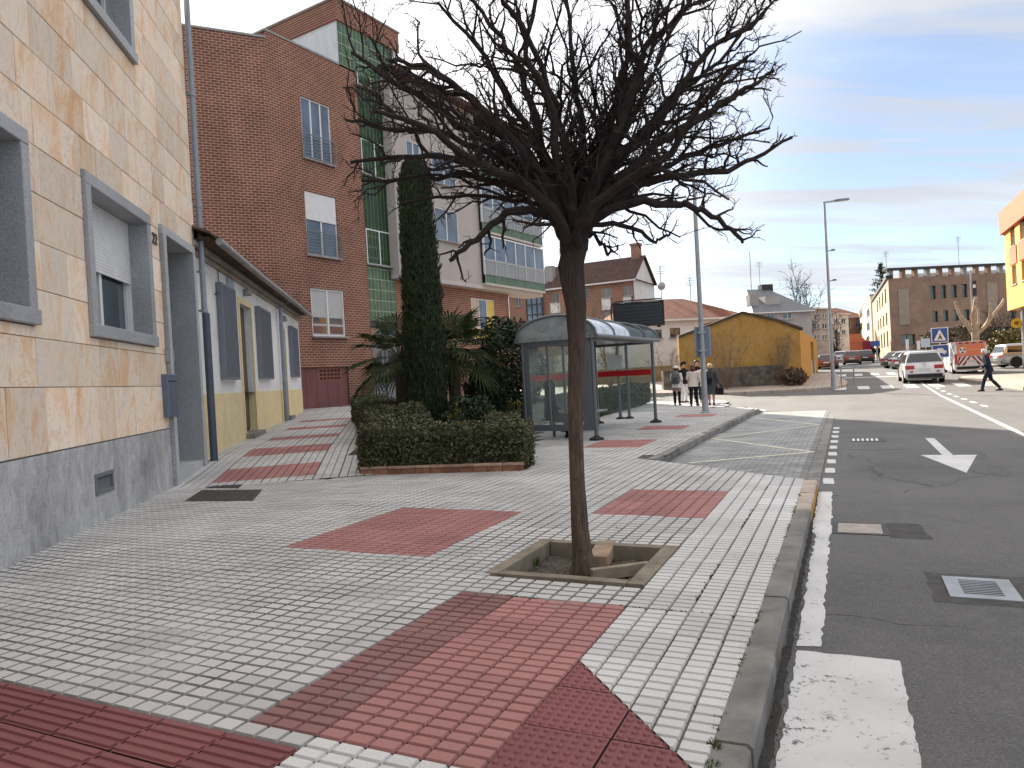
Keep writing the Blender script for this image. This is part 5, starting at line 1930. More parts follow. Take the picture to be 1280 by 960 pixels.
for f_, (za, zb) in enumerate(((2.0, 4.6), (5.6, 7.6), (9.2, 11.6))):
    for k in range(4): s_ = sl2 * (.12 + .16 * k); ws.append((s_, s_ + sl2 * .07, gq + za * .8, gq + zb * .8))
m = MB(); m.wall(WS, 0, sl2, gq - 1, zt, ws, .3, 0); m.v = [tuple(v) for v in m.v]
# this wall faces the street on its left: openings go inward
mm = MB(); mirror = Frame(cB.x, cB.y, 24.5); mirror.ey = -mirror.ey
mm.wall(mirror, 0, sl2, gq - 1, zt, ws, .3, 0); mm.quad(mirror.P(sl2, 0, gq - 1), mirror.P(sl2, -15, gq - 1), mirror.P(sl2, -15, zt), mirror.P(sl2, 0, zt))
mm.build('side_wall', MT['brick_c'], BB)
for h in ws: white_window(mirror, h, -.2, BB, 1, glass=MT['teal_glass'], matf=MT['grey_wall'], sill=False)
q = MB(); q.quad(mirror.P(0, 0, zt), WF.P(fl_, 0, zt), WF.P(fl_, -15, zt), mirror.P(sl2, 0, zt)); q.build('roof', MT['coping'], BB)
# raised flat roof edge on short posts
q = MB(); q.box(WF, -.3, fl_ + .5, -.7, .4, zt + 1.0, zt + 1.25); q.build('roof_canopy', MT['black_metal'], BB)
q = MB(); q.box(mirror, 0.0, sl2, -.5, .25, zt + .01, zt + .4); q.build('roof_canopy', MT['black_metal'], BB)
for k in range(14):
    x = .5 + k * (fl_ - .9) / 13
    q = MB(); q.box(WF, x - .25, x + .25, -.6, -.1, zt, zt + 1.0); q.build('roof_post', MT['brick_b'] if k % 3 else MT['coping'], BB)
q = MB(); q.box(WF, 2.6, fl_ - .2, -2.9, -1.2, zt, zt + .6); q.build('roof_strip', MT['white_wall'], BB)
antenna(BB, WF.P(WF.hit(1213, 330)[0], -2, zt + 1.2), 4.0); antenna(BB, WF.P(WF.hit(1120, 330)[0], -2, zt + 1.2), 2.5)
b7, f7, s7_, z7_ = block('cream_street_block', 'cream street block with narrow balconies beyond the brown brick building', 1071, 1091.5, 204, 379, 204, 30, MT['cream_wall'], None, 1.2,
                         [(1074, 388, 1078, 397), (1083, 386, 1087, 396), (1074, 404, 1078, 413), (1083, 403, 1087, 413), (1074, 420, 1078, 428), (1083, 420, 1087, 428)])

# yellow and terracotta building on the right edge
cY = D(1261, 420, 45)
WY = Frame(cY.x, cY.y, 25.3)
mY = Frame(cY.x, cY.y, 25.3); mY.ey = -mY.ey
YB = empty('yellow_building', (cY.x, cY.y, terr(cY.x, cY.y)), 'yellow and terracotta building with overhanging upper floors at the right edge', 'building')
zb_, zt_ = mY.hit(1258, 389)[1], mY.hit(1255, 264)[1]
MT['yellow_w'] = M('warm_yellow_render', (.62, .31, .065), .1, 1, .85)
MT['terra_w'] = M('terracotta_render', (.42, .13, .065), .12, 1, .85)
wy = []
for k in range(5):
    s_ = -3.1 - k * 2.6
    wy.append((s_, s_ + 1.25, zb_ + .55 + .9, zb_ + 2.6)); wy.append((s_, s_ + 1.25, zb_ + 3.75, zb_ + 5.35))
m = MB(); m.wall(mY, -16, 0, zb_, zt_ - 1.4, wy, .25, 0)
m.quad(mY.P(0, 0, zb_), mY.P(0, -10, zb_), mY.P(0, -10, zt_ - 1.4), mY.P(0, 0, zt_ - 1.4)); m.quad(mY.P(-16, 0, zb_), mY.P(0, 0, zb_), mY.P(0, -10, zb_), mY.P(-16, -10, zb_))
m.build('wall', MT['yellow_w'], YB)
q = MB(); q.box(mY, -16.2, .25, -10, .2, zt_ - 1.4, zt_); q.build('parapet', MT['terra_w'], YB)
for k in range(5):
    s_ = -3.1 - k * 2.6
    q = MB(); q.box(mY, s_ - .35, s_ + 1.6, .0, .05, zb_ + 2.65, zb_ + 3.7); q.build('terracotta_panel', MT['terra_w'], YB)
for h in wy: white_window(mY, h, -.12, YB, 2, glass=MT['glass_sky'])
q = MB(); q.wall(mY, -16, -1, -.5, zb_, [(-5, -2.5, 0, 2.6), (-9, -6.5, 0, 2.6)], .2, -3); q.build('ground_floor_wall', MT['white_wall'], YB)
q = MB(); q.tube([mY.P(-2.6, -.3, -.4), mY.P(-2.6, -.3, zb_)], .07, 8); q.build('post', MT['galv'], YB)

# ================================================================ the bare street tree
def bark_mat(name, c, c2):
    t = NT(name)
    p = t.pos()
    a = t.noise(p, 38, 6, .7, 1.2, (1, 1, .13))
    col = t.ramp(a, [(.3, c2), (.7, c)])
    b = t.noise(p, 3, 4, .6)
    col = t.mix(t.rng(b, .5, .75, 0, .45), col, tuple(x * .7 for x in c))
    z = t.math('ADD', t.dot(p, (0, 0, 1)), t.math('MULTIPLY', t.noise(p, 6, 4), .5))
    col = t.mix(t.rng(z, 1.5, 2.9, 0, .8), col, (.035, .027, .024))     # backlit darkness of the head painted into the bark by height
    t.bump(a, .9, .02)
    return t.fin(col, .9, .15)


MT['bark'] = bark_mat('furrowed_dark_bark', (.19, .14, .108), (.045, .034, .028))
MT['twig'] = M('dark_twig_bark', (.038, .029, .027), .3, 20, .85, .2, bump=.3)
TB = G(729, 716, -.10)
TY = TB.y
TREE = empty('street_tree', (TB.x, TB.y, -.10), 'bare mushroom-headed street tree with a slim trunk in the square planting pit', 'tree')
pxm = TY / FPX
trk = [(731, 722, 19), (731, 708, 15.5), (728, 692, 12.5), (725, 660, 10.5), (722, 610, 9.4), (720, 540, 9.2), (720, 470, 9.6), (721, 420, 10.5), (720, 385, 12.5), (715, 352, 15), (713, 332, 16.5), (718, 312, 16.5), (720, 300, 15), (722, 288, 11), (723, 279, 5)]
rt_ = random.Random(2)
m = MB()
nn_ = 22
secs = []
fine = []
for i in range(len(trk) - 1):
    for k in range(4):
        t_ = k / 4
        fine.append(tuple(trk[i][j] * (1 - t_) + trk[i + 1][j] * t_ for j in range(3)))
fine.append(trk[-1])
for i, (x, y, r_) in enumerate(fine):
    c = D(x, y, TY)
    row = []
    for j in range(nn_):
        w = 6.2832 * j / nn_
        nz = noise.noise(Vector((math.cos(w) * 2.2, math.sin(w) * 2.2, c.z * 1.3)))
        nz2 = noise.noise(Vector((math.cos(w) * 7, math.sin(w) * 7, c.z * 2.0 + 9)))
        rr_ = r_ * pxm * (1 + .13 * nz + .09 * nz2)
        if y > 690: rr_ *= 1 + .18 * abs(math.sin(2.5 * w + .6)) * (y - 690) / 30
        row.append((c.x + rr_ * math.cos(w), c.y + rr_ * math.sin(w), c.z))
    secs.append(row)
m.loft(secs)
m.build('trunk', MT['bark'], TREE, smooth=180)


def crooked(a, b, n, amp, rg, sag=0):
    a, b = Vector(a), Vector(b)
    out = []
    ln = (b - a).length
    off = Vector((0, 0, 0))
    for i in range(n + 1):
        t_ = i / n
        if 0 < i:
            off += Vector((rg.gauss(0, 1), rg.gauss(0, 1), rg.gauss(0, 1))) * amp * ln / n
        out.append(a.lerp(b, t_) + off * (1 if i else 0) + Vector((0, 0, sag * math.sin(math.pi * t_))))
    return out


def grow(mb, pts, r0, r1, level, rg):
    """a branch with its own side branches, down to spurs"""
    k = len(pts)
    rad = [r0 + (r1 - r0) * (i / (k - 1)) ** .8 for i in range(k)]
    mb.cm = 0
    mb.tube(pts, rad, 8 if level == 0 else (5 if level == 1 else 3), True)
    if level >= 3: return
    ln = sum((pts[i + 1] - pts[i]).length for i in range(k - 1))
    dens = (7.0, 8.6, 18.0)[level]
    cnt = max(1, int(ln * dens + rg.random()))
    t0 = (.22, .14, .12)[level]
    for c in range(cnt):
        t_ = t0 + (1.0 - t0) * ((c + rg.random()) / cnt)
        f_ = min(t_ * (k - 1), k - 1.001); i = int(f_); q = f_ - i
        p = pts[i].lerp(pts[i + 1], q)
        d = (pts[i + 1] - pts[i]).normalized()
        r_ = rad[i] * (1 - q) + rad[i + 1] * q
        ax = Vector((rg.gauss(0, 1), rg.gauss(0, 1), rg.gauss(0, 1)))
        side = (ax - d * ax.dot(d)).normalized()
        ang = R(rg.uniform(25, 62))
        up = Vector((0, 0, .22 if level < 2 else .12))
        nd = (d * math.cos(ang) + side * math.sin(ang) + up).normalized()
        if level == 0: l2 = ln * rg.uniform(.15, .38) * (1.1 - .5 * t_)
        elif level == 1: l2 = min(.40, ln * rg.uniform(.25, .58) * (1.15 - .5 * t_))
        else: l2 = rg.uniform(.03, .10)
        n_ = 5 if level == 0 else (4 if level == 1 else 2)
        e = p + nd * l2
        d_ = e - EYEP; xe = 640 + FPX * d_.dot(cR) / d_.dot(cF)
        if xe > 985 or xe < 425: e = p + nd * l2 * .3
        cp = crooked(p, e, n_, .30 if level < 2 else .15, rg, 0)
        ra = max(.0032, min(r_ * .68, (.0155, .0078, .0036)[level] * rg.uniform(.8, 1.25)))
        grow(mb, cp, ra, max(.0018, ra * .38), level + 1, rg)


LIMBS = [  # pixel path, depth drift along the limb in metres, start radius px, end radius px
    ([(704, 290), (690, 270), (662, 264), (625, 272), (587, 304), (562, 326)], -.35, 11, 2.4),
    ([(706, 282), (681, 250), (634, 221), (587, 203), (520, 194), (438, 203)], -.1, 12, 2),
    ([(708, 276), (681, 226), (625, 187), (555, 143), (489, 98), (440, 66)], .25, 13, 2),
    ([(704, 278), (662, 205), (611, 146), (570, 108), (531, 84), (485, 76)], -.55, 10, 1.8),
    ([(710, 272), (690, 238), (672, 164), (653, 94), (625, 47), (585, -10)], .35, 11, 2),
    ([(714, 268), (701, 210), (684, 120), (662, 70), (672, -20)], -.7, 9, 2),
    ([(718, 268), (724, 205), (728, 150), (715, 80), (705, -25)], .6, 10, 2),
    ([(722, 270), (745, 200), (761, 160), (776, 108), (786, 40), (776, -40)], .15, 14, 3),
    ([(726, 272), (760, 190), (798, 94), (806, 62), (841, 28), (875, -20)], -.4, 10, 2),
    ([(728, 274), (758, 206), (822, 155), (859, 94), (900, 52), (955, 18)], .3, 12, 2),
    ([(730, 278), (772, 225), (835, 170), (892, 136), (930, 112), (968, 88)], -.2, 10, 1.8),
    ([(730, 284), (770, 248), (822, 226), (892, 216), (944, 197), (990, 172)], .2, 10, 1.8),
    ([(730, 290), (768, 260), (822, 253), (869, 261), (906, 281), (928, 303)], -.3, 9, 2),
    ([(728, 286), (775, 238), (840, 205), (900, 180), (962, 160)], .75, 8, 1.8),
    ([(708, 286), (668, 244), (600, 222), (530, 222), (452, 226)], .55, 9, 1.8),
    ([(724, 276), (756, 200), (800, 130), (850, 20), (905, -15)], 1.1, 9, 2),
    ([(706, 284), (660, 236), (580, 190), (510, 150), (462, 140)], -.95, 9, 1.8),
    ([(726, 284), (772, 232), (836, 190), (884, 120), (935, 70)], -1.0, 9, 1.8),
    ([(720, 274), (735, 220), (768, 130), (815, 70), (822, -10)], .7, 9, 2),
    ([(708, 282), (650, 215), (560, 170), (480, 160), (432, 150)], .15, 8, 1.6),
    ([(712, 290), (690, 262), (640, 250), (565, 245), (500, 255)], .9, 7, 1.5),
    ([(730, 292), (764, 280), (800, 290), (822, 302), (838, 290)], -.2, 5, 1.5),
    ([(712, 280), (690, 210), (640, 130), (598, 60), (548, 4)], .5, 9, 1.8),
    ([(716, 270), (708, 190), (688, 110), (640, 15), (612, -25)], -.4, 8, 1.8),
    ([(728, 276), (766, 215), (830, 130), (900, 75), (940, 20)], .65, 8, 1.6),
    ([(728, 294), (748, 300), (760, 318), (772, 306)], .25, 4, 1.3),
]
rg = random.Random(12)
for path, drift, ra, rb in LIMBS:
    path = [(path[0][0] * .35 + 717 * .65, 318 + rg.uniform(-6, 8))] + path
    ctr = [D(x, y, TY + drift * (i / (len(path) - 1)) ** .9) for i, (x, y) in enumerate(path)]
    # finer, crooked centre line
    pts = []
    for i in range(len(ctr) - 1):
        p0_, p1_ = ctr[max(i - 1, 0)], ctr[i]
        p2_, p3_ = ctr[i + 1], ctr[min(i + 2, len(ctr) - 1)]
        for k in range(4):
            t_ = k / 4
            q = .5 * ((2 * p1_) + (p2_ - p0_) * t_ + (2 * p0_ - 5 * p1_ + 4 * p2_ - p3_) * t_ ** 2 + (3 * p1_ - p0_ - 3 * p2_ + p3_) * t_ ** 3)
            if i or k: q += Vector((rg.gauss(0, .012), rg.gauss(0, .012), rg.gauss(0, .012)))
            pts.append(q)
    pts.append(ctr[-1])
    mb = MB()
    grow(mb, pts, ra * pxm * .95, rb * pxm, 0, rg)
    mb.build('limb', MT['twig'], TREE)
# planting pit: concrete rim, loose planks, soil, grass
pu0, pu1, pv0, pv1 = pit_o[0] + .06, pit_o[1], pit_o[2] - .06, pit_o[3]
PIT = tag(MB().build('tree_pit', MT['kerb']), kind='structure')
MT['pit_rim'] = M('weathered_pit_rim', (.25, .215, .165), .35, 5, .9, bump=.5, bscale=50)
for a, b, c, d in ((pu0, pu1, pv0, pv0 + .12), (pu0, pu1, pv1 - .13, pv1), (pu1 - .10, pu1, pv0 + .122, pv1 - .132), (pu0, pu0 + .09, pv0 + .122, pv1 - .132)):
    q = MB(); q.box(UVF, c + .003, d - .003, a, b, -.28, .006 + (.003 if c == pv0 else 0)); q.build('rim_stone', MT['pit_rim'], PIT)
xs, ys = lin(pv0 + .1, pv1 - .11, 16), lin(pu0 + .07, pu1 - .09, 14)
m = MB(); nx = len(xs)
m.add([tuple(UV(y, x, -.115 + .03 * noise.noise(Vector((x * 6, y * 6, 1))) + .015 * noise.noise(Vector((x * 21, y * 21, 5))))) for y in ys for x in xs],
      [(j * nx + i, j * nx + i + 1, (j + 1) * nx + i + 1, (j + 1) * nx + i) for j in range(len(ys) - 1) for i in range(nx - 1)])
m.build('soil', MT['earth'], PIT)
peb = MB(); rg2 = random.Random(8)
for _ in range(260):
    v_, u_ = rg2.uniform(pv0 + .15, pv1 - .16), rg2.uniform(pu0 + .12, pu1 - .13)
    s_ = rg2.uniform(.005, .016); c = UV(u_, v_, -.11)
    vs = [c + Vector((s_ * x * rg2.uniform(.7, 1.2), s_ * y * rg2.uniform(.7, 1.2), s_ * z * .8)) for x, y, z in ((1, 0, 0), (0, 1, 0), (-1, 0, 0), (0, -1, 0), (0, 0, 1), (0, 0, -1))]
    peb.add(vs, [(0, 1, 4), (1, 2, 4), (2, 3, 4), (3, 0, 4), (1, 0, 5), (2, 1, 5), (3, 2, 5), (0, 3, 5)])
tag(peb.build('pebbles', M('grey_pebbles', (.20, .18, .16), .5, 40), PIT), kind='stuff')


def blades(name, spots, mat, h0, h1, rg_, parent=None, w=.004):
    m_ = MB()
    for (x, y, z, n, spread) in spots:
        for _ in range(n):
            a = rg_.uniform(0, 6.283); r_ = spread * math.sqrt(rg_.random())
            b = Vector((x + r_ * math.cos(a), y + r_ * math.sin(a), z))
            h = rg_.uniform(h0, h1); a2 = rg_.uniform(0, 6.283)
            lean = Vector((math.cos(a2), math.sin(a2), 0)) * h * rg_.uniform(.1, .7)
            sd_ = Vector((-math.sin(a2), math.cos(a2), 0)) * w
            m_.add([b - sd_, b + sd_, b + lean * .5 + Vector((0, 0, h * .65)) + sd_ * .6, b + lean * .5 + Vector((0, 0, h * .65)) - sd_ * .6, b + lean + Vector((0, 0, h))], [(0, 1, 2, 3), (3, 2, 4)])
    return tag(m_.build(name, mat, parent), kind='stuff')


sp = []
for (px_, py_, n, s_) in ((655, 705, 170, .07), (668, 704, 120, .05), (780, 716, 300, .10), (765, 718, 220, .09), (797, 712, 160, .07), (805, 693, 160, .06), (790, 690, 100, .06)):
    p = G(px_, py_, -.10); sp.append((p.x, p.y, -.11, n, s_))
blades('grass', sp, MT['grass'], .03, .085, rg2, PIT)
# loose plank and brick lying in the pit
a, b = G(742, 713, -.02), G(811, 701, 0.0)
d = (b - a).normalized(); fr = Frame(a.x, a.y, math.degrees(math.atan2(d.x, d.y)), a.z)
q = MB(); q.box(fr, -.02, (b - a).length, -.03, .03, -.075, .012)
o = q.build('loose_plank', M('grey_weathered_plank', (.29, .245, .18), .3, 6, .9, scl=(1, 1, 5)), origin=tuple(a)); tag(o, 'loose grey timber plank leaning across the tree pit', 'plank')
a, b = G(744, 704, -.05), G(755, 681, -.02)
d = (b - a).normalized(); fr = Frame(a.x, a.y, math.degrees(math.atan2(d.x, d.y)), -.10)
q = MB(); q.bbox(Frame(a.x, a.y, math.degrees(math.atan2(d.x, d.y)), -.10), .0, (b - a).length + .05, -.06, .10, 0, .105, .006)
o = q.build('loose_block', M('pale_orange_block', (.36, .25, .17), .3, 7, .9), origin=tuple(a)); tag(o, 'pale orange concrete block wedged behind the trunk in the pit', 'block')
# moss and weeds in the joints
sp = []
for _ in range(240):
    u_ = rg2.uniform(1.8, 9.4); v_ = -.5545 + rg2.gauss(0, .007)
    if noise.noise(Vector((u_ * 1.1, 3, 0))) > .0: p = UV(u_, v_); sp.append((p.x, p.y, -.012, 7, .012))
for _ in range(150):
    u_ = rg2.uniform(4.6, 9.2); v_ = -.945 + rg2.gauss(0, .008)
    if noise.noise(Vector((u_ * .9, 7, 0))) > .05: p = UV(u_, v_); sp.append((p.x, p.y, -.012, 8, .012))
for _ in range(170):
    v_ = rg2.uniform(-2.2, -.6); u_ = 4.37 + rg2.gauss(0, .005); p = UV(u_, v_)
    if noise.noise(Vector((v_ * 2, 11, 0))) > -.15: sp.append((p.x, p.y, -.013, 7, .012))
for (px_, py_, n) in ((772, 660, 60), (895, 930, 90), (205, 745, 40), (148, 687, 30), (892, 952, 60)):
    p = G(px_, py_); sp.append((p.x, p.y, -.012, n, .035))
blades('moss', sp, MT['moss'], .006, .022, rg2, PLAZA, .0035)
# grit along the kerb foot
m = MB()
for _ in range(900):
    u_ = rg2.uniform(1.8, 9.6); v_ = -.395 + abs(rg2.gauss(0, .03)); s_ = rg2.uniform(.002, .007); c = UV(u_, v_, -.127)
    vs = [c + Vector((s_ * x * rg2.uniform(.6, 1.3), s_ * y * rg2.uniform(.6, 1.3), s_ * z)) for x, y, z in ((1, 0, 0), (0, 1, 0), (-1, 0, 0), (0, -1, 0), (0, 0, 1))]
    m.add(vs, [(0, 1, 4), (1, 2, 4), (2, 3, 4), (3, 0, 4)])
tag(m.build('grit', MT['earth'], ROAD), kind='stuff')
m = on_road(rag([(1.6, -.40), (1.6, -.345), (5, -.36), (9.6, -.375), (9.6, -.40)], .01, .07, rg2), .002); m.build('gutter_dirt', M('dark_gutter_dirt', (.05, .046, .042), .4, 14, .95, bump=.6, bscale=80), ROAD)

# ---------------------------------------------------------------- road ironwork
gt = empty('drain_grate', UV(5.76, .76, -.13), 'grey steel storm drain grate with parallel bars set in the asphalt', 'drain grate')
u0, u1, v0, v1 = 5.50, 6.0, .555, .965
for bx in ((v0, v0 + .09, u0, u1), (v1 - .09, v1, u0, u1), (v0 + .09, v1 - .09, u0, u0 + .07), (v0 + .09, v1 - .09, u1 - .07, u1)):
    q = MB(); q.bbox(UVF, *bx, -.2, -.120, .004) if False else q.box(UVF, *bx, -.2, -.120); q.build('frame_side', MT['galv'], gt)
n = 9
for k in range(n):
    c = u0 + .07 + (k + .5) * (u1 - u0 - .14) / n
    q = MB(); q.box(UVF, v0 + .09, v1 - .09, c - .007, c + .007, -.19, -.1225); q.build('bar', MT['galv'], gt)
q = MB(); q.box(UVF, v0 + .09, v1 - .09, u0 + .07, u1 - .07, -.1975, -.1965); q.build('drain_pit', MT['dark'], gt)
on_road(rag([(5.38, .45), (5.38, 1.08), (6.12, 1.08), (6.12, .45)], .02, .1, rr), .0015).build('asphalt_patch', M('patched_asphalt', (.08, .077, .075), .3, 9, .9, bump=.6, bscale=90), ROAD)
uc = empty('utility_cover', UV(7.5, .02, -.13), 'small pale concrete utility cover set in the road near the white line', 'utility cover')
q = MB(); q.box(UVF, -.15, .23, 7.33, 7.74, -.2, -.1235); q.build('cover_plate', M('pale_cover_concrete', (.38, .34, .30), .25, 8, .85), uc)
for bx in ((-.20, -.152, 7.28, 7.79), (.232, .28, 7.28, 7.79), (-.152, .232, 7.28, 7.328), (-.152, .232, 7.742, 7.79)):
    q = MB(); q.box(UVF, *bx, -.2, -.1245); q.build('cover_rim', MT['iron'], uc)
on_road(rag([(7.2, .28), (7.2, .62), (7.85, .55), (7.85, .28)], .02, .1, rr), .0015).build('asphalt_patch', M('patched_asphalt_dark', (.078, .075, .073), .3, 9, .9, bump=.6, bscale=90), ROAD)
mh = empty('road_grate', UV(14.6, .45, -.13), 'small gutter grate with pale slots near the dashed edge line', 'drain grate')
c0, c1g = G(1064, 547.5, -.13), G(1100, 553, -.13)
uu, vv = u_of(c0), u_of(c1g)
ub = (uu[0] + vv[0]) / 2; vb0, vb1 = uu[1], vv[1]
q = MB(); q.box(UVF, vb0, vb1 + .12, ub - .3, ub + .3, -.2, -.124); q.build('grate_plate', MT['iron'], mh)
for k in range(6):
    x = vb0 + (k + .5) * (vb1 - vb0) / 6
    q = MB(); q.box(UVF, x - .022, x + .022, ub - .2, ub + .2, -.124, -.119); q.build('grate_bar', MT['white_plastic'], mh)

# ================================================================ garden: hedge, cypress, palm, shrubs
MT['hedge_leaf'] = leaf_mat('box_hedge_leaf', (.034, .036, .018), (.112, .115, .055), .55)
MT['cypress_leaf'] = leaf_mat('cypress_leaf', (.010, .020, .009), (.038, .058, .022), .7, 2)
MT['shrub_leaf'] = leaf_mat('dark_shrub_leaf', (.010, .019, .009), (.040, .062, .025), .5)
MT['palm_leaf'] = leaf_mat('palm_leaf', (.018, .034, .012), (.085, .105, .038), .5)


def leaves(mb, p, nrm, s, rg_, asp=1.8):
    a = Vector((rg_.gauss(0, 1), rg_.gauss(0, 1), rg_.gauss(0, 1))) + nrm * .8
    a.normalize()
    b = a.cross(Vector((rg_.gauss(0, 1), rg_.gauss(0, 1), rg_.gauss(0, 1)))).normalized()
    c = a.cross(b)
    mb.add([p - b * s * asp * .5, p + c * s * .42, p + b * s * asp * .5, p - c * s * .42], [(0, 1, 2, 3)])


def hedge(name, label, strips, h, n_per_m2, s=.03, seed=1):
    """strips: list of (ax, ay, bx, by, width); clipped box hedge of leaves over a twiggy core"""
    rg_ = random.Random(seed)
    o_ = (strips[0][0], strips[0][1], terr(strips[0][0], strips[0][1]))
    rt = empty(name, o_, label, 'hedge')
    core, lv = MB(), MB()
    for ax, ay, bx, by, wd in strips:
        a, b = Vector((ax, ay, 0)), Vector((bx, by, 0)); d = (b - a); ln = d.length; d.normalize(); nn = Vector((d.y, -d.x, 0))
        def bump_(p): return 1 + .10 * noise.noise(p * 1.6) + .05 * noise.noise(p * 5)
        zb = lambda p: terr(p.x, p.y)
        hw = wd / 2
        c1_, c2_ = a, b
        n = max(2, int(ln / .5))
        secs = []
        for i in range(n + 1):
            c = a.lerp(b, i / n); z = zb(c); k_ = .86 * bump_(c)
            secs.append([c + nn * (sx * hw * k_) + Vector((0, 0, z + sz * h * k_)) for sx, sz in ((-1, 0), (-1, .9), (-.85, .99), (.85, .99), (1, .9), (1, 0))])
        core.loft(secs)
        def put(cnt, fn):
            for _ in range(int(cnt)):
                p, nr = fn(); p = p + nr * rg_.gauss(-.015, .022)
                if rg_.random() < .03: p = p + nr * rg_.uniform(.02, .07)
                leaves(lv, p, nr, s * rg_.uniform(.6, 1.4), rg_)
        def top():
            c = a + d * rg_.uniform(-.02, ln + .02) + nn * rg_.uniform(-hw, hw); q_ = bump_(c); return c + Vector((0, 0, zb(c) + h * q_)), Vector((0, 0, 1))
        def sidef(sg):
            def f_():
                c = a + d * rg_.uniform(0, ln); z = rg_.random(); q_ = bump_(c + Vector((0, 0, z))); return c + nn * sg * hw * q_ + Vector((0, 0, zb(c) + z * h)), nn * sg
            return f_
        def endf(sg):
            def f_():
                c = (b if sg > 0 else a) + nn * rg_.uniform(-hw, hw); z = rg_.random(); return c + d * sg * .02 + Vector((0, 0, zb(c) + z * h)), d * sg
            return f_
        put(ln * wd * n_per_m2, top); put(ln * h * n_per_m2, sidef(1)); put(ln * h * n_per_m2, sidef(-1)); put(wd * h * n_per_m2, endf(1)); put(wd * h * n_per_m2, endf(-1))
    core.build('twig_core', M('hedge_core_twigs', (.02, .024, .010), .5, 20), rt)
    tag(lv.build('foliage', MT['hedge_leaf'], rt), kind='stuff')
    return rt


HA, HB = G(449, 592), G(655, 588)
hd_ = (HB - HA).normalized(); hn_ = Vector((-hd_.y, hd_.x, 0))
wdt = .95
fa, fb = HA + hn_ * wdt / 2, HB + hn_ * wdt / 2
LA = HA + hd_ * .52 + hn_ * wdt
LB = D(459, 500, 23); LB.x -= .0
rg2 = random.Random(31)
HEDGE = hedge('box_hedge', 'clipped low box hedge bending round the garden bed with the cypress', [(fa.x, fa.y, fb.x, fb.y, wdt), (LA.x, LA.y, LB.x, LB.y, 1.02), (fb.x - .40, fb.y + .4, -.22, 15.2, .62)], .74, 1500, .036, 3)
for ch in HEDGE.children:
    pass
# brick edging under the hedge
ED = empty('brick_planter_edge', (HA.x, HA.y, 0), 'low red brick edging along the front foot of the box hedge', 'planter edge')
MT['edge_brick'] = M('faded_red_edging_brick', (.30, .14, .09), .35, 9, .9, rand=.25, bump=.4)
MT['edge_cap'] = M('pinkish_edging_cap', (.40, .26, .20), .3, 9, .9, rand=.2, bump=.3)
fe = Frame(HA.x, HA.y, math.degrees(math.atan2(hd_.x, hd_.y)))
el = (HB - HA).length
for row in range(2):
    x = 0.03; k = 0
    while x < el - .02:
        w_ = (.245, .49)[row]; e_ = min(x + w_, el)
        q = MB()
        if row == 0: q.bbox(fe, x + .004, e_ - .004, -.10, .03 + rr.uniform(-.004, .004), -.05, .085, .006)
        else: q.bbox(fe, x + .003, e_ - .003, -.10, .045 + rr.uniform(-.003, .003), .089, .135, .008)
        q.build('brick' if row == 0 else 'capping_brick', MT['edge_brick'] if row == 0 else MT['edge_cap'], ED)
        x = e_; k += 1
# garden soil
g = sheet(lin(-6.5, 4, 22), lin(11.5, 33, 44), lambda x, y: terr(x, y) + (.07 if (x > -.17 * y - .8 and x < -.002 * y + .35 and y > HA.y + .4 - .22 * (x - HA.x)) else -.2))
tag(g.build('garden_bed', MT['earth']), kind='structure')

# cypress
CB = D(532, 470, 15.6); cz = terr(CB.x, CB.y)
CY = empty('cypress', (CB.x, CB.y, cz), 'tall narrow dark green cypress rising from the hedged garden bed', 'tree')
ctop = D(521, 203, 15.6).z
rg_ = random.Random(5)
m = MB(); m.tube([(CB.x, CB.y, cz - .1), (CB.x, CB.y, cz + 1.2), (CB.x - .02, CB.y, cz + 4)], [.13, .10, .05], 8); m.build('trunk', MT['bark'], CY)
lv = MB()
Ht = ctop - cz
def cyr(t_): return .465 * (min(1, (t_ / .14) ** .6) if t_ < .14 else 1) * (1 - .30 * max(0, t_ - .25)) * (1 if t_ < .90 else max(.12, math.sqrt(max(0, 1 - ((t_ - .9) / .11) ** 2))))
core = MB()
core.ell([(CB.x, CB.y, cz + .5 + (Ht - .8) * i / 14, .70 * cyr(.08 + .9 * i / 14) * (1 + .1 * noise.noise(Vector((i, 0, 0)))), .70 * cyr(.08 + .9 * i / 14)) for i in range(15)], 12)
core.build('inner_foliage', MT['cypress_leaf'], CY)
for _ in range(26000):
    t_ = rg_.uniform(.05, 1.0) ** .95
    w = rg_.uniform(0, 6.283)
    z = cz + t_ * Ht
    lob = 1 + .17 * noise.noise(Vector((math.cos(w) * 1.6, math.sin(w) * 1.6, z * 1.1))) + .12 * noise.noise(Vector((math.cos(w) * 4, math.sin(w) * 4, z * 2.6)))
    r_ = cyr(t_) * lob * rg_.uniform(.72, 1.03)
    p = Vector((CB.x + r_ * math.cos(w), CB.y + r_ * math.sin(w), z))
    out = Vector((math.cos(w), math.sin(w), 0))
    up_ = (Vector((0, 0, 1)) + out * rg_.uniform(.05, .5) + Vector((rg_.gauss(0, .2), rg_.gauss(0, .2), 0))).normalized()
    ln = rg_.uniform(.05, .13); sd_ = up_.cross(out + Vector((rg_.gauss(0, .4), rg_.gauss(0, .4), 0))).normalized() * ln * .2
    lv.add([p - sd_, p + sd_, p + up_ * ln], [(0, 1, 2)])
tag(lv.build('foliage', MT['cypress_leaf'], CY), kind='stuff')

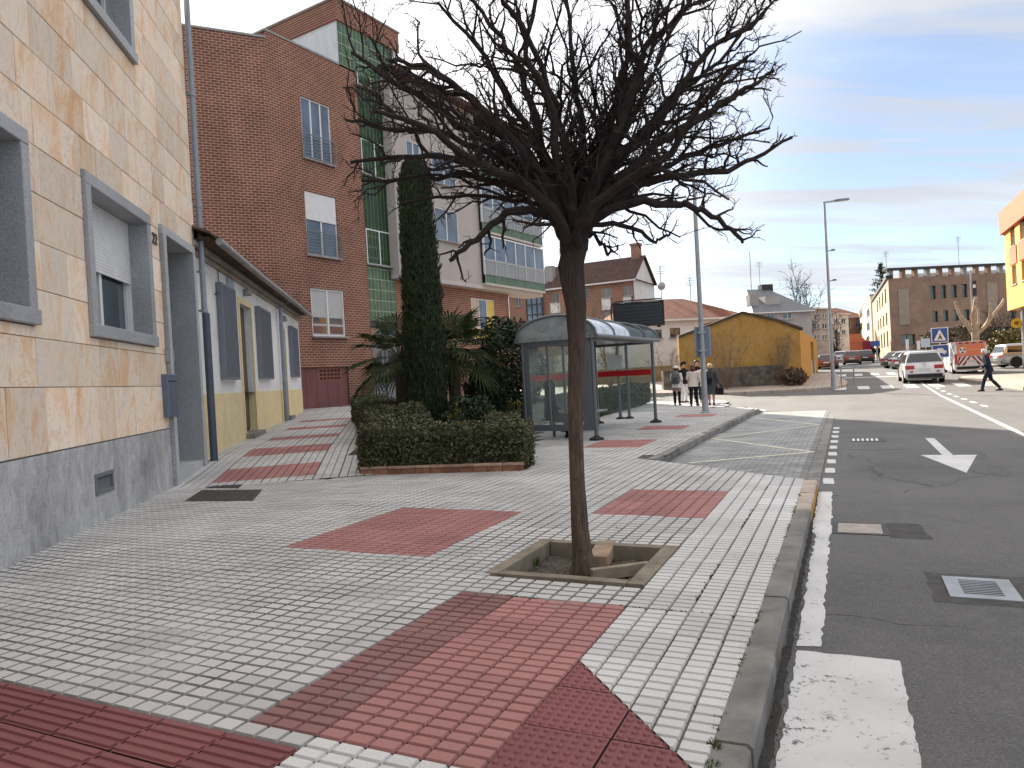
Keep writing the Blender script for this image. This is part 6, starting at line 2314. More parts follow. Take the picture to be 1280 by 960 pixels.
# fan palm behind it
def fan_palm(pos, trunk_h, label, nfr, seed, rfan):
    rg_ = random.Random(seed)
    rt = empty('fan_palm', pos, label, 'palm')
    pos = Vector(pos)
    m_ = MB(); m_.tube([pos - Vector((0, 0, .1)), pos + Vector((0, 0, trunk_h * .5)), pos + Vector((0, 0, trunk_h))], [.17, .15, .17], 10); m_.build('trunk', M('fibrous_palm_trunk', (.10, .075, .05), .4, 20, .95, bump=.8), rt)
    top = pos + Vector((0, 0, trunk_h))
    for k in range(nfr):
        w = k * 2.39996 + rg_.uniform(-.2, .2)
        el_ = R(72 - 118 * (k / nfr) + rg_.uniform(-8, 8))
        d = Vector((math.cos(w) * math.cos(el_), math.sin(w) * math.cos(el_), math.sin(el_)))
        pl = rg_.uniform(.65, .95)
        e = top + d * pl + Vector((0, 0, -.10 * pl))
        mb = MB()
        mb.tube([top, top + d * pl * .5 + Vector((0, 0, .03)), e], [.016, .012, .010], 4)
        d2 = (d + Vector((0, 0, -.35))).normalized()
        sidev = d2.cross(Vector((0, 0, 1))).normalized(); nv = sidev.cross(d2)
        nl = 26
        for i in range(nl):
            a = R(-132 + 264 * i / (nl - 1))
            ld = (d2 * math.cos(a) + sidev * math.sin(a) + nv * .12 * abs(math.sin(a))).normalized()
            L_ = rfan * (1 - .25 * abs(a) / 2.3) * rg_.uniform(.9, 1.05)
            sv = ld.cross(nv).normalized() * .022
            m1 = e + ld * L_ * .55; tip = e + ld * L_ + Vector((0, 0, -.20 * L_ * rg_.uniform(.4, 1.6)))
            fold = nv * .012
            mb.add([e, m1 - sv + fold, m1 - fold, m1 + sv + fold, tip], [(0, 1, 2), (0, 2, 3), (1, 4, 2), (2, 4, 3)])
        mb.build('frond', MT['palm_leaf'], rt)
    return rt


pc = D(566, 440, 17.5); fan_palm((pc.x, pc.y, terr(pc.x, pc.y)), pc.z - terr(pc.x, pc.y), 'spreading fan palm with low fronds, right behind the cypress', 30, 4, .85)
pc = D(500, 440, 17.2); fan_palm((pc.x, pc.y, terr(pc.x, pc.y)), pc.z - terr(pc.x, pc.y) - .15, 'paler fan palm with drooping fronds on the left of the cypress', 22, 9, .75)


def shrub(name, label, c, rx, ry, rz, n, mat, s, seed, cat='shrub', stem=True, lump=.28):
    rg_ = random.Random(seed)
    c = Vector(c)
    rt = empty(name, (c.x, c.y, terr(c.x, c.y)), label, cat)
    lv_ = MB()
    for _ in range(n):
        v_ = Vector((rg_.gauss(0, 1), rg_.gauss(0, 1), rg_.gauss(0, 1))).normalized()
        l_ = 1 + lump * noise.noise(v_ * 1.7 + Vector((seed, 0, 0))) + lump * .6 * noise.noise(v_ * 4.5 + Vector((0, seed, 0)))
        r_ = l_ * (rg_.uniform(.55, 1.0) ** .5)
        p = c + Vector((v_.x * rx, v_.y * ry, v_.z * rz)) * r_
        if p.z < terr(c.x, c.y) + .05: continue
        leaves(lv_, p, v_, s * rg_.uniform(.6, 1.4), rg_)
    tag(lv_.build('foliage', mat, rt), kind='stuff')
    st = MB()
    z0 = terr(c.x, c.y)
    for k in range(7):
        w = k * .9; st.tube([(c.x + .05 * math.cos(w), c.y + .05 * math.sin(w), z0 - .05), (c.x + rx * .3 * math.cos(w), c.y + ry * .3 * math.sin(w), (z0 + c.z) / 2), (c.x + rx * .7 * math.cos(w), c.y + ry * .7 * math.sin(w), c.z + rz * .3)], [.03, .02, .008], 5)
    st.build('stem', MT['bark'], rt)
    return rt


c = D(648, 462, 19.8); shrub('evergreen_shrub', 'tall dark evergreen bush pressed against the left of the bus shelter', (c.x - .25, c.y, 1.7), .95, 1.1, 1.55, 9500, MT['shrub_leaf'], .07, 2)
c = D(612, 478, 18.5); shrub('evergreen_shrub', 'lower dark bush between the palms and the tall evergreen bush', (c.x, c.y, 1.0), .75, .9, .8, 4500, MT['shrub_leaf'], .06, 6)
c = D(516, 515, 14.6); shrub('clipped_round_shrub', 'round clipped ball shrub inside the hedge left of the cypress trunk', (c.x - .05, c.y, .72), .44, .44, .40, 5000, MT['hedge_leaf'], .035, 8, lump=.06)
c = D(585, 505, 15.5); shrub('evergreen_shrub', 'low spreading bush inside the hedge right of the cypress', (c.x, c.y, .65), .7, .8, .5, 4000, MT['shrub_leaf'], .05, 12)
# flowers
MT['petal'] = M('yellow_petals', (.62, .43, .03), .2, 30, .6)
fl_m, st_m = MB(), MB()
rg_ = random.Random(14)
for (x, y, Y) in ((508, 529, 13.6), (516, 531, 13.5), (527, 532, 13.5), (543, 530, 13.7), (548, 529, 13.6), (568, 508, 14.6), (572, 515, 14.4), (638, 500, 15.5), (645, 503, 15.0), (650, 505, 15.4), (562, 520, 14.2), (520, 528, 13.8)):
    for _ in range(5):
        c = D(x + rg_.uniform(-4, 4), y + rg_.uniform(-3, 3), Y)
        st_m.tube([(c.x, c.y, terr(c.x, c.y)), c], .005, 3)
        for k in range(5):
            w = 1.2566 * k + rg_.random(); a = Vector((math.cos(w), math.sin(w), .5)) * .028; b = Vector((-math.sin(w), math.cos(w), 0)) * .015
            fl_m.add([c, c + a * .6 + b, c + a, c + a * .6 - b], [(0, 1, 2, 3)])
c = D(528, 530, 13.6)
fo = empty('yellow_flowers', (c.x, c.y, .1), 'small yellow flowers blooming inside the box hedge', 'flowers')
tag(fl_m.build('petals', MT['petal'], fo), kind='stuff'); tag(st_m.build('stems', MT['hedge_leaf'], fo), kind='stuff')

# second hedge beyond the shelter
a, b = G(748, 528), G(806, 503)
hedge('box_hedge', 'low clipped hedge behind the bus shelter bench', [(a.x - .9, a.y + .8, b.x - .15, b.y + .5, 1.0)], .85, 800, .05, 5)
# bare shrubs and saplings in front of the houses
def bare_plant(name, label, base, h, spread, n, seed, cat='tree', r0=.03, mat=None, up=.75, lv=2):
    rg_ = random.Random(seed)
    base = Vector(base)
    rt = empty(name, tuple(base), label, cat)
    mb = MB()
    for k in range(n):
        w = rg_.uniform(0, 6.283); e = base + Vector((math.cos(w) * spread * rg_.uniform(.3, 1), math.sin(w) * spread * rg_.uniform(.3, 1), h * rg_.uniform(up, 1)))
        pts_ = crooked(base, e, 6, .12, rg_)
        k_ = len(pts_)
        mb.tube(pts_, [r0 * (1 - .8 * i / (k_ - 1)) for i in range(k_)], 4)
        for i in range(1, k_):
            for _ in range(4):
                d = (pts_[i] - pts_[i - 1]).normalized(); q = pts_[i - 1].lerp(pts_[i], rg_.random())
                sdv = Vector((rg_.gauss(0, 1), rg_.gauss(0, 1), rg_.gauss(.3, .6))).normalized()
                e2 = q + (d * .6 + sdv * .8).normalized() * h * rg_.uniform(.08, .22)
                c2 = crooked(q, e2, 3, .2, rg_); mb.tube(c2, [r0 * .35, r0 * .3, r0 * .22, r0 * .12], 3)
                for _ in range(3):
                    q2 = c2[rg_.randint(1, 3)]; e3 = q2 + Vector((rg_.gauss(0, 1), rg_.gauss(0, 1), rg_.gauss(.5, 1))).normalized() * h * rg_.uniform(.04, .1)
                    mb.tube([q2, e3], [r0 * .2, r0 * .08], 3)
    mb.build('branches', mat or MT['twig'], rt)
    return rt


MT['pale_twig'] = M('pale_brown_twig', (.22, .165, .12), .3, 20, .9)
for (x, Y, h, s_, n, seed, lab) in ((735, 44, 5.6, 1.3, 7, 3, 'bare pale sapling left of the dark display board'), (762, 46, 5.0, 1.2, 6, 5, 'bare thin tree half hidden by the dark display board')):
    p = D(x, 470, Y); bare_plant('bare_tree', lab, (p.x, p.y, terr(p.x, p.y)), h, s_, n, seed, 'tree', .05, MT['pale_twig'], .8)
p = D(690, 470, 50); bare_plant('bare_tree', 'bare tree in front of the brick terrace, left of the street tree trunk', (p.x, p.y, terr(p.x, p.y)), 6, 1.5, 7, 15, 'tree', .05, MT['pale_twig'], .8)
p = G(845, 487); bare_plant('bare_shrub', 'leafless grey shrub by the low wall behind the women', (p.x - .2, p.y + 1, terr(p.x, p.y)), 2.7, 1.9, 12, 21, 'shrub', .03, MT['pale_twig'], .6)
p = G(905, 486); bare_plant('bare_shrub', 'leafless brown shrub against the left half of the ochre gable', (p.x, p.y - .5, terr(p.x, p.y)), 3.4, 1.3, 10, 22, 'shrub', .025, MT['pale_twig'], .7)
p = G(975, 481); bare_plant('bare_shrub', 'leafless climbing shrub against the right half of the ochre gable', (p.x, p.y - .4, terr(p.x, p.y)), 3.2, .8, 9, 23, 'shrub', .02, MT['pale_twig'], .7)
p = G(996, 481); c = shrub('dry_bush', 'low reddish brown dry bush at the corner of the ochre building', (p.x - .4, p.y - .6, terr(p.x, p.y) + .45), .75, .5, .5, 1800, leaf_mat('dry_bush_leaf', (.07, .045, .03), (.16, .11, .07)), .09, 31)
# pollarded plane tree across the street
PT = D(1222, 440, 58); pz = terr(PT.x, PT.y)
PO = empty('pollarded_tree', (PT.x, PT.y, pz), 'pale pollarded plane tree with bare stump limbs behind the orange van', 'tree')
MT['plane_bark'] = M('pale_plane_bark', (.33, .255, .175), .4, 3, .85)
for i, (path, r0, r1) in enumerate([([(1221, 455), (1220, 430), (1219, 415)], .40, .34), ([(1219, 420), (1208, 403), (1199, 393), (1194, 376)], .26, .13), ([(1219, 418), (1217, 398), (1219, 376), (1220, 372)], .26, .14), ([(1220, 418), (1224, 400), (1222, 385)], .18, .11),
                                    ([(1220, 418), (1232, 408), (1238, 396), (1238, 378)], .22, .12), ([(1226, 414), (1240, 396), (1252, 380), (1255, 374)], .2, .13), ([(1219, 412), (1214, 395), (1217, 386)], .15, .10)]):
    m = MB(); pts_ = [D(x, y, 58 + (.5 if i % 2 else -.4) * k / len(path)) for k, (x, y) in enumerate(path)]
    m.tube(pts_, [.78 * (r0 + (r1 - r0) * k / (len(pts_) - 1)) for k in range(len(pts_))], 10)
    m.build('trunk' if i == 0 else 'limb', MT['plane_bark'], PO, smooth=60)
# bushes in front of the brown building
c = D(1205, 430, 78); shrub('evergreen_shrub', 'broad brownish hedge bush in front of the brown brick building', (c.x, c.y, terr(c.x, c.y) + 1.6), 5, 1.6, 1.9, 5000, leaf_mat('brown_bush_leaf', (.05, .045, .03), (.14, .11, .06)), .22, 41)
c = D(1268, 432, 60); shrub('evergreen_shrub', 'olive bush at the right edge below the yellow round sign', (c.x, c.y, terr(c.x, c.y) + 1.2), 2.2, 1.5, 1.5, 3500, leaf_mat('olive_bush_leaf', (.05, .05, .015), (.17, .14, .04)), .16, 43)
p = D(1252, 440, 62); bare_plant('bare_tree', 'bare bushy tree right of the pollarded tree', (p.x, p.y, terr(p.x, p.y)), 5.5, 2.2, 10, 44, 'tree', .05, MT['twig'], .7)
# conifer rising over the roof
c = D(1102, 360, 128); z0 = terr(c.x, c.y)
CF_ = empty('conifer', (c.x, c.y, z0), 'dark conifer tip rising behind the brown building roof', 'tree')
zt_c = D(1102, 331, 128).z
m = MB(); m.tube([(c.x, c.y, z0), (c.x, c.y, zt_c)], [.4, .05], 6); m.build('trunk', MT['bark'], CF_)
lv = MB(); rg_ = random.Random(6)
for k in range(60):
    t_ = rg_.random(); z = zt_c - t_ * 5; w = rg_.uniform(0, 6.283); ln = .25 + t_ * 2.2
    e = Vector((c.x + math.cos(w) * ln, c.y + math.sin(w) * ln, z + .3 - .1 * ln))
    for j in range(26):
        q = Vector((c.x, c.y, z)).lerp(e, rg_.random()); leaves(lv, q + Vector((rg_.gauss(0, .12), rg_.gauss(0, .12), rg_.gauss(0, .12))), Vector((0, 0, 1)), .2, rg_)
tag(lv.build('foliage', MT['cypress_leaf'], CF_), kind='stuff')
p = D(1008, 450, 92); bare_plant('bare_tree', 'tall bare tree between the slate roof and the grey flats', (p.x, p.y, terr(p.x, p.y)), 12, 2.2, 10, 51, 'tree', .09, MT['twig'], .75)
p = D(1047, 450, 112); bare_plant('bare_tree', 'bare street tree far down the left pavement', (p.x, p.y, terr(p.x, p.y)), 7, 2.2, 9, 52, 'tree', .08, MT['twig'], .75)

# ================================================================ bus shelter
SP = G(746, 550)
SF = Frame(SP.x, SP.y, 0)
sh_ = R(27)
SF.ex = Vector((math.cos(sh_), -math.sin(sh_), 0)); SF.ey = Vector((math.sin(sh_), math.cos(sh_), 0))      # x to the road, y along it
SL_, SWD = 4.87, 1.73
SH = empty('bus_shelter', (SP.x, SP.y, 0), 'grey metal and glass bus shelter with arched roof and red band on its glass', 'bus shelter')
MT['shel'] = M('grey_shelter_paint', (.125, .14, .155), .12, 3, .4, .5, .3, .04)
MT['poly'] = clear_mat('translucent_roof_sheet', .75, (.9, .92, .93), (.72, .75, .80))
MT['end_sheet'] = clear_mat('grey_gable_sheet', .62, (.72, .76, .74))
MT['dark_sheet'] = clear_mat('dark_roof_sheet', .25, (.35, .38, .37))
MT['red_band'] = M('red_glass_band', (.50, .02, .025), .1, 2, .4)
MT['rubber'] = M('dark_foot_plate', (.03, .03, .032), .2, 9, .8)
for x, y in ((0, 0), (0, SL_), (-SWD, 0), (-SWD, SL_), (-SWD, SL_ / 2)):
    q = MB(); q.tube([SF.P(x, y, .02), SF.P(x, y, 2.33)], .048 if x == 0 else .042, 12); po = q.build('post', MT['shel'], SH, smooth=40)
    q = MB(); q.lathe(SF, (x, y, 0), [(.17, .0), (.16, .05), (.075, .075), (.06, .10)], 14); q.build('foot', MT['rubber'], po)
    q = MB(); q.lathe(SF, (x, y, 2.33), [(.02, .0), (.07, .03), (.075, .07), (.04, .12), (.01, .13)], 10); q.build('cap', MT['shel'], po)
# end panel facing the camera: frame, two panes
q = MB()
for bx in ((-SWD + .05, -SWD + .16, .22, 2.32), (-.27, -.06, .22, 2.32), (-SWD + .16, -.27, .22, .36), (-SWD + .16, -.27, 2.18, 2.32), (-1.12, -1.08, .36, 2.18)):
    q.box(SF, bx[0], bx[1], -.03, .03, bx[2], bx[3])
ep = q.build('end_panel_frame', MT['shel'], SH)
for a, b in ((-SWD + .16, -1.12), (-1.08, -.27)):
    q = MB(); q.quad(SF.P(a, 0, .36), SF.P(b, 0, .36), SF.P(b, 0, 2.18), SF.P(a, 0, 2.18)); q.build('pane', MT['clear'], ep)
# roof arch
def arch(n=12, x0=-SWD - .10, x1=.16, z0=2.33, rise=.52):
    cx = (x0 + x1) / 2; hw = (x1 - x0) / 2
    return [(cx - hw * math.cos(math.pi * i / n), z0 + rise * math.sin(math.pi * i / n) ** .85) for i in range(n + 1)]
AR = arch()
bays = 4
for k in range(bays):
    ya, yb = -.12 + (SL_ + .24) * k / bays, -.12 + (SL_ + .24) * (k + 1) / bays
    for i in range(len(AR) - 1):
        pass
    q = MB()
    up_, lo_ = [SF.P(x, ya + .03, z) for x, z in AR], [SF.P(x, yb - .03, z) for x, z in AR]
    q.loft([up_, lo_], cap=False, closed=False)
    lo2 = [SF.P(x, ya + .03, z - .02) for x, z in AR], [SF.P(x, yb - .03, z - .02) for x, z in AR]
    q.loft([lo2[1], lo2[0]], cap=False, closed=False)
    q.build('roof_sheet', MT['poly'] if k < 2 else MT['dark_sheet'], SH, smooth=60)  # near bays paler, far bays darker: sky reflection painted into the sheets
for k in range(bays + 1):
    y = -.12 + (SL_ + .24) * k / bays
    q = MB(); q.tube([SF.P(x, y, z + .005) for x, z in AR], .032, 6, True); q.build('roof_rib', MT['shel'], SH, smooth=50)
for x, z in (AR[0], AR[-1]):
    q = MB(); q.tube([SF.P(x, -.14, z), SF.P(x, SL_ + .14, z)], .05, 8); q.build('eave_rail', MT['shel'], SH, smooth=50)
for x in (0, -SWD):
    q = MB(); q.box(SF, x - .035, x + .035, .06, SL_ - .06, 2.25, 2.33); q.build('beam', MT['shel'], SH)
for y in (-.10, SL_ + .10):
    q = MB(); k = [SF.P(x, y, z - .035) for x, z in AR]; q.add(k, [tuple(range(len(k)))]); q.build('gable_sheet', MT['end_sheet'] if y < 0 else MT['poly'], SH)
q = MB(); q.box(SF, -SWD + .05, -.05, -.034, .034, 2.325, 2.40); q.build('end_beam', MT['shel'], SH)
q = MB(); q.box(SF, -SWD + .05, -.05, SL_ - .03, SL_ + .03, 2.25, 2.325); q.build('end_beam', MT['shel'], SH)
# back glass with red band
for k in range(2):
    a, b = .06 + k * SL_ / 2, SL_ / 2 - .06 + k * SL_ / 2
    q = MB(); q.quad(SF.P(-SWD, a, .4), SF.P(-SWD, b, .4), SF.P(-SWD, b, 2.15), SF.P(-SWD, a, 2.15)); gp = q.build('pane', MT['clear'], SH)
    q = MB(); q.box(SF, -SWD + .006, -SWD + .012, a, b, 1.37, 1.52); q.build('red_band', MT['red_band'], gp)
q = MB(); q.quad(SF.P(-SWD + .06, SL_, .3), SF.P(-.06, SL_, .3), SF.P(-.06, SL_, 2.25), SF.P(-SWD + .06, SL_, 2.25)); gp = q.build('pane', MT['clear'], SH)
q = MB(); q.box(SF, -SWD + .06, -.06, SL_ - .012, SL_ - .006, 1.37, 1.53); q.build('red_band', MT['red_band'], gp)
q = MB(); q.box(SF, -1.36, -.90, SL_ - .012, SL_ - .006, 1.58, 1.99); q.build('notice_sheet', MT['white_plastic'], SH)
q = MB(); q.box(SF, -SWD + .014, -SWD + .02, 3.9, 4.4, 1.55, 1.9); q.build('timetable_case', MT['shel'], SH)
# bench
q = MB(); q.box(SF, -SWD + .12, -SWD + .52, .6, SL_ - .6, .42, .46); bn = q.build('bench_seat', MT['galv'], SH)
for y in (.9, SL_ / 2, SL_ - .9):
    q = MB(); q.box(SF, -SWD + .28, -SWD + .34, y - .03, y + .03, .0, .42); q.build('bench_leg', MT['shel'], bn)

# electronic display board on twin posts
LP = D(780, 500, 22.4); LP.z = 0
LB_ = empty('display_board', (LP.x, LP.y, 0), 'large black electronic display board on twin posts behind the bus shelter', 'display board')
lf = Frame(LP.x, LP.y, 0); la = R(10)
lf.ex = Vector((math.cos(la), -math.sin(la), 0)); lf.ey = Vector((-math.sin(la), -math.cos(la), 0))      # y towards the viewer
for x in (-.14, .14):
    q = MB(); q.tube([lf.P(x, -.14, 0), lf.P(x, -.14, 3.3)], .05, 10); po = q.build('post', MT['shel'], LB_, smooth=50)
    q = MB(); q.lathe(lf, (x, -.14, 0), [(.15, 0), (.14, .04), (.06, .07)], 12); q.build('foot', MT['rubber'], po)
bz0, bz1 = 2.88, 3.66
bx0, bx1 = -.20, 1.38
q = MB(); q.box(lf, bx0, bx1, -.10, .08, bz0, bz1); cs = q.build('casing', MT['black_metal'], LB_)
q = MB()
for bx in ((bx0, bx1, bz1 - .05, bz1), (bx0, bx1, bz0, bz0 + .05), (bx0, bx0 + .04, bz0 + .05, bz1 - .05), (bx1 - .04, bx1, bz0 + .05, bz1 - .05)): q.box(lf, bx[0], bx[1], .08, .11, bx[2], bx[3])
q.build('bezel', MT['black_metal'], cs)
MT['led'] = M('unlit_display_face', (.010, .011, .016), .2, 3, .25, .5)
for k in range(6):
    z = bz0 + .07 + k * (bz1 - bz0 - .14) / 6
    q = MB(); q.box(lf, bx0 + .06, bx1 - .06, .08, .088, z, z + (bz1 - bz0 - .14) / 6 - .012); q.build('display_row', MT['led'], cs)
for a, b in ((.04, .16), (.74, 1.24)):
    q = MB(); q.box(lf, a, b, .11, .1125, bz1 - .032, bz1 - .014); q.build('top_marking', MT['galv'], cs)
for k in range(4):
    x = bx0 + .2 + k * .38; q = MB(); q.box(lf, x, x + .12, -.05, .05, bz0 - .05, bz0); q.build('bracket', MT['black_metal'], cs)
q = MB(); q.tube([lf.P(bx0 - .02, .0, bz0 - .45), lf.P(bx0 - .05, .0, bz0), lf.P(bx0 - .05, 0, bz1 - .12), lf.P(bx0 - .02, 0, bz1 - .02), lf.P(bx0 + .12, 0, bz1 + .05), lf.P(bx1 - .05, 0, bz1 + .06)], .022, 6); q.build('tube_frame', MT['black_metal'], LB_, smooth=60)

# lamp posts
def lamp(name, base, label, top_z, arm=True, ladder=False):
    rt = empty(name, base, label, 'street lamp', 'street lamps along the left pavement')
    b = Vector(base); h = top_z - b.z
    q = MB(); q.tube([b, b + Vector((0, 0, 1.2)), b + Vector((0, 0, h))], [.095, .085, .05], 12); q.build('pole', MT['galv'], rt, smooth=50)
    q = MB(); q.lathe(Frame(b.x, b.y, 0, b.z), (0, 0, 0), [(.18, 0), (.18, .03), (.11, .05), (.10, .5), (.098, .52)], 12); q.build('base', MT['galv'], rt)
    q = MB(); q.box(Frame(b.x, b.y, 90 - 90 + 115, h + b.z), -.05, .95, -.035, .035, -.03, .04); q.build('arm', MT['galv'], rt)
    q = MB(); fr_ = Frame(b.x, b.y, 115, h + b.z); q.loft([[fr_.P(.45, n_, z) for n_, z in ((-.07, 0), (.07, 0), (.07, .05), (-.07, .05))], [fr_.P(.6, n_, z) for n_, z in ((-.13, -.03), (.13, -.03), (.12, .06), (-.12, .06))], [fr_.P(1.1, n_, z) for n_, z in ((-.11, -.02), (.11, -.02), (.09, .04), (-.09, .04))]]); ho = q.build('lamp_head', MT['steel'], rt)
    q = MB(); q.box(fr_, .64, 1.05, -.09, .09, -.045, -.032); q.build('lens', MT['white_plastic'], ho)
    if ladder:
        for z in (h - 2.35, h - 3.8, h - 5.4):
            q = MB(); q.box(Frame(b.x, b.y, 115, b.z + z), 0, .38 if z > h - 4 else .28, -.02, .02, -.02, .02); q.box(Frame(b.x, b.y, 115, b.z + z), .2, .36, -.05, .05, .021, .06); q.build('side_bracket', MT['steel'], rt)
    q = MB(); q.box(Frame(b.x, b.y, 205, b.z), -.055, .055, .075, .10, .6, 1.0) if False else None
    return rt


l1 = G(882, 516); lamp('street_lamp', (l1.x, l1.y, l1.z), 'near grey street lamp post beside the women, its head lost among the branches', 9.6)
l2 = G(1042, 485.5, 0); zl2 = D(1034, 253, l2.y).z; lamp('street_lamp', (l2.x, l2.y, l2.z), 'far tall grey street lamp with small side brackets at the corner', zl2, True, True)
# sign hung on the near lamp, seen from behind
sg = Frame(l1.x, l1.y, 0); sa_ = R(8); sg.ex = Vector((math.cos(sa_), -math.sin(sa_), 0)); sg.ey = Vector((-math.sin(sa_), -math.cos(sa_), 0))
sz0, sz1 = D(880, 446, l1.y).z, D(880, 408, l1.y).z
rt = empty('bus_stop_sign', (l1.x, l1.y + .1, sz0), 'blue grey sign plate clamped to the near lamp post, seen from behind', 'sign')
q = MB(); q.box(sg, -.22, .30, -.14, -.115, sz0, sz1); pl = q.build('plate', M('blue_grey_sign_back', (.16, .19, .24), .1, 3, .5, .4), rt)
q = MB()
for z in (sz0 + .2, sz1 - .2): q.box(sg, -.12, .12, -.114, .10, z - .025, z + .025)
q.build('clamp', MT['galv'], rt)
q = MB(); q.box(sg, .26, .285, -.113, -.108, sz0 + .02, sz1 - .02); q.box(sg, -.21, -.185, -.113, -.108, sz0 + .02, sz1 - .02); q.build('stiffener', MT['galv'], pl)

# hoop barrier at the far corner
p = G(1052, 484); q = MB(); hf = Frame(p.x, p.y, 100, p.z)
q.tube([hf.P(0, 0, 0), hf.P(0, 0, .85), hf.P(.08, 0, .95), hf.P(.52, 0, .95), hf.P(.6, 0, .85), hf.P(.6, 0, 0)], .03, 8); q.tube([hf.P(0, 0, .5), hf.P(.6, 0, .5)], .025, 6)
tag(q.build('hoop_barrier', MT['galv'], smooth=50, origin=tuple(p)), 'small grey hoop barrier on the corner beside the far lamp', 'barrier')

# road signs
MT['sign_blue'] = M('blue_sign_paint', (.03, .085, .30), .08, 3, .45, .4, 0, .03)
MT['sign_white'] = M('white_sign_paint', (.68, .68, .68), .05, 3, .5, .4, 0, .03)
MT['sign_black'] = M('black_sign_paint', (.015, .015, .016), .1, 3, .5)


def facing(x, y, z, head):
    """frame whose n axis looks back along a heading"""
    f = Frame(x, y, 0, z); a = R(head)
    f.ex = Vector((math.cos(a), -math.sin(a), 0)); f.ey = Vector((-math.sin(a), -math.cos(a), 0)); return f


p = D(1177, 470, 46); z0 = terr(p.x, p.y)
rt = empty('crossing_sign', (p.x, p.y, z0), 'blue pedestrian crossing sign with white triangle above a blue plate, behind the white SUV', 'sign')
sf = facing(p.x, p.y, 0, 25)
za, zb = D(1173, 428.5, 46).z, D(1173, 409.5, 46).z
q = MB(); q.tube([(p.x, p.y, z0), (p.x, p.y, zb)], .04, 8); q.build('post', MT['galv'], rt)
hw = (zb - za) / 2 * .98
q = MB(); q.box(sf, -hw, hw, .045, .065, za, zb); pl = q.build('sign_plate', MT['sign_white'], rt)
q = MB(); q.box(sf, -hw + .05, hw - .05, .066, .070, za + .05, zb - .05); q.build('blue_field', MT['sign_blue'], pl)
q = MB(); q.prism(sf, [(-hw * .72, za + .14), (hw * .72, za + .14), (0, zb - .12)], .070, .074); q.build('white_triangle', MT['sign_white'], pl)
q = MB(); zc_ = za + .2
q.prism(sf, [(-.02, zc_ + .28), (.06, zc_ + .26), (.14, zc_ + .02), (.08, zc_), (.03, zc_ + .14), (-.06, zc_), (-.12, zc_ + .02), (-.05, zc_ + .16)], .0745, .077); q.lathe(sf, (.02, .0745, zc_ + .34), [(.045, 0), (.045, .003)], 8, 'y'); q.build('walker_symbol', MT['sign_black'], pl)
zd = D(1173, 449, 46).z * 0 + za - .12
q = MB(); q.box(sf, -hw, hw, .045, .065, zd - .85, zd); pl2 = q.build('lower_plate', MT['sign_white'], rt)
q = MB(); q.box(sf, -hw + .05, hw - .05, .066, .070, zd - .80, zd - .05); q.build('blue_field', MT['sign_blue'], pl2)
# parked-car symbol on the lower plate
q = MB(); q.prism(sf, [(-.34, zd - .55), (.34, zd - .55), (.34, zd - .40), (.22, zd - .38), (.12, zd - .24), (-.16, zd - .24), (-.24, zd - .38), (-.34, zd - .40)], .070, .074)
q.lathe(sf, (-.2, .070, zd - .57), [(.07, 0), (.07, .005)], 10, 'y'); q.lathe(sf, (.2, .070, zd - .57), [(.07, 0), (.07, .005)], 10, 'y'); q.build('car_symbol', MT['sign_white'], pl2)
# a small white notice and slim white posts
for x, ya, yb in ((1135, 446, 424), (1149, 446, 426)):
    p = D(x, 450, 66); z0 = terr(p.x, p.y); q = MB(); q.tube([(p.x, p.y, z0), (p.x, p.y, D(x, yb + 5, 66).z)], .05, 8); q.box(facing(p.x, p.y, 0, 25), -.13, .13, .05, .08, D(x, ya - 9, 66).z, D(x, yb, 66).z)
    tag(q.build('marker_post', MT['sign_white'], origin=(p.x, p.y, z0)), 'slim white marker post %s behind the parked cars' % ('left of its twin' if x == 1135 else 'right of its twin'), 'post', 'white marker posts')
p = D(1158, 450, 70); z0 = terr(p.x, p.y); rt = empty('notice_sign', (p.x, p.y, z0), 'small pale square notice on a post in front of the brown building', 'sign')
q = MB(); q.tube([(p.x, p.y, z0), (p.x, p.y, D(1158, 424, 70).z)], .04, 8); q.build('post', MT['galv'], rt)
q = MB(); q.box(facing(p.x, p.y, 0, 25), -.4, .4, .04, .07, D(1158, 434, 70).z, D(1158, 423, 70).z); q.build('plate', M('pale_blue_notice', (.45, .52, .6), .25, 8, .5), rt)
p = D(1097, 450, 74); z0 = terr(p.x, p.y); rt = empty('blue_road_sign', (p.x, p.y, z0), 'blue road sign on a post before the sunlit side of the brown building', 'sign')
q = MB(); q.tube([(p.x, p.y, z0), (p.x, p.y, D(1097, 427, 74).z)], .05, 8); q.build('post', MT['galv'], rt)
q = MB(); q.box(facing(p.x, p.y, 0, 25), -.55, .3, .05, .08, D(1097, 432.5, 74).z, D(1097, 426, 74).z); q.build('plate', MT['sign_blue'], rt)
# yellow round sign at the right edge
p = D(1273, 445, 43); z0 = terr(p.x, p.y); rt = empty('yellow_round_sign', (p.x, p.y, z0), 'round yellow sign with a dark ring mark, on a post at the right edge', 'sign')
q = MB(); q.tube([(p.x + .3, p.y, z0), (p.x + .3, p.y, D(1273, 390, 43).z)], .045, 8); q.build('post', MT['galv'], rt)
zc_ = D(1272.5, 404, 43).z; sf = facing(p.x, p.y, 0, 30)
MT['sign_yellow'] = M('yellow_sign_paint', (.68, .42, .02), .08, 3, .4, .4)
q = MB(); q.lathe(sf, (0, .06, zc_), [(.30, 0), (.30, .03), (.02, .031)], 18, 'y'); q.box(sf, .0, .34, .03, .058, zc_ - .06, zc_ + .06); pl = q.build('disc', MT['sign_yellow'], rt)
q = MB(); q.lathe(sf, (-.02, .092, zc_ + .02), [(.13, 0), (.13, .004), (.08, .0045)], 12, 'y'); q.build('dark_ring', M('dark_orange_mark', (.30, .12, .01), .1, 3), pl)
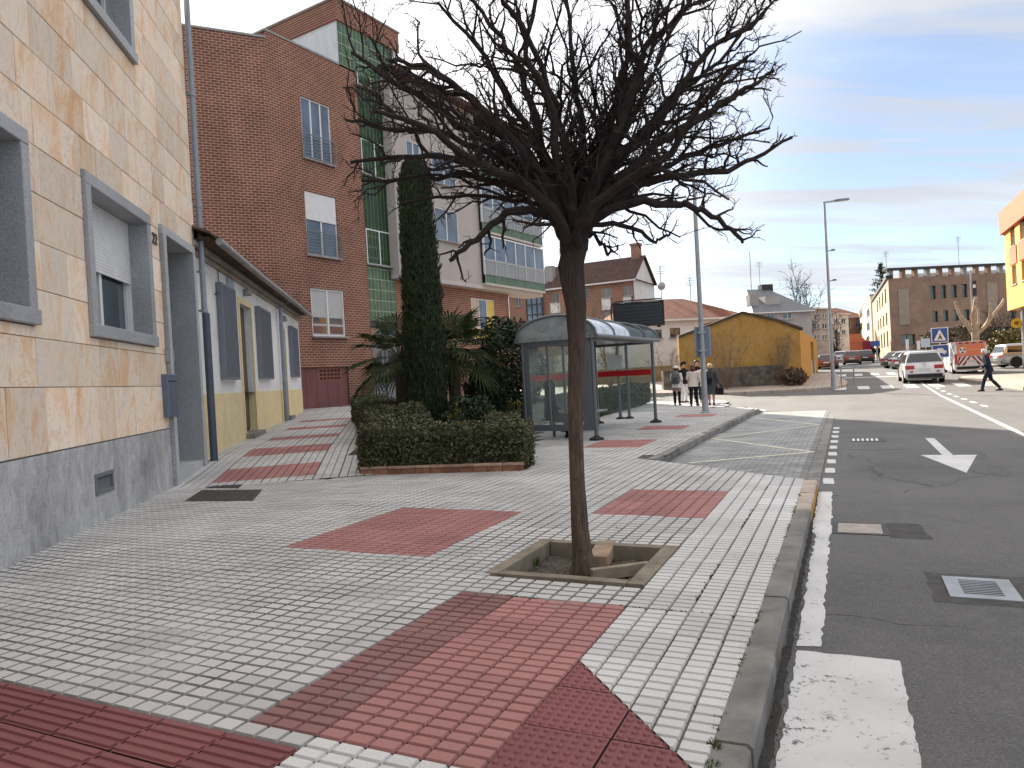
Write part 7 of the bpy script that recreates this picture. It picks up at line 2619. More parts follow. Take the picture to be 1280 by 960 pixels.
# mast with camera near the pollarded tree
p = D(1218, 440, 62); z0 = terr(p.x, p.y); rt = empty('camera_mast', (p.x, p.y, z0), 'slim grey mast with a dark traffic unit above the pollarded tree', 'mast')
q = MB(); q.tube([(p.x, p.y, z0), (p.x, p.y, D(1217, 337, 62).z)], [.1, .06], 8); q.build('pole', MT['galv'], rt, smooth=50)
q = MB(); sf = facing(p.x, p.y, 0, 25); q.box(sf, .08, .36, -.15, .15, D(1218, 370, 62).z, D(1218, 351, 62).z); q.build('unit', MT['black_metal'], rt)
q = MB(); q.box(sf, .10, .30, .15, .16, D(1218, 360, 62).z, D(1218, 356, 62).z); q.build('white_label', MT['sign_white'], rt)

# ================================================================ vehicles
MT['tyre'] = M('tyre_rubber', (.02, .02, .021), .2, 20, .85)
MT['rim'] = M('alloy_rim', (.52, .53, .55), .1, 6, .4, .5, .15, .03)
MT['car_glass'] = glass_mat('car_window', (.015, .018, .022))
MT['tail'] = M('red_tail_lamp', (.40, .012, .015), .2, 8, .25, .6)
MT['plastic'] = M('black_car_plastic', (.02, .02, .022), .15, 6, .6)
MT['plate'] = M('number_plate', (.55, .55, .55), .1, 20, .5)
LOC = Frame(0, 0, 0); LOC.ex, LOC.ey = Vector((1, 0, 0)), Vector((0, 1, 0))


def paint(name, c, rough=.22, metal=.0):
    t = NT(name)
    p = t.pos('local')
    col = t.ramp(t.noise(p, 1.5, 5, .6), [(.3, tuple(x * .9 for x in c)), (.7, c)])
    t.b.inputs['Coat Weight'].default_value = .6
    return t.fin(col, rough, .5, metal)


def car(name, label, base, head, Ln, Wd, Ht, pm, style='suv', cat='car', group=None, belt=None):
    """car built nose to +y with its tail at y 0"""
    rt = empty(name, base, label, cat, group, rot=-R(head), local=True)
    w = Wd / 2
    gz = .20 if style != 'van' else .18
    belt = belt or Ht * (.60 if style == 'suv' else .62)
    if style == 'van': belt = Ht * .52
    hood = Ht * .58
    # lower body: sections along y
    if style == 'van': st = [(0, .30, belt, .93), (.04, gz, belt, .98), (.5, gz, belt, 1), (Ln * .7, gz, belt, 1), (Ln * .80, gz, belt * 1.0, .99), (Ln * .95, gz, belt * .86, .93), (Ln, .3, belt * .62, .82)]
    else: st = [(0, .42, belt * .86, .86), (.06, gz + .12, belt * .97, .93), (.35, gz, belt, .985), (1.1, gz, belt, 1), (Ln * .60, gz, belt * .97, 1), (Ln * .72, gz, hood, .98), (Ln * .90, gz + .02, hood * .90, .93), (Ln * .98, gz + .1, hood * .74, .82), (Ln, .4, hood * .6, .74)]
    secs = []
    for y, zb, zt, kw in st:
        ww = w * kw
        half = [(0, zb), (ww * .86, zb), (ww * .985, zb + (zt - zb) * .16), (ww, zb + (zt - zb) * .45), (ww * .985, zb + (zt - zb) * .75), (ww * .94, zt), (0, zt + .02)]
        ring = [(x, y, z) for x, z in half] + [(-x, y, z) for x, z in half[-2:0:-1]]
        secs.append(ring)
    m = MB(); m.loft(secs); body = m.build('body', pm, rt, smooth=38)
    # cabin
    if style == 'suv': gk = [(.10, belt * .95, .90, .10, 0), (.34, Ht - .06, .76, .0, 1), (.85, Ht, .77, 0, 1), (Ln * .45, Ht - .01, .77, 0, 1), (Ln * .52, Ht - .08, .75, 0, 1), (Ln * .70, hood, .86, 0, 0)]
    elif style == 'van': gk = [(.02, 0, .955, 0, 0), (.10, Ht - .03, .88, 0, 1), (.5, Ht, .88, 0, 1), (Ln * .60, Ht, .88, 0, 1), (Ln * .66, Ht - .08, .86, 0, 1), (Ln * .84, belt, .93, 0, 0)]
    else: gk = [(.35, belt * .96, .90, 0, 0), (.78, Ht - .05, .74, 0, 1), (1.3, Ht, .75, 0, 1), (Ln * .48, Ht - .02, .75, 0, 1), (Ln * .54, Ht - .09, .73, 0, 1), (Ln * .71, hood, .86, 0, 0)]
    bw = .94
    secs = []
    for i, (y, z, kw, _, top) in enumerate(gk):
        zz = z if top else belt - .005
        wt = w * kw
        secs.append([(-w * bw, y, belt - .02), (w * bw, y, belt - .02), (wt * 1.0, y, max(zz, belt) - .06 if top else belt), (wt * .84, y, max(zz, belt + .005)), (-wt * .84, y, max(zz, belt + .005)), (-wt, y, max(zz, belt) - .06 if top else belt)])
    m = MB(); m.loft(secs); cab = m.build('cabin', pm, rt, smooth=50)
    # rear window, windscreen, side glass: panes a few millimetres proud
    def pane(nm, pts_, mat):
        m_ = MB(); ps = [Vector(p_) for p_ in pts_]; n_ = (ps[1] - ps[0]).cross(ps[2] - ps[0]).normalized(); c_ = sum(ps, Vector()) / len(ps)
        if n_.dot(c_ - Vector((0, Ln / 2, Ht * .5))) < 0: n_ = -n_
        top_ = [p_ + n_ * .012 for p_ in ps]; k_ = len(ps)
        m_.add([p_ - n_ * .02 for p_ in ps] + top_, [tuple(range(k_, 2 * k_))] + [(i_, (i_ + 1) % k_, (i_ + 1) % k_ + k_, i_ + k_) for i_ in range(k_)])
        return m_.build(nm, mat, rt)
    def L3(a, b, t_): return tuple(a[i_] * (1 - t_) + b[i_] * t_ for i_ in range(3))
    A, B = secs[0], secs[1]
    if style != 'van':
        lo = .14
        pane('rear_window', [L3(A[5], B[5], lo), L3(A[2], B[2], lo), L3(A[3], B[3], .86), L3(A[4], B[4], .86)], MT['car_glass'])
    E_, F_ = secs[-1], secs[-2]
    pane('windscreen', [L3(E_[5], F_[5], .1), L3(E_[2], F_[2], .1), L3(E_[3], F_[3], .95), L3(E_[4], F_[4], .95)], MT['car_glass'])
    yr = gk[1][0] + .12; yf = gk[-2][0] - .02
    if style == 'van': spans = [(Ln * .62, Ln * .70)]
    else:
        mid = (yr + yf) / 2; spans = [(yr, mid - .05), (mid + .05, yf + .25)]
    zt_ = Ht - .16
    wt = w * gk[2][2]
    for sg_ in (-1, 1):
        for a, b in spans:
            xb, xt = sg_ * (w * bw + .004), sg_ * (wt + .012 + (.0 if style != 'van' else 0))
            fr_ = lambda z: xb + (xt - xb) * (z - belt) / (Ht - .06 - belt)
            sl_ = .14 if b > yf else 0
            pane('side_window', [(fr_(belt + .05), a - (.10 if a == yr else 0), belt + .05), (fr_(belt + .05), b + sl_, belt + .05), (fr_(zt_), b - sl_, zt_), (fr_(zt_), a, zt_)], MT['car_glass'])
    # wheels
    wr = .34 if style in ('suv', 'van') else .31
    for sg_ in (-1, 1):
        for y in (Ln * .19, Ln * .80):
            xo = sg_ * (w - .215 if sg_ > 0 else w + .005) if False else (w - .20 if sg_ > 0 else -w - .012)
            m = MB(); m.lathe(LOC, (xo, y, wr), [(wr * .6, 0), (wr * .93, 0), (wr, .03), (wr, .18), (wr * .93, .212), (wr * .62, .212)], 20, 'x'); wo = m.build('wheel', MT['tyre'], rt, smooth=40)
            m = MB(); xr = xo + (.19 if sg_ > 0 else .0)
            m.lathe(LOC, (xo, y, wr), [(wr * .62, -.008 if sg_ < 0 else .022), (wr * .60, .0 if sg_ < 0 else .030)], 18, 'x')
            for k in range(5):
                a = 1.2566 * k
            m.build('rim', MT['rim'], wo)
            m = MB(); m.lathe(LOC, ((w - .01) if sg_ > 0 else (-w - .004), y, wr + .02), [(wr * 1.14, 0), (wr * 1.14, .014)], 20, 'x'); m.build('wheel_arch', MT['plastic'], rt)
    # lamps, bumper, plate
    for sg_ in (-1, 1):
        if style == 'van': bx = (sg_ * w * .86 - .08, sg_ * w * .86 + .08, -.02, .06, .62, 1.25)
        else: bx = (sg_ * w * .70 - w * .24, sg_ * w * .70 + w * .20, -.012, .16, belt * .74, belt * .93)
        m = MB(); m.box(LOC, *bx); m.build('tail_lamp', MT['tail'], rt)
        m = MB(); m.box(LOC, sg_ * w * .6 - .16, sg_ * w * .6 + .16, Ln - .16, Ln - .02, hood * .62, hood * .76); m.build('headlight', MT['sign_white'], rt)
        m = MB(); m.loft([[(sg_ * (w + .0), Ln * .63, belt + .02), (sg_ * (w + .0), Ln * .63, belt + .16), (sg_ * (w + .0), Ln * .66, belt + .14), (sg_ * w, Ln * .66, belt + .03)], [(sg_ * (w + .2), Ln * .63, belt + .03), (sg_ * (w + .2), Ln * .63, belt + .17), (sg_ * (w + .18), Ln * .65, belt + .15), (sg_ * (w + .18), Ln * .65, belt + .05)]]); m.build('door_mirror', pm, rt)
        m = MB()
        for y in ((Ln * .33, Ln * .335), (Ln * .52, Ln * .525)): m.box(LOC, sg_ * (w + .002) - .004, sg_ * (w + .002) + .004, y[0], y[1] + .006, gz + .15, belt - .04)
        m.build('door_seam', MT['plastic'], rt)
    m = MB(); m.box(LOC, -w * .84, w * .84, -.028, .12, .30, .50 if style == 'suv' else .46); m.build('rear_bumper', MT['plastic'] if style != 'sedan' else pm, rt)
    m = MB(); m.box(LOC, -.26, .26, -.022 if style != 'van' else -.02, .02, belt * .66 if style != 'van' else .72, belt * .66 + .12 if style != 'van' else .84); m.build('number_plate', MT['plate'], rt)
    return rt, body


white = paint('white_car_paint', (.70, .70, .71))
silver = paint('silver_car_paint', (.36, .37, .38), .28, .5)
sv = D(1131, 474.5, 37); sz = terr(sv.x, sv.y) - .13
pR = D(1183.5, 473, 35.7)
HEADR = 25.3
dv = Vector((math.cos(R(24)), -math.sin(R(24)), 0))
sv = D(1156.5, 474, 36.6)
SUV, _ = car('white_suv', 'white SUV driving away in the middle of the road', (sv.x, sv.y, terr(sv.x, sv.y) - .13), 24, 4.5, 1.87, 1.70, white, 'suv')
q = MB(); q.lathe(LOC, (0, -.01, 1.02), [(.085, -.02), (.085, -.035)], 10, 'y'); q.build('badge', MT['rim'], SUV)
q = MB(); q.tube([(0, .19, 1.2), (.18, .23, 1.36)], .012, 5); q.build('rear_wiper', MT['plastic'], SUV)
q = MB(); q.box(LOC, -.62, .62, .26, .42, 1.685, 1.715); q.build('roof_spoiler', white, SUV)
for s_ in (-1, 1):
    q = MB(); q.box(LOC, s_ * .60 - .07, s_ * .60 + .07, -.02, .1, .58, .66); q.build('reflector', MT['tail'], SUV)

vn = D(1215, 466, 44)
orange = paint('orange_van_panel', (.62, .13, .03), .35)
VAN, vb = car('service_van', 'white service van with orange rear panel and red chevrons behind the walking man', (vn.x, vn.y, terr(vn.x, vn.y) - .13), 22, 4.4, 1.9, 2.02, white, 'van', 'van')
q = MB(); q.box(LOC, -.72, .74, -.012, .05, 1.12, 1.80); op = q.build('rear_window_panel', orange, VAN)
q = MB(); q.box(LOC, -.80, .80, .0, .10, 1.86, 1.99); q.build('roof_edge', orange, VAN)
for k in range(4):
    q = MB(); q.box(LOC, -.62 + k * .36, -.46 + k * .36, -.006, .09, 1.885, 1.965); q.build('dark_stripe', MT['plastic'], VAN)
MT['dark_red'] = M('dark_red_chevron', (.20, .02, .035), .1, 6, .45)
rd = MB(); rd.box(LOC, -.78, .78, -.006, .03, .50, 1.10); ch = rd.build('chevron_panel', MT['sign_white'], VAN)
for s_ in (-1, 1):
    for k in range(4):
        x0 = -.02 + k * .27
        poly = [(max(0, x0), 1.09), (x0 + .14, 1.09), (x0 + .14 + .40, .53), (x0 + .40, .53)]
        poly = [(min(x, .77), z) for x, z in poly]
        q = MB(); fr_ = Frame(0, 0, 0); fr_.ex = Vector((s_, 0, 0)); fr_.ey = Vector((0, -1, 0)); q.prism(fr_, poly, .006, .012); q.build('chevron', MT['dark_red'], ch)
# round emblem on the orange panel: white disc with three dark blades
q = MB(); q.lathe(LOC, (-.45, -.014, 1.46), [(.20, 0), (.20, -.004)], 18, 'y'); em = q.build('emblem', MT['sign_white'], op)
for k in range(3):
    a = 2.094 * k + .52
    fr_ = Frame(0, 0, 0); fr_.ex = Vector((1, 0, 0)); fr_.ey = Vector((0, -1, 0))
    q = MB(); q.prism(fr_, [(-.45 + .03 * math.cos(a), 1.46 + .03 * math.sin(a)), (-.45 + .18 * math.cos(a - .5), 1.46 + .18 * math.sin(a - .5)), (-.45 + .18 * math.cos(a + .5), 1.46 + .18 * math.sin(a + .5))], .0185, .021); q.build('emblem_blade', MT['sign_black'], op)
q = MB()
for k in range(7): q.box(LOC, -.15 + k * .11, -.08 + k * .11, -.015, -.011, 1.46, 1.54)
q.build('panel_lettering', M('pale_orange_lettering', (.70, .36, .18), .05, 5), op)

si = D(1245, 461, 49)
SIL, _ = car('silver_mpv', 'silver grey people carrier crossing at the right edge, side on', (si.x, si.y, terr(si.x, si.y) - .13 + .05), 100, 4.6, 1.82, 1.62, silver, 'suv')
# parked and distant cars
dark = paint('black_car_paint', (.015, .016, .019)); brown = paint('bronze_car_paint', (.20, .095, .055), .3, .3); grey_p = paint('grey_car_paint', (.16, .17, .19), .3, .3); blue = paint('navy_car_paint', (.03, .05, .09), .3, .2); red_p = paint('dark_red_car_paint', (.10, .015, .015), .3)
GP = 'cars parked on the right side of the street'
for (x, y, Y, hd_c, pm, st_, Ht_, lab) in ((1110, 456, 60, 70, dark, 'sedan', 1.45, 'black car parked leftmost in the row, nose towards the pavement'), (1121, 455, 57, 66, silver, 'sedan', 1.48, 'silver car parked between the black car and the white SUV'), (1130, 456, 53, 62, grey_p, 'sedan', 1.5, 'grey parked car partly hidden by the white SUV'), (1189, 457, 60, 70, blue, 'sedan', 1.5, 'navy car parked between the white SUV and the service van')):
    p = D(x, y, Y); car('parked_car', lab, (p.x, p.y, terr(p.x, p.y) - .13), hd_c, 4.2, 1.76, Ht_, pm, st_, 'car', GP)
GP2 = 'cars far down the street'
for (x, y, Y, hd_c, pm, st_, Ht_, lab) in ((1065, 456, 76, 27, brown, 'suv', 1.55, 'bronze car far down the street with its tail to us'), (1082, 455, 80, 27, dark, 'suv', 1.5, 'black car far down the street right of the bronze car'), (1051, 455, 90, 27, white, 'sedan', 1.45, 'white car far down the left side, beyond the bronze car'), (1033, 455, 66, 27, red_p, 'sedan', 1.45, 'dark red car parked past the ochre building')):
    p = D(x, y, Y); car('distant_car', lab, (p.x, p.y, terr(p.x, p.y) - .13), hd_c, 4.2, 1.76, Ht_, pm, st_, 'car', GP2)
# awning / shopfront colour beyond
p = D(1086, 450, 118); q = MB(); fr_ = facing(p.x, p.y, terr(p.x, p.y), 60); q.box(fr_, -.6, .8, 0, .6, 0, 2.6); tag(q.build('shopfront', M('dark_red_shopfront', (.22, .02, .04), .2, 1), origin=(p.x, p.y, terr(p.x, p.y))), 'dark red shopfront panel at the foot of the cream street block', 'shopfront')
p = D(1056, 452, 150); q = MB(); fr_ = facing(p.x, p.y, terr(p.x, p.y), 25); q.box(fr_, -4, 4, -6, 0, 0, 3.2); q.prism(fr_, [(-4.4, 3.2), (4.4, 3.2), (3, 5), (-3, 5)], -6, .1); tag(q.build('kiosk', MT['terra_w'], origin=(p.x, p.y, terr(p.x, p.y))), 'low terracotta kiosk at the far end of the street', 'kiosk')

# ================================================================ people
MT['skin'] = M('skin', (.52, .30, .21), .08, 20, .6, .35, bump=.05)
cloth = lambda n, c, v=.18: M(n, c, v, 9, .9, .15, bump=.25, bscale=120, bdist=.004, mode='local')
CL = {'black': cloth('black_cloth', (.014, .014, .016)), 'cream': cloth('cream_coat', (.60, .53, .46), .1), 'char': cloth('charcoal_coat', (.055, .062, .066)), 'grey': cloth('grey_fabric', (.11, .115, .125)),
      'white': cloth('white_fabric', (.66, .64, .64), .08), 'navy': cloth('navy_suit', (.022, .027, .042)), 'pinkgrey': cloth('rose_beige_skirt', (.22, .15, .13)), 'tights': cloth('rosy_tights', (.42, .22, .19)), 'maroon': cloth('maroon_scarf', (.11, .02, .02)), 'slate': cloth('slate_trousers', (.06, .072, .10))}
HAIR = {'black': M('black_hair', (.012, .010, .009), .3, 50, .6, mode='local'), 'brown': M('chestnut_hair', (.15, .07, .035), .3, 50, .6, mode='local'), 'white': M('white_hair', (.62, .60, .57), .15, 50, .7, mode='local'), 'blond': M('pale_blond_hair', (.52, .40, .26), .2, 50, .65, mode='local')}


def skin_obj(name, nodes, edges, mat, parent, lev=2, root=0):
    """one continuous surface grown round a skeleton; nodes are (co, radius)"""
    me = bpy.data.meshes.new(name)
    me.from_pydata([tuple(c) for c, _ in nodes], edges, [])
    o = bpy.data.objects.new(name, me)
    o.parent = parent; ORG[o] = Vector((0, 0, 0))
    COL.objects.link(o)
    sm = o.modifiers.new('skin', 'SKIN'); sm.use_smooth_shade = True
    for i, (c, r_) in enumerate(nodes):
        sv_ = me.skin_vertices[0].data[i]
        sv_.radius = r_ if hasattr(r_, '__len__') else (r_, r_)
        sv_.use_root = (i == root)
    ss = o.modifiers.new('subdivision', 'SUBSURF'); ss.levels = lev; ss.render_levels = lev
    me.materials.append(mat)
    return o


def person(name, label, base, head, H, J=None, top='coat', top_m='black', hem=.80, leg_m='black', hair='black', hat=None, hairlen=0.0, flare=1.0, group=None, skirt=None, gloves=None, collar=None, shin_m=None, wide=1.0):
    """figure of height H facing +y; J overrides joints given for a 1.7 m body"""
    k = H / 1.7
    rt = empty(name, base, label, 'person', group, rot=-R(head), local=True)
    j = dict(pel=(0, 0, .93), wai=(0, .01, 1.08), che=(0, .015, 1.28), nek=(0, .0, 1.46), hd0=(0, .012, 1.54), hd1=(0, .02, 1.61), hd2=(0, .012, 1.665),
             shL=(-.165, 0, 1.40), shR=(.165, 0, 1.40), elL=(-.215, -.02, 1.12), elR=(.215, -.02, 1.12), wrL=(-.225, .04, .88), wrR=(.225, .04, .88),
             hiL=(-.09, 0, .90), hiR=(.09, 0, .90), knL=(-.10, .015, .50), knR=(.10, .015, .50), anL=(-.10, -.02, .09), anR=(.10, -.02, .09), toL=(-.115, .13, .035), toR=(.115, .13, .035))
    if J: j.update(J)
    v = {a: Vector(b) * k for a, b in j.items()}
    nodes, edges, ix = [], [], {}
    def nd(nm, r_, co=None): ix[nm] = len(nodes); nodes.append((co if co is not None else v[nm], r_ if hasattr(r_, '__len__') else r_ * k)); return ix[nm]
    def ed(a, b): edges.append((ix[a], ix[b]))
    nd('pel', .115); nd('wai', .105); nd('che', .125); nd('nek', .055); nd('hd0', .072); nd('hd1', .092); nd('hd2', .068)
    for a, b in (('pel', 'wai'), ('wai', 'che'), ('che', 'nek'), ('nek', 'hd0'), ('hd0', 'hd1'), ('hd1', 'hd2')): ed(a, b)
    # nose and ears grow out of the head
    hc = v['hd1']; fw = (v['hd1'] - v['hd0']).normalized()
    look = Vector((0, 1, 0))
    nd('nose', .013, hc + look * .104 * k - Vector((0, 0, .022 * k))); ed('hd1', 'nose')
    for sg_ in (-1, 1):
        nd('ear%d' % sg_, .014, hc + Vector((sg_ * .088 * k, -.005 * k, -.012 * k))); ed('hd1', 'ear%d' % sg_)
    for s_, sg_ in (('L', -1), ('R', 1)):
        nd('sh' + s_, .062); nd('el' + s_, .043); nd('wr' + s_, .029)
        ed('che', 'sh' + s_); ed('sh' + s_, 'el' + s_); ed('el' + s_, 'wr' + s_)
        d = (v['wr' + s_] - v['el' + s_]).normalized()
        pm = v['wr' + s_] + d * .055 * k; nd('pa' + s_, .032, pm); ed('wr' + s_, 'pa' + s_)
        sd_ = d.cross(Vector((sg_, .2, 0)).normalized()).normalized(); inn = sd_.cross(d) * sg_
        for f_ in range(4):
            L_ = (.062, .072, .068, .052)[f_] * k
            a = pm + sd_ * (-.027 + .018 * f_) * k + d * .034 * k
            b = a + d * L_ * .5 + inn * .006 * k; c = b + d * L_ * .42 + inn * .024 * k
            nd('f%s%da' % (s_, f_), .0095, a); nd('f%s%db' % (s_, f_), .0085, b); nd('f%s%dc' % (s_, f_), .007, c)
            ed('pa' + s_, 'f%s%da' % (s_, f_)); ed('f%s%da' % (s_, f_), 'f%s%db' % (s_, f_)); ed('f%s%db' % (s_, f_), 'f%s%dc' % (s_, f_))
        a = pm + sd_ * -.036 * k - d * .02 * k; b = a + (d * .6 - sd_ * .5 + inn * .5) * .036 * k
        nd('t%sa' % s_, .011, a); nd('t%sb' % s_, .009, b); ed('pa' + s_, 't%sa' % s_); ed('t%sa' % s_, 't%sb' % s_)
        nd('hi' + s_, .085); nd('kn' + s_, .055); nd('an' + s_, .036); nd('to' + s_, .03)
        ed('pel', 'hi' + s_); ed('hi' + s_, 'kn' + s_); ed('kn' + s_, 'an' + s_); ed('an' + s_, 'to' + s_)
    skin_obj('body', nodes, edges, MT['skin'], rt, 1)
    # eyes
    for sg_ in (-1, 1):
        m = MB(); c = hc + Vector((sg_ * .032 * k, .083 * k, .0)); m.lathe(LOC, (c.x, c.y, c.z), [(.002, .008), (.009, .006), (.011, 0), (.004, -.006)], 6, 'y'); m.build('eye', HAIR['black'], rt)
    m = MB(); c = hc + Vector((0, .088 * k, -.055 * k)); m.box(LOC, c.x - .022 * k, c.x + .022 * k, c.y - .01, c.y + .004, c.z - .005, c.z + .005); m.build('mouth', CL['tights'], rt)

    def limbtube(nm, keys, rads, mat, n=10):
        m_ = MB(); pts_ = []; rd_ = []
        for i in range(len(keys) - 1):
            for q_ in range(4): t_ = q_ / 4; pts_.append(v[keys[i]].lerp(v[keys[i + 1]], t_)); rd_.append((rads[i] * (1 - t_) + rads[i + 1] * t_) * k * (1 + .04 * math.sin(9 * (i + t_))))
        pts_.append(v[keys[-1]]); rd_.append(rads[-1] * k)
        m_.tube(pts_, rd_, n); return m_.build(nm, mat, rt, smooth=60)
    # trousers / tights
    for s_ in 'LR':
        if shin_m:
            limbtube('stocking', ['hi' + s_, 'kn' + s_, 'an' + s_], [.088, .058, .040], CL[shin_m])
        else:
            limbtube('trouser_leg', ['hi' + s_, 'kn' + s_, 'an' + s_], [.105, .074 * wide, .058 * wide], CL[leg_m])
    m = MB(); p_ = v['pel']; m.ell([(p_.x, p_.y, p_.z - .10 * k, .13 * k, .10 * k), (p_.x, p_.y, p_.z, .165 * k, .125 * k), (p_.x, p_.y, p_.z + .13 * k, .15 * k, .115 * k)], 12); m.build('trouser_seat', CL[leg_m], rt, smooth=60)
    # shoes
    for s_ in 'LR':
        a, t_ = v['an' + s_], v['to' + s_]; d = (t_ - a); d.z = 0; d.normalize(); sd_ = Vector((d.y, -d.x, 0))
        secs = []
        z0 = min(a.z - .09 * k, t_.z - .035 * k)
        for y, hw_, zt_ in ((-.085, .028, .06), (-.06, .038, .085), (0, .042, .095), (.06, .044, .07), (.13, .044, .05), (.17, .028, .035)):
            c = Vector((a.x, a.y, 0)) + d * y * k
            secs.append([c + sd_ * hw_ * k * x_ + Vector((0, 0, z0 + z_ * k)) for x_, z_ in ((-1, .004), (1, .004), (1, zt_ * .6), (.6, zt_), (-.6, zt_), (-1, zt_ * .6))])
        m = MB(); m.loft(secs); m.build('shoe', CL['black'], rt, smooth=50)
    # coat or jacket
    T = CL[top_m]
    p_, c_, n_ = v['pel'], v['che'], v['nek']
    hz = hem * k
    lerp_ = lambda z: p_.lerp(c_, (z - p_.z) / (c_.z - p_.z)) if c_.z > p_.z else c_
    rows = []
    for z, rx, ry in ((hz, .185 * flare, .15 * flare), (hz + .12 * k, .185 * (1 + (flare - 1) * .6), .145 * (1 + (flare - 1) * .6)), (1.02 * k, .175, .135), (1.13 * k, .168, .128), (1.27 * k, .185, .135), (1.36 * k, .195, .125), (1.415 * k, .165, .105), (1.455 * k, .085, .075), (1.48 * k, .062, .062)):
        if rows and z <= rows[-1][2] + .01: continue
        q_ = lerp_(min(z, c_.z)) if z <= c_.z else c_.lerp(n_, min(1, (z - c_.z) / (n_.z - c_.z)))
        rows.append((q_.x, q_.y, z - 1.7 * k + 1.7 * k, rx * k, ry * k))
    m = MB(); m.ell(rows, 16); m.build('coat' if hem < .75 else 'jacket', T, rt, smooth=60)
    for s_ in 'LR': limbtube('sleeve', ['sh' + s_, 'el' + s_, 'wr' + s_], [.080, .060, .046], T)
    if skirt:
        m = MB(); m.ell([(p_.x, p_.y, skirt[0] * k, .19 * k, .16 * k), (p_.x, p_.y, hz + .1 * k, .165 * k, .13 * k)], 14); m.build('skirt', CL[skirt[1]], rt, smooth=60)
    if collar:
        m = MB(); m.ell([(n_.x, n_.y, n_.z - .06 * k, .115 * k, .105 * k), (n_.x, n_.y, n_.z + .0 * k, .11 * k, .10 * k), (n_.x, n_.y, n_.z + .06 * k, .085 * k, .085 * k)], 14); m.build('scarf', CL[collar], rt, smooth=60)
    # hair / hat
    rg_ = random.Random(hash(label) % 999 if False else len(label))
    hc = v['hd1']
    rows = []
    for i in range(9):
        a = -.75 + 2.3 * i / 8
        rows.append((hc.x, hc.y - .018 * k - (.01 * k if a < 0 else 0), hc.z + .022 * k + .112 * k * math.sin(min(a, 1.5)), .103 * k * math.cos(min(a, 1.5)) * (1 + .04 * rg_.uniform(-1, 1)) + .004, .108 * k * math.cos(min(a, 1.5)) + .004))
    if hairlen: rows = [(hc.x, hc.y - .05 * k, hc.z - (.08 + hairlen) * k, .075 * k, .05 * k), (hc.x, hc.y - .04 * k, hc.z - .085 * k, .095 * k, .075 * k)] + rows[1:]
    m = MB(); m.ell(rows, 14)
    for i_ in range(len(m.v)):      # open the face
        x, y, z = m.v[i_]
        if y > hc.y + .03 * k and z < hc.z + .055 * k: m.v[i_] = (x * .9 + hc.x * .1, hc.y + .02 * k, z)
    m.build('hair', HAIR[hair], rt, smooth=70)
    if hat:
        m = MB(); m.ell([(hc.x, hc.y - .01 * k, hc.z + .03 * k, .118 * k, .122 * k), (hc.x, hc.y - .01 * k, hc.z + .06 * k, .128 * k, .13 * k), (hc.x, hc.y - .01 * k, hc.z + .12 * k, .105 * k, .11 * k), (hc.x, hc.y - .01 * k, hc.z + .155 * k, .05 * k, .05 * k)], 14); m.build('hat', CL[hat], rt, smooth=70)
    return rt, v, k


GW = 'people chatting at the end of the pavement'


def at(px_, py_):
    p = G(px_, py_); return (p.x, p.y, p.z)


def hold(name, label, rt, mats, build_fn, cat):
    """a thing carried by a person but standing on its own at top level, posed in the person's space"""
    o = build_fn()
    return o


def world_of(rt_obj, loc):
    return Matrix.Translation(rt_obj.location) @ Matrix.Rotation(rt_obj.rotation_euler[2], 4, 'Z') @ Vector(loc)


# white coat, black trousers, seen from behind
b = at(868, 507.5); wc, v, k = person('person', 'woman in short cream coat and black trousers, back to us, mid group', b, 12, 1.62, dict(knL=(-.105, .0, .5), anL=(-.12, -.03, .09), anR=(.13, .03, .09), toR=(.18, .17, .035), elL=(-.235, .03, 1.13), wrL=(-.13, .17, 1.02), elR=(.24, .02, 1.13), wrR=(.20, .16, .98)), top_m='cream', hem=.80, flare=1.12, hair='brown', collar='maroon', hairlen=.05, group=GW)
# left woman with grey backpack, white hood
b = at(847, 506.5); lw, v, k = person('person', 'woman at the left with a white hooded jacket, rose skirt and dark leggings', b, 20, 1.56, dict(elL=(-.23, .02, 1.13), wrL=(-.12, .18, 1.05), elR=(.23, .02, 1.13), wrR=(.12, .2, 1.05)), top_m='white', hem=.78, hair='black', hat='white', skirt=(.62, 'pinkgrey'), group=GW, flare=1.05)
bp = empty('backpack', world_of(lw, (0, -.21, .95)), 'grey backpack worn by the woman at the left of the group', 'backpack', rot=lw.rotation_euler[2], local=True)
m = MB(); m.loft([[(x, y, z) for x, y in ((-.15 * s, .07), (.15 * s, .07), (.16 * s, -.05 * s), (.10 * s, -.12 * s), (-.10 * s, -.12 * s), (-.16 * s, -.05 * s))] for z, s in ((-.08, .8), (-.03, 1.05), (.2, 1.08), (.36, .9), (.42, .5))]); m.build('bag', CL['grey'], bp, smooth=60)
m = MB(); m.loft([[(x, y, z) for x, y in ((-.1 * s, -.09), (.1 * s, -.09), (.085 * s, -.16), (-.085 * s, -.16))] for z, s in ((.0, .8), (.03, 1), (.16, 1), (.19, .8))]); m.build('pocket', CL['char'], bp)
for sx in (-.1, .1): m = MB(); m.tube([(sx, .06, .38), (sx, .16, .50), (sx * 1.2, .27, .40), (sx * 1.3, .24, .2), (sx * 1.3, .08, .02)], .018, 5); m.build('strap', CL['char'], bp)
# black figure behind them with pale trousers
b = at(856, 503.5); person('person', 'person in black jacket and hat with pale trousers, behind the woman with the backpack', b, 150, 1.70, top_m='black', hem=.80, leg_m='white', hair='black', hat='black', group=GW)
# dark haired head behind the cream coat
b = at(873, 502.0); person('person', 'dark haired person in black, mostly hidden behind the cream coat', b, 195, 1.74, top_m='black', leg_m='black', hair='black', group=GW)
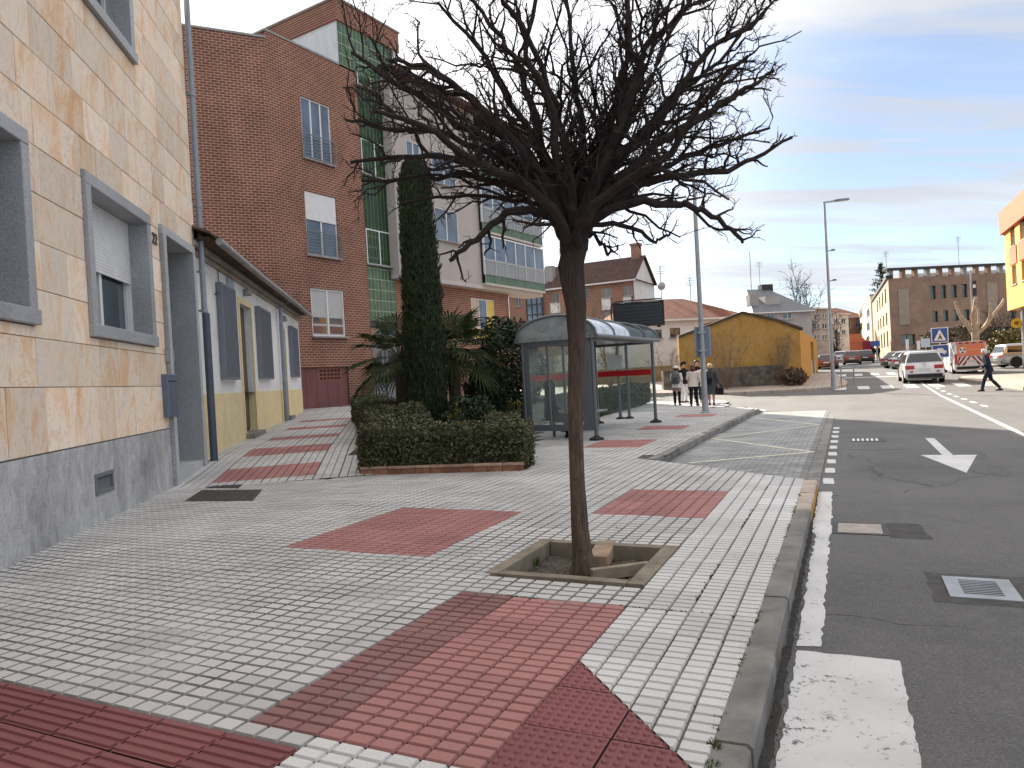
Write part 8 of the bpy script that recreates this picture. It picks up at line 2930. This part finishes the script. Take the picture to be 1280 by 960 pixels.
# woman in the charcoal coat with a handbag
b = at(890, 506.5); dw, v, k = person('person', 'woman in a long charcoal coat with rosy tights, right of the lamp post', b, 18, 1.60, dict(elR=(.245, -.02, 1.12), wrR=(.27, .02, .88), knR=(.085, .01, .5), anR=(.085, -.02, .09), toR=(.09, .13, .035), knL=(-.085, .01, .5), anL=(-.085, -.02, .09)), top_m='char', hem=.46, flare=1.06, shin_m='tights', hair='blond', collar='char', group=GW)
m = MB(); m.ell([(0, -.145, .80, .09, .03), (0, -.15, .93, .10, .035), (0, -.148, 1.04, .09, .03)], 10)
hb = empty('handbag', world_of(dw, (.29, .04, .42)), 'black handbag hanging from the right hand of the woman in the charcoal coat', 'handbag', rot=dw.rotation_euler[2] + .4, local=True)
m = MB(); m.loft([[(x * s, y, z) for x, y in ((-.17, -.06), (.17, -.06), (.17, .06), (-.17, .06))] for z, s in ((-.02, .92), (0, 1), (.16, .95), (.25, .82))]); m.build('bag', CL['black'], hb)
for y in (-.04, .04): m = MB(); m.tube([(-.1, y, .24), (-.08, y * .6, .36), (0, y * .3, .41), (.08, y * .6, .36), (.1, y, .24)], .010, 5); m.build('handle', CL['black'], hb)
bl = empty('small_backpack', world_of(dw, (-.05, -.19, .86)), 'small dark bag on the back of the woman in the charcoal coat', 'bag', rot=dw.rotation_euler[2], local=True)
m = MB(); m.loft([[(x * s, y, z) for x, y in ((-.11, .04), (.11, .04), (.10, -.06), (-.10, -.06))] for z, s in ((0, .9), (.03, 1), (.18, 1), (.21, .85))]); m.build('bag', CL['black'], bl)
m = MB(); m.tube([(.1, .03, .2), (.13, .06, .42), (.1, .16, .52)], .012, 5); m.build('strap', CL['grey'], bl)
# pale haired one half hidden by the post
b = at(881, 503.0); person('person', 'white haired person half hidden behind the lamp post, one hand raised', b, 200, 1.63, dict(elR=(.25, .06, 1.16), wrR=(.23, .24, 1.30)), top_m='cream', hem=.70, leg_m='slate', hair='white', group=GW)
# man walking on the right
p = G(1238, 489, -.13)
person('person', 'grey haired man in a navy jacket walking to the left across the road', (p.x, p.y, p.z), -68, 1.72,
       dict(pel=(0, .02, .91), wai=(0, .05, 1.07), che=(0, .09, 1.26), nek=(0, .12, 1.44), hd0=(0, .15, 1.52), hd1=(0, .17, 1.59), hd2=(0, .165, 1.645), shL=(-.165, .10, 1.38), shR=(.165, .09, 1.38), elL=(-.22, .12, 1.10), wrL=(-.20, .30, .98), elR=(.22, -.02, 1.10), wrR=(.21, .06, .87),
            hiL=(-.09, .02, .88), hiR=(.09, .02, .88), knL=(-.09, .20, .50), anL=(-.09, .30, .10), toL=(-.10, .45, .055), knR=(.09, -.06, .48), anR=(.09, -.36, .13), toR=(.10, -.24, .045)), top_m='navy', hem=.80, leg_m='navy', hair='white', flare=1.05)
# seated figure in the shelter
sp_ = SF.P(-SWD + .34, .62, 0)
person('person', 'white haired person in dark clothes sitting on the shelter bench behind the near post', (sp_.x, sp_.y, .0), 117, 1.6,
       dict(pel=(0, 0, .55), wai=(0, .0, .70), che=(0, .02, .90), nek=(0, .03, 1.08), hd0=(0, .05, 1.16), hd1=(0, .06, 1.23), hd2=(0, .055, 1.285), shL=(-.165, .02, 1.02), shR=(.165, .02, 1.02), elL=(-.20, .05, .76), elR=(.20, .05, .76), wrL=(-.1, .28, .68), wrR=(.1, .28, .68),
            hiL=(-.09, .05, .53), hiR=(.09, .05, .53), knL=(-.11, .46, .52), knR=(.11, .46, .52), anL=(-.11, .50, .10), anR=(.11, .52, .10), toL=(-.12, .65, .04), toR=(.12, .66, .04)), top_m='black', hem=.55, leg_m='black', hair='white')
# distant walkers
for (x, y, Y, lab, m_) in ((1092, 450, 90, 'distant person in dark clothes walking on the far pavement, left of the blue sign', 'black'), (1098, 450, 86, 'distant person in navy standing under the blue sign', 'navy')):
    p = D(x, y, Y); person('person', lab, (p.x, p.y, terr(p.x, p.y)), 30, 1.72, top_m=m_, leg_m='black', hair='black')
